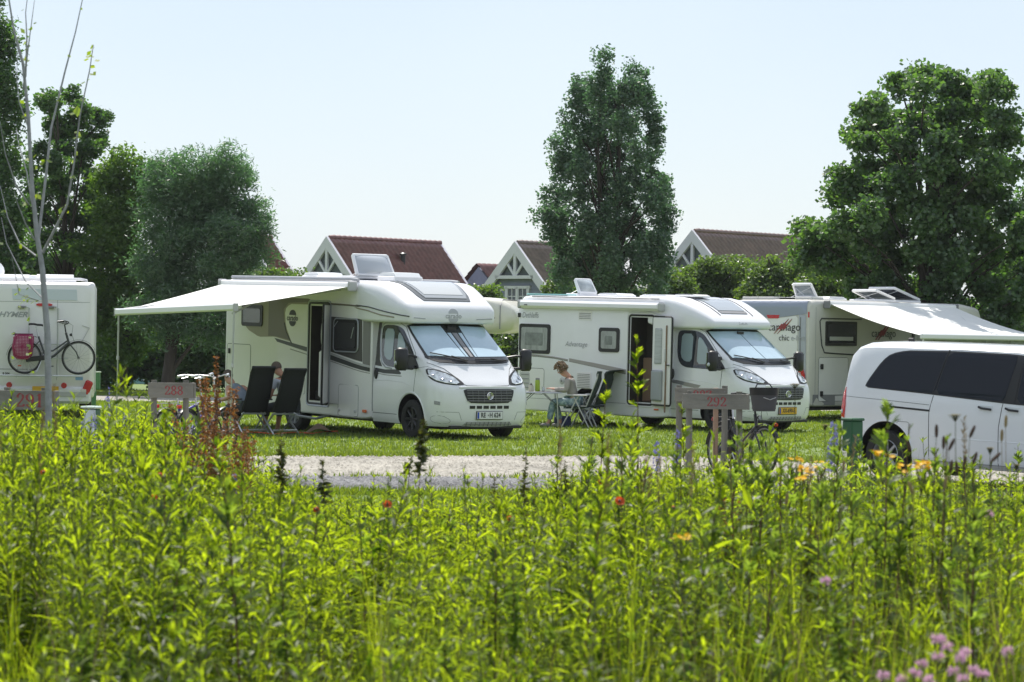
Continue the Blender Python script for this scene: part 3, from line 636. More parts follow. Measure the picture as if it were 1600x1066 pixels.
    for x in (-3.72, -1.42): p, n = sh.hit(F, x, .41); MB().rbox(p+n*.015, (.13, .03, .055), .01).build('marker_lamp', ORANGE, body)
    for x in (-3.82, -3.80): pass
    MB().rbox((-3.84, -1.163, .66), (.03, .015, .03), .003).build('hatch_lock', BLACK, body)
    sh.line('skirt_seam', [(-6.4, .50), (-3.45, .50)], F, SEAML, body, .004, step=.4); sh.line('skirt_seam', [(-2.6, .50), (-2.28, .50)], F, SEAML, body, .004); sh.line('skirt_seam', [(-2.27, .30), (-2.27, .50)], F, SEAML, body, .005)
    fr = MB(); fr.tube([(x, -1.158, z) for x, z in rrect(-3.36, .48, -2.63, 2.34, .05, 3)], .02, 5, closed=True); fr.build('door_frame', BLACK, body)
    fr = MB(); fr.tube([(x, -1.152, z) for x, z in rrect(-3.40, .44, -2.59, 2.38, .06, 3)], .018, 5, closed=True); fr.build('door_frame', SILVER, body)
    lf, M, M3 = door_leaf(root, (-2.64, -1.17), -40, .62, .50, 2.32)
    MB().rbox(M @ Vector((.30, -.05, 1.05)), (.42, .07, .85), .03, M3).build('door_bin', PANEL, lf)
    t = MB(); t.tube([M @ Vector((.32+.18*math.cos(a), -.045, 1.78+.22*math.sin(a))) for a in np.linspace(0, 2*PI, 17)[:-1]], .014, 5, closed=True); t.build('door_window_ring', LGREY, lf)
    MB().rbox(M @ Vector((.08, -.045, 1.34)), (.03, .04, .10), .01, M3).build('door_handle', BLACK, lf)
    # step, chassis rail, rear wheels
    MB().tube([(-3.9, -1.12, .22), (-3.0, -1.18, .20), (-2.75, -1.05, .28)], .025, 6).build('step_rail', DALU, root)
    MB().box((-3.2, 0, .26), (5.6, 1.5, .10)).build('chassis', BLACK, root); MB().box((-4.03, 0, .45), (.9, 1.3, .4)).build('wheel_well', BLACK, root)
    for s in (-1, 1): wheel(root, -4.03, s*.95, s, z=-.07)
    # roof rails and roof gear
    for s in (-1, 1): MB().tube([(-6.45, s*1.10, 2.80), (-2.0, s*1.10, 2.80), (-1.75, s*1.09, 2.785)], .032, 7).build('roof_rail', DALU, root)
    open_lid(root, -2.75, -.25, 2.80, .43, .80, R(58), mt=mat('clear_hatch_pane', (.40, .43, .47), .08, coat=.6))
    roof_dome(root, -1.75, -.2, 2.77, .6, .62, .17); roof_dome(root, -5.0, .1, 2.77, .62, .62, .16); roof_dome(root, -4.4, -.3, 2.77, .52, .5, .09); roof_dome(root, -3.1, .3, 2.77, .5, .5, .15)
    MB().rbox((-2.6, -.5, 2.80), (.9, .5, .03), .008).build('solar_panel', mat('solar_cells', (.03, .035, .05), .15), root)
    # rear
    MB().rbox((-6.66, 0, .42), (.16, 2.1, .26), .05).build('rear_bumper', GREY, root)
    for s in (-1, 1): MB().rbox((-6.66, s*.95, .75), (.06, .16, .32), .02).build('tail_light', RED, root)
    # awning
    aw = MB().rbox((-4.13, -1.24, 2.68), (4.86, .15, .13), .03).build('awning', PAINT, root)
    for x in (-6.58, -1.70): MB().rbox((x, -1.25, 2.665), (.05, .19, .19), .02).build('awning_end_cap', LGREY, aw)
    x0, x1, D, zo, zi = -6.48, -1.93, 2.24, 2.18, 2.66; zt = lambda u: 2.09+.17*u; x1i = -1.76
    V = []; nx, ny = 24, 12
    for i in range(nx+1):
        for j in range(ny+1):
            u, v = i/nx, j/ny; V.append((x0+((x1i if v < 0 else x1i*(1-v)+x1*v)-x0)*u, -1.28-D*v, zi+(zt(u)-zi)*v-.012*math.sin(PI*v)-.003*math.sin(u*37)*math.sin(PI*v)))
    b = MB(); b.add(V, [(i*(ny+1)+j, i*(ny+1)+j+1, (i+1)*(ny+1)+j+1, (i+1)*(ny+1)+j) for i in range(nx) for j in range(ny)]); b.build('awning_fabric', FABW, aw, 60)
    MB().rbox(((x0+x1)/2, -1.28-D-.03, zo-.02), (x1-x0+.12, .09, .13), .025, Matrix.Rotation(-math.atan2(.17, x1-x0), 3, 'Y')).build('lead_rail', PAINT, aw)
    for x, u in ((x0-.06, 0), (x1+.06, 1)): MB().rbox((x, -1.28-D-.03, zt(u)-.02), (.03, .10, .15), .01).build('rail_end_cap', LGREY, aw)
    for xa, xe, xk in ((x1-.12, x1-.15, x1-1.25), (x0+.12, x0+.15, x0+1.25)):
        ar = MB(); ar.tube([(xa, -1.28, zi-.05), (xk, -1.28-D*.5, (zi+zo)/2-.07)], .028, 6); ar.tube([(xk, -1.28-D*.5, (zi+zo)/2-.07), (xe, -1.28-D+.03, zo-.05)], .024, 6); ar.build('awning_arm', LGREY, aw)
    for x, dx in ((x0+.02, 0), (x1-.02, -.02)):
        top = Vector((x, -1.28-D-.02, (2.09 if x < -4 else 2.26)-.08)); lg = MB(); lg.tube([top, (x+dx, -1.28-D-.02, 1.2)], .019, 6); lg.tube([(x+dx, -1.28-D-.02, 1.22), (x+dx*2, -1.28-D-.02, -.06)], .014, 6)
        lg.rbox((x+dx*2, -1.28-D-.02, -.05), (.09, .07, .025), .008); lg.rbox((x+dx, -1.28-D-.02, 1.2), (.045, .045, .08), .008); lg.build('awning_leg', ALU, aw)
    return root
camper_one = build_camper_one()
# ================================================================== motorhome 2 (awning closed)
def build_camper_two():
    root = thing('motorhome', 'white motorhome with closed awning, open door and yellow number plate', 'motorhome', (4.78, 56.5, 0), R(-45), None, R(.9))
    st = [(-5.52, 1.02, .36, 2.40, .22, .10), (-5.49, 1.10, .28, 2.52, .20, .06), (-5.40, 1.13, .22, 2.60, .16, .05), (-5.2, 1.13, .20, 2.63, .13, .04), (-4.0, 1.13, .20, 2.63, .12, .04), (-3.0, 1.13, .20, 2.63, .12, .04), (-1.9, 1.13, .20, 2.63, .12, .04), (-1.55, 1.13, .20, 2.62, .14, .04), (-1.33, 1.10, .22, 2.58, .18, .04), (-1.22, 1.05, .24, 2.5, .2, .04)]
    me = motor_shell(st, (-2.24, -1.64, .50, 2.22)); me = arch_cut(me, -3.45, .34, .40, .75); sh = Shell(me); body = link('body', me, root, PAINT, 30)
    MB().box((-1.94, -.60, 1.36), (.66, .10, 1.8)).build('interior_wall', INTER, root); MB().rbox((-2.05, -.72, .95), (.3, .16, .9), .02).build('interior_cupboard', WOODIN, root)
    cs = [(-1.8, 1.11, 2.1, 2.64, .12, .05), (-1.55, 1.125, 2.04, 2.66, .16, .05), (-1.35, 1.12, 2.02, 2.655, .20, .06), (-1.1, 1.10, 2.02, 2.62, .24, .06), (-.88, 1.07, 2.02, 2.55, .25, .06), (-.66, 1.03, 2.02, 2.45, .22, .06), (-.48, .985, 2.02, 2.35, .17, .06), (-.34, .94, 2.03, 2.26, .12, .06), (-.26, .90, 2.04, 2.19, .07, .05), (-.225, .86, 2.07, 2.15, .035, .03)]
    cm = box_mesh(cs, 6); csh = Shell(cm); nose = link('cab_hood', cm, root, PAINT, 45)
    cab, ksh = make_cab(root, dict(emblem='d', eox=1.25, plate='XX-690-S', platemat=mat('plate_yellow', (.75, .42, .01), .4), bgap=.012, tgap=.012, ez=.775))
    F = f_right
    for s in (-1, 1): csh.line('skylight_border', [(-1.6, s*.52), (-1.0, s*.55), (-.40, s*.50)], f_top, BLACK, nose, .010, off=.002)
    sk = csh.drape('skylight', [(-1.02, -.44), (-.55, -.40), (-.55, .40), (-1.02, .44)], f_top, mat('skylight_acrylic_grey', (.36, .39, .42), .08, coat=.6), nose, .018)
    csh.drape('skylight_border', [(-.54, -.42), (-.46, -.40), (-.46, .40), (-.54, .42)], f_top, GREY, sk, .012)
    csh.drape('skylight_grey_panel', [(-1.5, -.48), (-1.06, -.50), (-1.06, .50), (-1.5, .48)], f_top, SILVER, sk, .010)
    text_on(csh, 'Dethleffs', 0, 2.14, .07, f_front, mat('pale_grey_print', (.42, .43, .45), .4), nose, 1, 'brand_lettering')
    side_window(sh, body, -5.43, 1.40, -4.52, 2.02, F, CURT); side_window(sh, body, -3.12, 1.49, -2.55, 1.99, F, CURT)
    for x0, x1, z0, z1 in ((-5.34, -4.62, 1.50, 1.93), (-3.04, -2.63, 1.57, 1.91)):
        sh.drape('inner_blind', rrect(x0+.1, z0+.07, x1-.1, z1-.09, .03), F, mat('grey_inner_blind', (.20, .22, .21), .2, coat=.4, var=.3, scale=9), body, .031, maxl=.6, thick=.003)
    for (x0, z0, x1, z1) in ((-3.72, 2.13, -3.34, 2.33), (-3.73, .70, -3.32, 1.06)):
        g = sh.drape('vent_grille', rrect(x0, z0, x1, z1, .02), F, PANEL, body, .010, maxl=.5); gm = MB()
        n = int((z1-z0)/.035)
        for k in range(1, n): gm.tube([(x0+.03, -1.145, z0+k*.035), (x1-.03, -1.145, z0+k*.035)], .007, 4)
        gm.build('grille_slat', GREY, g)
    text_on(sh, 'Dethleffs', -5.12, 2.20, .17, F, GINK, body, 1, 'brand_lettering', italic=.15, sx=.78)
    text_on(sh, 'Advantage', -3.77, 1.625, .15, F, GINK, body, 1, 'model_lettering', italic=.3)
    sh.line('side_stripe', [(-5.40, 1.37), (-4.9, 1.365), (-4.4, 1.34), (-4.0, 1.295)], F, TAUPE, body, .016, step=.2); sh.line('side_stripe_edge', [(-5.40, 1.345), (-4.9, 1.34), (-4.4, 1.315), (-4.0, 1.27)], F, STRIPE, body, .006, step=.2)
    sh.drape('side_stripe', [(-3.96, 1.33), (-3.2, 1.25), (-2.30, 1.145), (-2.30, 1.05), (-3.2, 1.17), (-3.96, 1.265)], F, TAUPE, body, .005, maxl=.6); sh.line('side_stripe_edge', [(-3.96, 1.265), (-3.2, 1.17), (-2.30, 1.05)], F, STRIPE, body, .006, step=.2)
    ksh.drape('side_stripe', [(-1.20, 1.00), (-.42, .90), (-.50, .83), (-1.20, .93)], F, GREY, cab, .004); ksh.drape('side_stripe', [(-.85, .955), (-.42, .90), (-.50, .83), (-.88, .88)], F, TAUPE, cab, .006)
    seam_rect(sh, body, 'garage_door', -5.38, .55, -4.68, 1.09); sh.drape('cassette_hatch', rrect(-5.36, .62, -5.1, 1.0, .03), F, LGREY, body, .008)
    for k in range(4): sh.line('hatch_slat', [(-5.34, .68+k*.09), (-5.12, .68+k*.09)], F, GREY, body, .008, off=.01)
    p, n = sh.hit(F, -4.15, .855); q = Matrix.Translation(p+n*.004) @ Matrix.Rotation(PI/2, 4, 'X'); MB().lathe([(.001, .02), (.045, .02), (.05, .01), (.065, .008), (.075, 0)], 18, q).build('water_filler', LGREY, body)
    MB().lathe([(.001, .03), (.012, .03), (.03, .018)], 10, q).build('filler_lock', GREY, body)
    sh.line('skirt_seam', [(-5.4, .46), (-3.9, .46)], F, SEAML, body, .004, step=.4); sh.line('skirt_seam', [(-3.0, .46), (-2.3, .46)], F, SEAML, body, .004, step=.4)
    for x in (-1.5,): p, n = sh.hit(F, x, .37); MB().rbox(p+n*.01, (.12, .02, .03), .006).build('marker_lamp', ORANGE, body)
    fr = MB(); fr.tube([(x, -1.14, z) for x, z in rrect(-2.28, .46, -1.60, 2.26, .06, 3)], .022, 5, closed=True); fr.build('door_frame', BLACK, body)
    fr = MB(); fr.tube([(x, -1.133, z) for x, z in rrect(-2.33, .42, -1.56, 2.31, .08, 3)], .016, 5, closed=True); fr.build('door_frame', PAINT, body)
    MB().tube([(-2.30, -1.15, 2.34), (-2.0, -1.17, 2.37), (-1.6, -1.16, 2.30), (-1.3, -1.13, 2.22)], .012, 5).build('rain_strip', PAINT, body)
    lf, M, M3 = door_leaf(root, (-1.60, -1.16), -12, .64, .47, 2.24)
    o = -.03
    MB().rbox(M @ Vector((.22, o, 1.65)), (.24, .03, .72), .02, M3).build('door_window', mat('door_blind', (.46, .48, .49), .3, var=.2, scale=30, squash=(.1, .1, 1)), lf)
    MB().rbox(M @ Vector((.22, o-.015, .86)), (.34, .09, .62), .03, M3).build('door_bin', mat('grey_bin', (.36, .38, .40), .4), lf)
    MB().rbox(M @ Vector((.50, o-.006, 1.20)), (.035, .03, 1.75), .01, M3).build('door_edge_strip', WOODIN, lf)
    for z in (1.47, 1.06): MB().rbox(M @ Vector((.50, o-.03, z)), (.03, .03, .26), .01, M3).build('insect_screen_handle', LGREY, lf)
    MB().rbox(M @ Vector((.58, -.05, 1.28)), (.10, .03, .02), .006, M3).build('door_handle', BLACK, lf)
    MB().box((-2.8, 0, .24), (5.0, 1.5, .10)).build('chassis', BLACK, root); MB().box((-3.45, 0, .42), (.9, 1.3, .4)).build('wheel_well', BLACK, root)
    for s in (-1, 1): wheel(root, -3.45, s*.93, s, z=-.05)
    aw = MB().rbox((-3.36, -1.20, 2.44), (3.98, .17, .17), .05).build('awning', PAINT, root)
    for x in (-5.35, -1.37): MB().rbox((x, -1.20, 2.435), (.05, .19, .19), .03).build('awning_end_cap', LGREY, aw)
    MB().rbox((-5.12, -1.289, 2.42), (.09, .006, .02), .001).build('awning_badge', INK, aw)
    MB().tube([(-5.1, -1.12, 2.60), (-1.5, -1.12, 2.60)], .012, 4).build('awning_gasket', BLACK, aw)
    # roof edge with an added strip painting in a pale turquoise reflection, hatches
    MB().rbox((-4.75, -.9, 2.645), (1.2, .28, .03), .01).build('roof_reflection', mat('turquoise_reflection', (.25, .52, .52), .3), root)
    open_lid(root, -4.35, -.4, 2.62, .31, .50, R(60)); roof_dome(root, -2.5, .1, 2.63, .8, .6, .07); roof_dome(root, -3.9, .2, 2.63, .6, .6, .08); roof_dome(root, -1.35, -.3, 2.655, .6, .5, .06, mt=LGREY)
    for s in (-1, 1): MB().rbox((-5.52, s*.92, .70), (.06, .15, .30), .02).build('tail_light', RED, root)
    p = (-5.54, -1.0, 2.15); MB().rbox((-5.45, -1.14, 2.2), (.07, .03, .10), .01).build('side_marker', BLACK, body)
    return root
camper_two = build_camper_two()
# ================================================================== motorhome 3 (integrated, rear view with awning to the right)
def build_camper_three():
    """local frame: x forward (away from the camera), y left"""
    b_ = 44; root = thing('motorhome', 'grey and white motorhome seen from its rear corner, awning rolled out over the van', 'motorhome', (0, 0, 0), 0)
    # place: rear right corner at the photographed spot
    h = Vector((math.sin(R(b_)), math.cos(R(b_)), 0)); l = Vector((-math.cos(R(b_)), math.sin(R(b_)), 0))
    corner = Vector((6.78, 64.0, 0)); o = corner + l*1.15
    Mw = Matrix((( h.x, l.x, 0, o.x), (h.y, l.y, 0, o.y), (0, 0, 1, 0), (0, 0, 0, 1))); root.matrix_world = Mw
    st = [(-.02, 1.02, .42, 2.62, .20, .08), (.01, 1.10, .36, 2.70, .18, .06), (.08, 1.14, .34, 2.75, .15, .05), (.25, 1.15, .33, 2.77, .13, .04), (2., 1.15, .33, 2.77, .13, .04), (4.5, 1.15, .33, 2.77, .13, .04), (6., 1.15, .33, 2.77, .13, .04), (6.7, 1.13, .34, 2.70, .2, .05), (7.1, 1.05, .36, 2.3, .4, .06), (7.35, .95, .38, 1.7, .5, .08), (7.45, .85, .42, 1.2, .4, .1)]
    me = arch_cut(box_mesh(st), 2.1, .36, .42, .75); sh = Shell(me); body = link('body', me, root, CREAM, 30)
    FR = lambda u, v: (Vector((-5, u, v)), Vector((1, 0, 0)))
    # rear wall panel (pale), silver corner posts and roof band
    sh.drape('rear_panel', smoothpoly([(-.80, 2.40), (-.4, 2.35), (0, 2.33), (.4, 2.35), (.80, 2.40), (.80, .62), (-.80, .62)], 1), FR, PANEL, body, .010, maxl=.4)
    sh.drape('rear_roof_band', [(-1.04, 2.73), (1.04, 2.73), (1.05, 2.44), (.4, 2.37), (0, 2.35), (-.4, 2.37), (-1.05, 2.44)], FR, mat('blue_grey_silver', (.30, .33, .40), .3, metal=.3), body, .014, maxl=.08)
    for s in (-1, 1):
        cp = sh.drape('corner_post', [(s*.84, 2.42), (s*1.03, 2.42), (s*1.05, .45), (s*.84, .45)], FR, SILVER, body, .014, maxl=.5)
        sh.drape('post_groove', [(s*.87, 2.36), (s*.90, 2.36), (s*.90, .5), (s*.87, .5)], FR, GREY, cp, .018, maxl=.5)
        tl = sh.drape('tail_light', smoothpoly([(s*.86, 1.28), (s*.95, 1.24), (s*1.03, 1.08), (s*1.04, .80), (s*.96, .56), (s*.88, .62), (s*.86, .9)], 1), FR, RED, body, .05, maxl=.2, thick=.05)
        sh.drape('reverse_lens', [(s*.90, 1.10), (s*.94, 1.10), (s*.94, .98), (s*.90, .98)], FR, LAMP, tl, .056)
        MB().rbox((.02, s*1.08, 2.42), (.04, .05, .14), .01).build('marker_lamp', RED, body)
    sh.drape('brake_light', [(-.28, 2.41), (.10, 2.41), (.06, 2.33), (-.24, 2.33)], FR, RED, body, .02)
    def logo(par, u, v, sz, fr, fl):
        t = text_on(sh, 'carthago', u, v, sz, fr, INK, par, fl, 'brand_lettering', sx=1.05, bold=.001, off=.022)
        text_on(sh, 'chic', u+fl*sz*(.0), v-sz*.95, sz*.75, fr, INK, t, fl, 'model_lettering', off=.022); text_on(sh, 'e-line', u+fl*sz*1.55, v-sz*.95, sz*.7, fr, mat('pale_grey_print', (.42, .43, .45), .4), t, fl, 'model_lettering', off=.022)
        for a, w0 in ((-.25, .16), (.12, .13)):
            p = [(u+fl*sz*(a-.9), v-sz*.6), (u+fl*sz*(a-.35), v-sz*.15), (u+fl*sz*(a-.1), v-sz*.2), (u+fl*sz*(a+.75), v+sz*.75), (u+fl*sz*(a+.15), v+sz*.25), (u+fl*sz*(a-.05), v+sz*.3)]
            sh.drape('logo_slash', p if fl > 0 else p[::-1], fr, REDPAINT, t, .026, maxl=.4, thick=.003)
    logo(body, -.42, 2.13, .26, FR, -1)
    MB().rbox((-.06, 0, .50), (.16, 2.1, .30), .05).build('rear_bumper', GREY, root); MB().box((3.5, 0, .28), (6.2, 1.5, .10)).build('chassis', BLACK, root)
    MB().box((2.1, 0, .45), (.9, 1.3, .4)).build('wheel_well', BLACK, root)
    for x in (2.1, 6.3):
        for s in (-1, 1): wheel(root, x, s*.95, s)
    F = f_right
    side_window(sh, body, .55, 1.72, 1.72, 2.28, F, mat('dark_window_pane', (.02, .021, .024), .08), r=.03)
    sh.drape('window_pane', rrect(.68, 1.84, 1.56, 1.93, .01), F, LGREY, body, .034, maxl=.6)
    sh.line('side_stripe', [(1.9, 2.34), (.40, 2.34), (.34, 2.28), (.36, 2.1), (.42, 1.72), (.52, 1.56), (.9, 1.54), (2.2, 1.50), (3.8, 1.30), (5.5, 1.25)], F, STRIPE, body, .018, off=.002, step=.2)
    logo(body, 2.75, 2.02, .26, F, 1)
    sh.line('seam', [(.20, .6), (.20, 2.6)], F, SEAML, body, .005, step=.4)
    seam_rect(sh, body, 'garage_door', .32, .45, 1.42, 1.45)
    for z in (.62, 1.24): MB().rbox((.42, -1.17, z), (.10, .03, .12), .01).build('door_lock', BLACK, body)
    sh.drape('lower_skirt', [(.12, .60), (6.6, .60), (6.6, .36), (.12, .36)], F, GREY, body, .008, maxl=1)
    side_window(sh, body, 3.9, 1.5, 4.9, 2.1, F); 
    # awning, facing right
    aw = MB().rbox((3.0, -1.23, 2.68), (5.0, .15, .13), .03).build('awning', PAINT, root)
    for x in (.48, 5.52): MB().rbox((x, -1.24, 2.66), (.05, .19, .19), .02).build('awning_end_cap', GREY, aw)
    x0, x1, D, zo, zi = .55, 5.45, 2.55, 1.98, 2.68; V = []; nx, ny = 24, 12
    for i in range(nx+1):
        for j in range(ny+1):
            u, v = i/nx, j/ny; V.append((x0+(x1-x0)*u, -1.28-D*v, zi+(zo-zi)*v-.06*math.sin(PI*v)*(1-.6*math.sin(PI*u))-.006*math.sin(u*33)*math.sin(PI*v)))
    g = MB(); g.add(V, [(i*(ny+1)+j, i*(ny+1)+j+1, (i+1)*(ny+1)+j+1, (i+1)*(ny+1)+j) for i in range(nx) for j in range(ny)]); g.build('awning_fabric', FABW, aw, 60)
    MB().rbox(((x0+x1)/2, -1.28-D-.03, zo-.02), (x1-x0+.12, .09, .13), .025).build('lead_rail', PAINT, aw)
    for x in (x0+.04, x1-.04):
        lg = MB(); lg.tube([(x, -1.28-D-.02, zo-.06), (x, -1.28-D-.02, 1.0)], .02, 6); lg.tube([(x, -1.28-D-.02, 1.02), (x, -1.28-D-.02, .01)], .014, 6); lg.build('awning_leg', ALU, aw)
    for xa, xe, xk in ((x1-.12, x1-.15, x1-1.25), (x0+.12, x0+.15, x0+1.25)):
        ar = MB(); ar.tube([(xa, -1.28, zi-.05), (xk, -1.28-D*.5, (zi+zo)/2-.07)], .028, 6); ar.tube([(xk, -1.28-D*.5, (zi+zo)/2-.07), (xe, -1.28-D+.03, zo-.05)], .024, 6); ar.build('awning_arm', LGREY, aw)
    # roof
    open_lid(root, 1.0, -.1, 2.77, .34, .58, R(58)); roof_dome(root, 1.9, -.2, 2.77, .7, .55, .10); open_lid(root, 3.6, -.2, 2.77, .7, .75, R(15)); open_lid(root, 4.7, .0, 2.77, 1.0, .8, R(15), mt=mat('dark_acrylic', (.06, .075, .10), .08, coat=.5))
    for y in (-.75, .35, .8): MB().rbox((.45, y, 2.80), (.45, .5, .07), .015).build('roof_box', LGREY, root)
    MB().rbox((.8, -.2, 2.80), (.9, .5, .04), .01).build('solar_panel', BLACK, root)
    # annex wall hung below the lead rail
    return root
camper_three = build_camper_three()
def stored_annex():
    r = camper_three.matrix_world; t = thing('awning_wall', 'grey fabric awning wall with dark window strips under the right motorhome awning', 'awning wall', r @ Vector((3.2, -3.65, 0)))
    Ml = t.matrix_world.inverted() @ r
    b = MB(); V = []; n = 40
    for i in range(n+1):
        for j in range(2): V.append(Ml @ Vector((.75+4.5*i/n, -3.70+.05*math.sin(i*1.1), .1+1.80*j)))
    b.add(V, [(i*2, i*2+1, i*2+3, i*2+2) for i in range(n)]); b.build('fabric', mat('grey_annex_fabric', (.34, .36, .38), .8, var=.15, scale=2), t, 60)
    for x in (1.1, 2.1, 3.1, 4.1, 5.0): MB().tube([Ml @ Vector((x, -3.78, .1)), Ml @ Vector((x, -3.78, 1.9))], .012, 5).build('pole', GREY, t)
    for x in (1.6, 3.6): MB().box(Ml @ Vector((x, -3.79, 1.55)), (.7, .012, .4), M=(Ml.to_3x3())).build('window_strip', mat('clear_foil', (.22, .24, .25), .15), t)
stored_annex()
# ================================================================== motorhome 4 (rear view at the left edge)
def build_camper_four():
    root = thing('motorhome', 'white motorhome at the left edge seen from behind, bicycle on its back wall', 'motorhome', (-9.69, 57.5, 0), R(98))
    st = [(-.03, 1.06, .55, 2.68, .14, .08), (.0, 1.11, .50, 2.76, .11, .06), (.06, 1.145, .46, 2.80, .08, .05), (.3, 1.15, .45, 2.82, .07, .04), (5.5, 1.15, .45, 2.82, .08, .04), (6.4, 1.10, .46, 2.7, .3, .05), (6.9, .95, .5, 2.0, .5, .1)]
    me = arch_cut(box_mesh(st), 1.9, .36, .42, .75); sh = Shell(me); body = link('body', me, root, PANEL, 30)
    FR = lambda u, v: (Vector((-5, u, v)), Vector((1, 0, 0)))
    # (viewer's right is -y)
    sh.drape('rear_roof_panel', [(.52, 2.66), (-.78, 2.66), (-.80, 2.44), (.50, 2.44)], FR, mat('bluish_white_panel', (.60, .65, .72), .3), body, .012)
    sh.line('rear_seam', [(.9, 2.40), (-1.05, 2.40)], FR, SEAML, body, .004, step=.3); sh.line('rear_seam', [(-.40, 2.45), (-.40, .8)], FR, SEAML, body, .004, step=.4)
    sh.drape('brake_light', smoothpoly([(.04, 2.37), (-.30, 2.37), (-.28, 2.31), (.02, 2.31)], 1), FR, RED, body, .02)
    text_on(sh, 'HYMER', .50, 2.13, .15, FR, GINK, body, -1, 'brand_lettering', italic=.35, sx=1.2, bold=.004, off=.006)
    text_on(sh, 'B 504', .62, .93, .06, FR, INK, body, -1, 'model_lettering', off=.006, bold=.002)
    sh.line('rear_seam', [(1.0, 1.02), (-.0, 1.02)], FR, SEAM, body, .005, step=.3)
    # ladder / carrier tubes with top hooks
    cr_ = MB()
    for y in (.17, -.42):
        cr_.tube([(-.02, y+.14, 2.29), (-.10, y+.05, 2.30), (-.12, y, 2.27), (-.12, y, .86)], .016, 6)
    cr_.tube([(-.12, .30, 1.54), (-.12, -.62, 1.54)], .012, 6); cr_.tube([(-.12, .30, 1.25), (-.12, -.62, 1.25)], .012, 6)
    cb = cr_.build('bike_carrier', ALU, root)
    for y in (.17, -.42): MB().rbox((-.06, y+.16, 2.29), (.12, .14, .05), .012).build('carrier_hook', GREY, cb)
    for dx in (0, .16): MB().rbox((-.30-dx*.9, .05, .895), (.09, 1.95, .035), .01).build('wheel_rail', ALU, cb)
    MB().tube([(-.12, -.1, .86), (-.44, -.1, .86)], .015, 6).build('carrier_strut', ALU, cb); MB().tube([(-.12, .4, .86), (-.44, .4, .86)], .015, 6).build('carrier_strut', ALU, cb)
    for y, z in ((-.93, 1.9),): sh.line('cable', [(-.90, 1.93), (-1.05, 1.88), (-.98, 1.75), (-.9, 1.6)], FR, LGREY, body, .007, off=.01)
    # lower bumper and lamps
    bp = MB().rbox((-.04, 0, .50), (.16, 2.20, .34), .05).build('rear_bumper', PAINT, root)
    MB().rbox((-.13, 0, .52), (.02, 2.0, .10), .004).build('bumper_stripe', LGREY, bp)
    for s in (-1, 1):
        MB().rbox((-.11, s*1.02, .66), (.05, .16, .30), .03, Matrix.Rotation(R(-22*s), 3, 'X')).build('tail_light', RED, bp); MB().rbox((-.125, s*.95, .58), (.03, .13, .12), .02).build('indicator_lens', mat('pale_lens', (.7, .65, .63), .2), bp)
        MB().lathe([(.001, .01), (.05, .01), (.06, 0)], 14, Matrix.Translation((-.13, s*.55, .70)) @ Matrix.Rotation(-PI/2, 4, 'Y')).build('fog_lamp', RED, bp)
    MB().rbox((-.13, -.18, .62), (.015, .53, .12), .003).build('number_plate', mat('plate_yellow', (.75, .42, .01), .4), bp); 
    sh.drape('info_sticker', [(-.78, .88), (-.93, .88), (-.93, .81), (-.78, .81)], FR, mat('sticker_blue', (.25, .42, .68), .4), body, .006)
    MB().box((3.4, 0, .38), (6.2, 1.5, .12)).build('chassis', BLACK, root); MB().box((1.9, 0, .5), (.9, 1.3, .4)).build('wheel_well', BLACK, root)
    for x in (1.9, 5.7):
        for s in (-1, 1): wheel(root, x, s*.95, s)
    # roof rack, boxes
    MB().tube([(.3, 1.0, 2.86), (.3, -.85, 2.88), (.5, -.97, 2.86)], .03, 6).build('roof_rail', PAINT, root); MB().tube([(.3, -.97, 2.84), (5.0, -.97, 2.84)], .025, 6).build('roof_rail', ALU, root)
    roof_dome(root, 1.0, .62, 2.82, .9, .95, .15); roof_dome(root, 1.4, -.32, 2.82, 1.0, .85, .17); roof_dome(root, 3., .2, 2.82, .8, .8, .18)
    t = MB(); t.tube([(1.6, 1.0, 3.0), (1.6, 1.05, 3.05)], .03, 6); MB().lathe([(.001, 0), (.18, .02), (.24, .06)], 16, Matrix.Translation((1.6, .98, 3.02)) @ Matrix.Rotation(R(70), 4, 'Y')).build('satellite_dish', PAINT, root)
    return root
camper_four = build_camper_four()
# ================================================================== alcove camper behind
def build_alcove():
    root = thing('motorhome', 'cream alcove camper, its rounded overcab bulge showing behind the striped motorhome', 'motorhome', (-.35, 66.5, 0), R(-12))
    st = [(-6.0, 1.08, .4, 2.66, .15, .06), (-5.9, 1.13, .35, 2.72, .12, .05), (-2.0, 1.13, .35, 2.72, .12, .05), (-1.3, 1.12, .4, 2.72, .12, .05)]
    body = link('body', box_mesh(st), root, CREAM, 30)
    al = [(-1.4, 1.12, 1.92, 2.72, .12, .10), (-.6, 1.12, 1.90, 2.74, .16, .14), (.0, 1.11, 1.89, 2.73, .26, .22), (.30, 1.09, 1.91, 2.68, .32, .28), (.48, 1.04, 1.98, 2.58, .29, .29), (.58, .95, 2.10, 2.46, .17, .17), (.62, .8, 2.2, 2.36, .07, .07)]
    ac = link('alcove', box_mesh(al, 7), root, mat('cream_paint', (.66, .64, .56), .35, coat=.3), 50); MB().tube([(.30, y, z) for y, z in [(-1.10, 2.0), (-1.095, 2.3), (-1.07, 2.55), (-.8, 2.69), (.8, 2.69), (1.09, 2.4)]], .012, 5).build('alcove_trim', GREY, ac)
    me = arch_cut(cab_mesh(), 0); me.transform(Matrix.Translation((-1.0, 0, 0))); for_ = link('cab', me, root, PAINT, 30); sh = Shell(me)
    sh.drape('windscreen', [(-.86, 1.40), (.86, 1.40), (.76, 1.9), (-.76, 1.9)], f_front, GLASS, for_, .005); sh.drape('side_window', [(-2.1, 1.9), (-1.6, 1.9), (-.9, 1.27), (-2.1, 1.27)], f_right, GLASS, for_, .005)
    for x in (-1, -4.8):
        for s in (-1, 1): wheel(root, x, s*.91, s)
build_alcove()
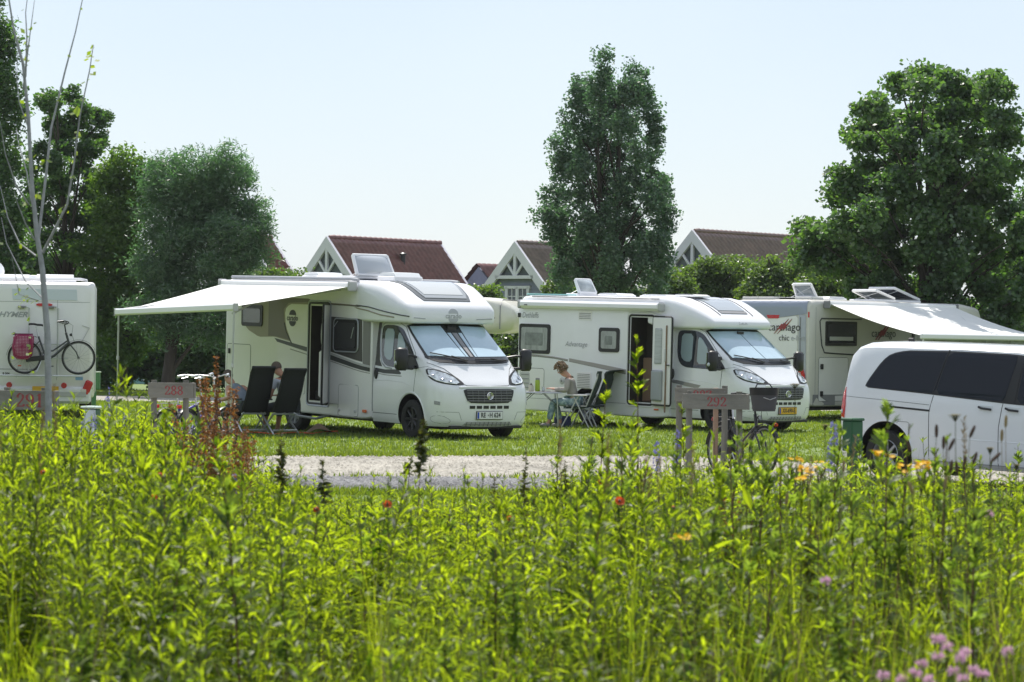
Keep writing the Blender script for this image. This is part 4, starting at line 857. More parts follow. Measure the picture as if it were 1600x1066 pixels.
# ================================================================== passenger van
def build_van():
    root = thing('van', 'white passenger van with dark tinted side windows parked at the right edge', 'van', (8.09, 36.94, -.14), R(-43), None, R(1.5))
    XF, XR = .86, -4.12
    # cross-section stations built as a loft over x: (x, half width at belt, roof z, bottom z, width at roof)
    st = [(-4.03, .74, 1.30, .36), (-4.02, .84, 1.42, .32), (-3.99, .90, 1.60, .28), (-3.94, .932, 1.74, .26), (-3.86, .945, 1.82, .25), (-3.74, .952, 1.862, .25), (-3.5, .956, 1.878, .25), (-3.0, .958, 1.888, .24), (-2, .96, 1.895, .24), (-1.0, .96, 1.885, .24), (-.4, .96, 1.85, .24), (-.1, .958, 1.78, .24), (.1, .955, 1.64, .24), (.3, .95, 1.45, .24), (.45, .945, 1.28, .24), (.62, .93, 1.12, .24), (.8, .90, 1.02, .24), (.95, .84, .95, .25), (1.04, .74, .86, .27), (1.09, .58, .72, .30)]
    # frac of height -> half-width factor
    prof = [(0, .93), (.06, .975), (.2, .99), (.38, 1.0), (.50, .993), (.60, .965), (.75, .905), (.88, .845), (.945, .79), (.975, .71), (.99, .60), (1.0, .30)]
    b = MB(); NN = 0
    for i, (x, w_, z1, z0) in enumerate(st):
        half = [(-w_*k if False else w_*k, z0+(z1-z0)*f if z1 > 1.3 else z0+(z1-z0)*f) for f, k in prof]
        ring = [(x, -y, z) for y, z in half]+[(x, 0, z1+.004)]+[(x, y, z) for y, z in reversed(half)]; NN = len(ring); b.v += ring
        if i:
            for k in range(NN): b.f.append(((i-1)*NN+k, (i-1)*NN+(k+1) % NN, i*NN+(k+1) % NN, i*NN+k))
    b.f.append(tuple(range(NN))); b.f.append(tuple(reversed(range(len(b.v)-NN, len(b.v)))))
    me = b.mesh('van'); bm = bmesh.new(); bm.from_mesh(me); 
    me2 = arch_cut(me, 0, .34, .41, .6); me2 = arch_cut(me2, -3.2, .36, .43, .6)
    sh = Shell(me2); body = link('body', me2, root, VANW, 25)
    for F, s in ((f_right, -1), (f_left, 1)):
        sh.drape('window_band', smoothpoly([(-3.60, 1.235), (-3.57, 1.32), (-3.38, 1.61), (-3.25, 1.715), (-3.02, 1.765), (-2.3, 1.785), (-1.3, 1.78), (-.45, 1.72), (-.2, 1.56), (.30, 1.17), (.27, 1.105), (-1.13, 1.12), (-1.45, 1.135), (-2.42, 1.185), (-2.6, 1.195)], 1), F, BLACK, body, .003, maxl=.08)
        g = sh.drape('rear_side_window', smoothpoly([(-3.58, 1.245), (-3.55, 1.32), (-3.36, 1.60), (-3.24, 1.70), (-3.02, 1.745), (-2.34, 1.76), (-2.34, 1.765), (-2.43, 1.205), (-2.6, 1.21)], 1), F, TINT, body, .007, maxl=.08)
        sh.drape('sliding_door_window', smoothpoly([(-2.31, 1.765), (-1.3, 1.76), (-1.22, 1.75), (-1.33, 1.15), (-1.45, 1.155), (-2.42, 1.20)], 1), F, TINT, body, .007, maxl=.08)
        sh.drape('pillar_trim', [(-1.21, 1.75), (-1.12, 1.745), (-1.16, 1.14), (-1.32, 1.15)], F, BLACK, body, .006, maxl=.1)
        sh.drape('front_side_window', smoothpoly([(-1.10, 1.74), (-.45, 1.70), (-.2, 1.55), (.28, 1.17), (.25, 1.12), (-1.13, 1.14)], 1), F, TINT, body, .007, maxl=.08)
        sh.line('window_edge', [(-2.325, 1.80), (-2.39, 1.5), (-2.47, 1.2)], F, BLACK, body, .008, off=.004)
        sh.line('door_seam', [(-2.33, 1.83), (-2.36, 1.72)], F, SEAM, body, .005); sh.line('door_seam', [(-2.45, 1.18), (-2.50, .95), (-2.49, .26)], F, SEAM, body, .005)
        sh.line('door_seam', [(-1.19, 1.83), (-1.20, 1.76)], F, SEAM, body, .005); sh.line('door_seam', [(-1.34, 1.13), (-1.39, .8), (-1.39, .26)], F, SEAM, body, .005); sh.line('roof_drip', [(-2.3, 1.805), (-1.2, 1.80), (-.5, 1.755), (-.2, 1.62)], F, SEAML, body, .005)
        sh.drape('sliding_rail', [(-3.28, 1.005), (-3.10, 1.005), (-2.49, .985), (-2.49, .96), (-3.10, .98), (-3.28, .995)], F, BLACK, body, .004)
        sh.line('side_crease', [(-3.95, 1.10), (-3.3, 1.08), (-2.5, 1.05)], F, SEAML, body, .004); sh.line('fuel_flap', rrect(-3.02, .58, -2.82, .80, .03, 2), F, SEAML, body, .004, closed=True)
        sh.line('side_crease', [(-2.45, .64), (-1.9, .62), (-.5, .62)], F, VANW, body, .010, off=-.005); sh.line('sill_seam', [(-2.72, .30), (-.45, .30)], F, SEAML, body, .006)
        for x in (-1.60, -1.18):
            p, n = sh.hit(F, x, 1.055); hb = MB().rbox(p+n*.002, (.20, .012, .075), .005).build('handle_recess', VANW, body); sh.line('door_handle', [(x-.10, 1.065), (x-.05, 1.05), (x+.10, 1.04)], F, BLACK, hb, .016, off=.028)
        sh.line('wheel_arch_lip', [(-3.2+.44*math.cos(t), .36+.44*math.sin(t)) for t in np.linspace(-.1, PI+.1, 22)], F, VANW, body, .010, off=-.002)
        sh.drape('sill_trim', [(-2.75, .30), (-.43, .30), (-.43, .25), (-2.75, .25)], F, LGREY, body, .004)
        tl = sh.drape('tail_light', [(-4.01, 1.18), (-3.93, 1.22), (-3.90, 1.0), (-3.91, .80), (-4.0, .80), (-4.02, 1.0)], F, RED, body, .012, maxl=.1)
        sh.drape('tail_lens', [(-4.01, .92), (-3.94, .92), (-3.94, .86), (-4.01, .86)], F, LAMP, tl, .018)
        sh.line('bumper_seam', [(-3.99, .78), (-3.88, .74), (-3.72, .42)], F, SEAML, body, .004)
        MB().rbox((.12, s*1.08, 1.22), (.14, .22, .20), .05).build('door_mirror', VANW, body)
    RR = lambda u, v: (Vector((-8, u, v)), Vector((1, 0, 0)))
    sh.drape('rear_window', smoothpoly([(-.66, 1.62), (.66, 1.62), (.72, 1.15), (-.72, 1.15)], 1), RR, TINT, body, .006)
    sh.drape('windscreen', smoothpoly([(-.70, 1.70), (.70, 1.70), (.84, 1.16), (-.84, 1.16)], 1), f_front, TINT, body, .006)
    sh.drape('grille', [(-.42, .80), (.42, .80), (.36, .60), (-.36, .60)], f_front, BLACK, body, .01)
    for s in (-1, 1): sh.drape('headlight', [(s*.50, .84), (s*.80, .93), (s*.82, .80), (s*.50, .70)], f_front, LAMP, body, .01)
    MB().rbox((-4.04, 0, .42), (.10, 1.5, .22), .04).build('rear_bumper', VANW, root)
    MB().rbox((-3.35, -.2, 1.90), (.10, .05, .06), .015).build('roof_antenna', BLACK, root)
    for x in (0, -3.2):
        MB().box((x, 0, .45), (.8, 1.15, .45)).build('wheel_well', BLACK, root)
        for s in (-1, 1): wheel(root, x, s*.84, s, r=.335, wd=.225, rimmat=SILVER)
    MB().box((-1.6, 0, .26), (4.4, 1.4, .08)).build('chassis', BLACK, root)
build_van()
# ------------------------------------------------------------------ holiday houses beyond the hedge
TILER = mat('red_roof_tiles', (.22, .100, .090), .38, var=.35, scale=3.5); TILEG = mat('grey_roof_tiles', (.21, .15, .135), .5, var=.35, scale=3); TILEB = mat('brown_roof_tiles', (.19, .115, .10), .38, var=.35, scale=3)
TRIMW = mat('white_painted_wood', (.66, .64, .70), .5, var=.06, scale=2); TRIMS = mat('pale_grey_barge_board', (.50, .49, .56), .5)
CLADB = mat('blue_grey_cladding', (.23, .245, .34), .6, var=.15, scale=2); CLADG = mat('pale_grey_cladding', (.37, .36, .42), .6, var=.12, scale=2)
def roof_plane(name, x0, x1, ridge, eave, mt, parent, tw=.30, tl=.34):
    """pantile relief: ridge and eave are (y, z); rows step down, columns wave"""
    nx = int((x1-x0)/tw)*4; L = math.hypot(eave[0]-ridge[0], eave[1]-ridge[1]); rows = int(L/tl)
    d = np.array([eave[0]-ridge[0], eave[1]-ridge[1]])/L; n = np.array([-d[1], d[0]]); 
    if n[1] < 0: n = -n
    xs = np.linspace(x0, x1, nx+1); wv = .035*np.abs(np.sin(np.arange(nx+1)*PI/4))
    V = []; F = []
    for r_ in range(rows):
        for e in (0, 1):
            s = L*(r_+e)/rows; h = wv+(.0 if e == 0 else .045)
            V.append(np.stack([xs, ridge[0]+d[0]*s+n[0]*h, ridge[1]+d[1]*s+n[1]*h], -1))
    V = np.concatenate(V); w_ = nx+1
    for r_ in range(rows*2-1):
        i = np.arange(nx)+r_*w_; F.append(np.stack([i, i+1, i+1+w_, i+w_], -1))
    o = link(name, np_mesh(name, V, np.concatenate(F)), parent, mt); o['kind'] = 'stuff'; return o
def house(label, peakpx, d, q, halfw, slope, L, tiles, clad, gable_truss=True, win=None, name='holiday_house', proof=.42, vent=None, eave_over=0, truss_h=1.15, wall_h=None):
    """gable faces the camera's left; x local runs away along the ridge; y left"""
    pk = PX(*peakpx, d); root = thing(name, label, 'house', (pk.x, pk.y, 0), R(90-q)); Z = pk.z
    run = halfw; ez = Z-run*slope
    for s in (-1, 1):
        roof_plane('roof_tiles', 0.06, L, (s*.03, Z+.02), (s*run, ez+.02), tiles, root)
        MB().prism([(0, Z-.06), (s*run, ez-.06), (s*run, ez-.16), (0, Z-.16)], lambda u, v, t: (t, u, v), .05, L-.02).build('roof_deck', TRIMS, root)
        # barge boards front and back
        for xx in (-.10, L-.02):
            bb = MB().prism([(0, Z+.10), (s*(run+.08), ez+.10-.08*slope), (s*(run+.08), ez-.42-.08*slope), (0, Z-.42)], lambda u, v, t: (t, u, v), xx, xx+.14); bb.build('barge_board', TRIMW if xx < 0 else TRIMW, root)
        MB().box((L/2, s*(run+.02), ez-.04), (L, .12, .14)).build('gutter', TRIMS, root)
    rt = MB(); n = int(L/.33)
    for k in range(n): x = .1+k*.33; rt.tube([(x, 0, Z+.05), (x+.34, 0, Z+.07)], [.10, .12], 8)
    o = rt.build('ridge_tiles', tiles, root); o['kind'] = 'stuff'
    # walls
    ww = run-.35; wz = Z-(run-.35)*0-.2; hz = ez+.35*slope
    MB().prism([(-ww, 0), (ww, 0), (ww, Z-ww*slope-.16), (0, Z-.18), (-ww, Z-ww*slope-.16)], lambda u, v, t: (t, u, v), .25, L-.25).build('wall', clad, root, None)
    cb = MB(); z = .1
    while z < Z-.5:
        w2 = min(ww, (Z-.22-z)/slope)-.02
        if w2 > .1: cb.add([(.245, -w2, z), (.245, w2, z), (.205, w2, z+.0), (.205, -w2, z), (.24, -max(.02, w2-.17/slope), z+.17), (.24, max(.02, w2-.17/slope), z+.17)], [(3, 2, 5, 4), (0, 1, 2, 3)])
        z += .17
    o = cb.build('cladding_boards', clad, root, None); o['kind'] = 'stuff'
    if gable_truss:
        th = truss_h; hw = th/slope*.98
        MB().box((-.02, 0, Z-.45-th), (.16, 2*hw+.35, .14)).build('tie_beam', TRIMW, root); MB().box((-.02, 0, Z-.42-th/2), (.12, .13, th)).build('king_post', TRIMW, root)
        for s in (-1, 1): MB().tube([(-.02, 0, Z-.42-th), (-.02, s*hw*.50, Z-.38-th*.46)], .07, 4).build('brace', TRIMW, root)
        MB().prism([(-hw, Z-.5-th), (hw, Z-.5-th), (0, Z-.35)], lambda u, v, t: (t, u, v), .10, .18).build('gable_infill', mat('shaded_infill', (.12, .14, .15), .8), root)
    if win:
        for (y, zc, w_, h_) in win:
            f = MB()
            f.box((.16, y, zc+h_/2), (.12, w_+.2, .12)); f.box((.16, y, zc-h_/2), (.14, w_+.3, .12)); f.box((.16, y-w_/2, zc), (.12, .12, h_)); f.box((.16, y+w_/2, zc), (.12, .12, h_)); f.box((.155, y, zc), (.11, .12, h_))
            fo = f.build('window', TRIMW, root); 
            for s in (-1, 1):
                cw = w_/2-.12; cy_ = y+s*w_/4
                MB().box((.185, cy_, zc), (.03, cw+.06, h_-.1)).build('pane', mat('house_pane', (.05, .065, .085), .05, coat=.5), fo)
                g = MB(); g.box((.155, cy_, zc), (.03, .035, h_-.1))
                for k in (-1, 1): g.box((.152, cy_, zc+k*h_/6), (.03, cw, .035))
                for e in (-1, 1): g.box((.150, cy_+e*cw/2, zc), (.05, .05, h_-.1))
                g.build('glazing_bar', TRIMW, fo)
    if vent:
        x, t = vent; y = -run*t; z = Z-run*t*slope
        v = MB(); v.tube([(x, y, z-.05), (x, y, z+.42)], .10, 8); v.lathe([(.16, .40), (.16, .46), (.05, .52)], 10, Matrix.Translation((x, y, z))); v.build('roof_vent', BLACK, root)
    return root
house('holiday house with dark red tiled roof and pale truss gable behind the striped motorhome', (512, 373), 122, 40, 3.4, 1.13, 7.3, TILER, CLADG, vent=(3.9, .26), win=[(-.0, 3.05, 1.0, .9)])
house('blue grey clad house with white paired gable window beside the poplar', (806, 381), 118, 38, 3.3, 1.12, 6.5, TILEG, CLADB, win=[(0, 3.35, 1.15, 1.15)], truss_h=.95)
house('brown tiled holiday house with white truss gable above the right hedge', (1083, 363), 120, 40, 3.4, 1.05, 8.0, TILEB, CLADG, vent=(4.2, .40))
house('red tiled house end just right of the willow crown', (388, 372), 124, 40, 3.4, 1.13, 1.4, TILER, CLADG, gable_truss=False)
def annex():
    p = PX(745, 412, 128); root = thing('house_annex', 'low red tiled annex roof between the red roofed and the blue grey house', 'house', (p.x, p.y, 0), R(42)); Z = p.z
    roof_plane('roof_tiles', 0, 3.4, (0, Z), (-2.3, Z-1.9), TILER, root); roof_plane('roof_tiles', 0, 3.4, (.05, Z), (2.3, Z-1.9), TILER, root)
    roof_plane('lower_roof_tiles', -.9, 3.6, (-2.35, Z-2.0), (-3.6, Z-2.45), TILER, root)
    MB().prism([(-2.1, 0), (2.1, 0), (2.1, Z-1.9), (0, Z-.15), (-2.1, Z-1.9)], lambda u, v, t: (t, u, v), .1, 3.3).build('wall', CLADB, root, None)
    q = MB(); q.tube([(3.35, 0, Z+.05), (3.35, -2.4, Z-1.9)], .12, 4); q.build('barge_board', TRIMW, root)
annex()

# ------------------------------------------------------------------ trees and shrubs
L_POP = leafmat('poplar_leaf', (.062, .118, .078), (.110, .180, .100), tr=.45, tcol=(1.3, 1.7, .95), gloss=.05, nscale=.5)
L_MAP = leafmat('maple_leaf', (.048, .105, .048), (.095, .165, .058), tr=.48, tcol=(1.9, 2.1, .6), gloss=.05, nscale=.5)
L_WIL = leafmat('willow_leaf', (.052, .105, .060), (.115, .200, .098), tr=.48, tcol=(1.3, 1.8, .8), gloss=.06, nscale=.5)
L_DRK = leafmat('alder_leaf', (.040, .090, .042), (.080, .145, .050), tr=.46, tcol=(1.9, 2.2, .6), gloss=.04, nscale=.5)
L_BRI = leafmat('bright_tree_leaf', (.050, .110, .028), (.095, .170, .038), tr=.50, tcol=(2.0, 2.0, .5), gloss=.03, nscale=.5)
L_HED = leafmat('hedge_leaf', (.065, .120, .036), (.130, .195, .060), tr=.42, tcol=(1.8, 1.9, .6), gloss=.05, nscale=.9)
BARK = mat('grey_brown_bark', (.055, .045, .035), .9, var=.4, scale=6, bump=.6, bscale=20, squash=(1, 1, .2)); BARKL = mat('sapling_bark', (.40, .40, .41), .75, var=.25, scale=14, bump=.3)
def leaf_cloud(P, size, asp=.6, up=.25, rng=RNG, droop=0.):
    """P (n,3) leaf centres -> folded rhombic leaves, random directions"""
    n = len(P); a = rng.normal(0, 1, (n, 3)); a[:, 2] = a[:, 2]*.6-droop; a /= np.linalg.norm(a, axis=1)[:, None]
    b = rng.normal(0, 1, (n, 3)); b[:, 2] += up; b -= a*(a*b).sum(1)[:, None]; b /= np.linalg.norm(b, axis=1)[:, None]
    s = size*rng.uniform(.6, 1.35, n)[:, None]; c = np.cross(a, b)
    V = np.stack([P-a*s*.5, P+b*s*asp*.5+c*s*.06, P+a*s*.5, P-b*s*asp*.5+c*s*.06], 1)
    return V
def crown_points(blobs, n_cl, per, cs, rng, shell=.55):
    """clumps scattered in ellipsoid blobs: (cx,cy,cz, rx,ry,rz)"""
    B = np.array(blobs); vol = B[:, 3]*B[:, 4]*B[:, 5]; pr = vol**.8/(vol**.8).sum(); k = rng.choice(len(B), n_cl, p=pr)
    d = rng.normal(0, 1, (n_cl, 3)); d /= np.linalg.norm(d, axis=1)[:, None]; r = rng.uniform(shell**3, 1, n_cl)**(1/3)
    r *= rng.uniform(.82, 1.10, n_cl); C = B[k, :3]+d*r[:, None]*B[k, 3:]
    csz = cs*rng.uniform(.5, 1.35, n_cl); q = np.clip(rng.normal(0, 1, (n_cl, per, 3)), -1.5, 1.5); q *= (csz*.55)[:, None, None]*np.array([1, 1, .75])
    return C, (C[:, None, :]+q).reshape(-1, 3)
def tree(name, label, cat, d, blobs_px, leafm, leaf=.14, n_cl=500, per=45, cs=.35, base=None, trunks=None, seed=1, group=None, asp=.6, shell=.5, droop=0., depth=.8, limbs=26, stretch=1.1, minis=5, spread=None):
    """blobs_px: crown outline lobes (u, v, ru, rv) seen from the front at depth d, turned into metres; lobes get depth and spread"""
    rg = np.random.default_rng(seed); s = FPX/d; bl = []
    for (u, v, ru, rv) in blobs_px:
        p = PX(u, v, d); off = rg.uniform(-1, 1)*(spread if spread else .35*ru/s); bl.append((p.x, p.y+off, p.z, ru/s, depth*ru/s, rv/s))
    bx = PX(base if base is not None else blobs_px[0][0], 533, d); root = thing(name, label, cat, (bx.x, d, gzf(bx.x, d)), 0, group); o = Vector(root.location)
    mini = []
    for (cx, cy_, cz, rx, ry, rz) in bl:      # small bosses on every lobe break the outline
        for k in range(minis):
            dv = rg.normal(0, 1, 3); dv /= np.linalg.norm(dv); f = rg.uniform(.26, .46); mini.append((cx+dv[0]*rx*.92, cy_+dv[1]*ry*.92, cz+dv[2]*rz*.92, rx*f, ry*f, rz*f*stretch))
    if minis: bl = [(a, b, c, d_*.86, e*.86, f*.86) for a, b, c, d_, e, f in bl]+mini
    C, P = crown_points(bl, n_cl, per, cs, rg, shell); V = leaf_cloud(P, leaf, asp, rng=rg, droop=droop)-np.array(o)
    F = np.arange(len(V)*4).reshape(-1, 4); link('crown', np_mesh('crown', V.reshape(-1, 3), F), root, leafm)
    tr = MB()
    if trunks is None: trunks = [(0, .16, 1.)]
    ends = C-np.array(o); top = max(b[2]+b[5]*.4 for b in bl)
    for (dx, r0, fr) in trunks:
        H_ = top*fr; pts = []; rr = []
        for k in range(9):
            t = k/8; pts.append((dx*t*1.0+.12*math.sin(t*5+dx*3), .1*math.sin(t*4+1), H_*t)); rr.append(r0*(1-.85*t))
        tr.tube(pts, rr, 8)
        for k in range(limbs//len(trunks)):
            e = ends[rg.integers(len(ends))]; t = min(.9, max(.12, (e[2]-.9*abs(e[0]))/H_*.8)); i = t*8; j = int(i); a = Vector(pts[j]).lerp(Vector(pts[min(8, j+1)]), i-j); m_ = a.lerp(Vector(e), .5)+Vector((0, 0, .12*(Vector(e)-a).length))
            tr.tube([a, m_, Vector(e)], [r0*(1-.85*t)*.45, r0*.16, .012], 5)
    tr.build('trunk', BARK, root, 60); return root
def rows_to_lobes(rows, su, sv, ru, rv, seed, skip=.12, depth=3.):
    """fill outline rows (v, u0, u1) with many small lobes"""
    rg = np.random.default_rng(seed); out = []
    for (v, u0, u1) in rows:
        n = max(1, int(round((u1-u0)/su))); 
        for k in range(n):
            if rg.random() < skip and 0 < k < n-1: continue
            a, b = rg.uniform(*ru), rg.uniform(*rv); u = u0+(u1-u0)*(k+.5)/n if n > 1 else (u0+u1)/2; out.append((u+rg.uniform(-.25, .25)*su, v+rg.uniform(-.35, .35)*sv, a, b))
    return out
# centre poplar with twin stems
tree('poplar_tree', 'tall twin stemmed poplar standing behind the second motorhome in the middle', 'tree', 84, rows_to_lobes([(118, 930, 952), (124, 968, 1002), (140, 902, 956), (142, 964, 1024), (158, 882, 1026), (184, 878, 1032), (210, 866, 1034), (236, 860, 1036), (262, 862, 1036), (288, 866, 1040), (312, 842, 1052), (334, 836, 1056), (356, 850, 1052), (380, 862, 1044), (404, 868, 1046), (428, 870, 1044), (452, 872, 1040)], 27, 25, (13, 21), (24, 40), 3, .04), L_POP, leaf=.10, n_cl=2300, per=34, cs=.23, base=955, trunks=[(-.75, .16, .9), (.35, .19, .95)], seed=3, limbs=60, shell=.1, stretch=1.7, minis=1, spread=1.5)
# right maple group
tree('maple_tree', 'large dark maple rising behind the awning and the white van', 'tree', 71, rows_to_lobes([(122, 1436, 1480), (122, 1496, 1556), (146, 1376, 1566), (172, 1338, 1366), (174, 1384, 1568), (200, 1334, 1578), (228, 1336, 1586), (256, 1350, 1586), (284, 1300, 1330), (284, 1352, 1576), (312, 1298, 1588), (340, 1300, 1596), (346, 1256, 1290), (366, 1252, 1600), (390, 1256, 1610), (418, 1276, 1620), (448, 1330, 1640), (476, 1360, 1650), (504, 1380, 1650), (532, 1400, 1650)], 38, 27, (22, 33), (16, 26), 5, .05), L_MAP, leaf=.125, n_cl=3000, per=36, cs=.28, base=1450, trunks=[(-.5, .16, .9), (.5, .20, .95), (0, .15, .85)], seed=5, limbs=70, shell=.15, asp=.75, minis=1, spread=1.8)
tree('dark_tree', 'dark leafy tree at the right edge behind the maple', 'tree', 80, [(1600, 470, 90, 70), (1540, 520, 80, 50), (1640, 380, 60, 80), (1440, 530, 60, 40)], L_DRK, leaf=.13, n_cl=900, per=36, cs=.45, base=1600, seed=6, limbs=10)
# willow left
tree('willow_tree', 'rounded grey green willow between the left trees and the striped motorhome', 'tree', 80, [(300, 270, 60, 46), (255, 275, 42, 46), (360, 285, 44, 50), (325, 320, 85, 60), (260, 340, 60, 60), (395, 345, 36, 45), (330, 385, 88, 55), (250, 410, 50, 60), (390, 395, 34, 36), (320, 445, 85, 45), (260, 480, 55, 50), (330, 500, 70, 50)], L_WIL, leaf=.14, n_cl=2700, per=36, cs=.32, base=262, trunks=[(-.1, .22, .6), (.9, .12, .6)], seed=8, asp=.22, droop=.5, shell=.45, limbs=14, minis=4)
# left trees
tree('alder_tree', 'tall dark tree with a feathery top left of the willow', 'tree', 86, rows_to_lobes([(140, 90, 108), (162, 76, 136), (186, 68, 152), (212, 66, 158), (238, 52, 150), (264, 44, 140), (290, 26, 170), (318, 24, 180), (346, 16, 190), (374, 16, 200), (402, 14, 200), (430, 10, 200), (458, 10, 200)], 30, 27, (16, 25), (13, 21), 9, .15), L_DRK, leaf=.12, n_cl=1700, per=34, cs=.22, base=100, trunks=[(-.2, .17, .95), (.5, .12, .8)], seed=9, shell=.15, limbs=44, minis=1, spread=1.4)
tree('dark_tree', 'tallest dark tree cut off by the left edge of the view', 'tree', 82, [(-10, 90, 32, 90), (5, 150, 34, 60), (0, 240, 40, 60), (-15, 320, 55, 60), (10, 400, 50, 60), (-30, 20, 40, 60)], L_DRK, leaf=.13, n_cl=900, per=36, cs=.32, base=-10, seed=10, shell=.3, limbs=20)
tree('young_tree', 'brighter green tree squeezed between the feathery tree and the willow', 'tree', 84, [(195, 260, 34, 36), (165, 285, 26, 30), (230, 300, 28, 40), (190, 330, 48, 50), (175, 400, 55, 45), (215, 430, 45, 45), (180, 470, 60, 40), (205, 520, 50, 45)], L_BRI, leaf=.125, n_cl=900, per=34, cs=.34, base=190, seed=12, shell=.4, limbs=18)
tree('dark_shrub', 'dark shrub filling the gap right of the motorhome with the bicycle', 'shrub', 88, [(190, 520, 45, 45), (230, 560, 45, 40), (175, 580, 40, 40), (300, 560, 60, 55), (350, 540, 50, 60), (255, 510, 45, 45)], L_DRK, leaf=.16, n_cl=640, per=36, cs=.36, base=240, seed=13, limbs=10)
tree('dark_shrub', 'shrub belt under the left trees behind the motorhome roof', 'shrub', 90, [(40, 440, 80, 50), (-40, 470, 80, 60), (120, 470, 70, 50), (60, 540, 90, 60), (150, 560, 60, 55)], L_DRK, leaf=.17, n_cl=560, per=34, cs=.42, base=40, seed=14, limbs=8)
# shrubs in front of the houses
HG = 'green shrubs between the camping lawn and the houses'
for i, (lab, dd, bl, mt_) in enumerate([
    ('low rounded shrub right of the willow, seen over the awning rail', 92, [(415, 440, 30, 22), (385, 450, 40, 28), (450, 445, 26, 24), (405, 500, 60, 40)], L_HED),
    ('loose shrub in front of the red roofed house gable', 98, [(470, 452, 30, 22), (500, 458, 26, 18), (450, 432, 12, 10), (485, 480, 50, 30)], L_HED),
    ('shrub peeking over the cab of the striped motorhome', 95, [(745, 468, 28, 20), (770, 490, 34, 30), (720, 480, 30, 25), (760, 540, 60, 40)], L_HED),
    ('shrub in the gap between the two front motorhomes', 93, [(815, 520, 30, 40), (800, 560, 40, 45), (845, 545, 40, 50)], L_HED),
    ('bright shrub at the foot of the poplar on its left', 88, [(880, 470, 36, 24), (915, 478, 30, 22), (860, 485, 30, 20), (890, 510, 60, 40)], L_HED),
    ('bright shrub at the foot of the poplar on its right', 90, [(1040, 450, 36, 30), (1010, 470, 40, 26), (965, 482, 36, 20), (1030, 500, 60, 40)], L_HED),
    ('broad rounded shrub below the brown roof, left part of the hedge', 92, [(1100, 430, 40, 26), (1150, 425, 46, 24), (1090, 460, 50, 30), (1150, 470, 60, 35), (1120, 520, 80, 50)], L_HED),
    ('tall middle shrub of the hedge below the brown roof', 90, [(1205, 430, 40, 24), (1240, 435, 36, 26), (1190, 465, 50, 32), (1240, 480, 55, 40), (1210, 520, 80, 50)], L_HED),
    ('right shrub of the hedge merging with the maple', 88, [(1285, 440, 36, 28), (1320, 450, 36, 30), (1290, 480, 50, 36), (1340, 490, 50, 40), (1310, 530, 80, 50)], L_HED),
    ('bright shrub at the right edge behind the awning', 82, [(1570, 510, 50, 40), (1600, 450, 34, 40), (1530, 540, 50, 36)], L_BRI)]):
    tree('hedge_shrub', lab, 'shrub', dd, bl, mt_, leaf=.115, n_cl=720 if len(bl) > 4 else 460, per=42, cs=.30, base=bl[0][0], seed=20+i, group=HG, shell=.6, limbs=8, asp=.7)
# distant trees closing the horizon behind the houses
far = []
for i in range(26):
    x = -75+i*6+random.uniform(-2, 2); y = 165+random.uniform(-10, 25); far.append((x, y, 1.2+random.uniform(0, 1.), 4.6, 3.5, 2.2+random.uniform(0, .9)))
_rg = np.random.default_rng(77); _C, _P = crown_points(far, 1400, 16, 1.0, _rg, .4); _V = leaf_cloud(_P, .5, .7, rng=_rg)
tag(link('distant_wood', np_mesh('distant_wood', _V.reshape(-1, 3), np.arange(len(_V)*4).reshape(-1, 4)), None, L_DRK), 'far belt of trees behind the holiday houses', None, None, 'stuff')
# trees behind the photographer, mirrored in the vehicle windows
_far = [(-70+i*5.5+random.uniform(-2, 2), -34-random.uniform(0, 14), 3+random.uniform(0, 1.5), 4.2, 3.2, 3.4+random.uniform(0, 2.2)) for i in range(28)]+[(-21+random.uniform(-4, 3), -14+i*3.9, 5.5+random.uniform(0, 3), 3.4, 3.2, 5+random.uniform(0, 2.5)) for i in range(15)]
_C, _P = crown_points(_far, 2200, 14, 1.0, _rg, .3); _V = leaf_cloud(_P, .55, .7, rng=_rg)
tag(link('wood_behind', np_mesh('wood_behind', _V.reshape(-1, 3), np.arange(len(_V)*4).reshape(-1, 4)), None, L_DRK), 'belt of trees on the near side of the meadow, mirrored in the windows', None, None, 'stuff')
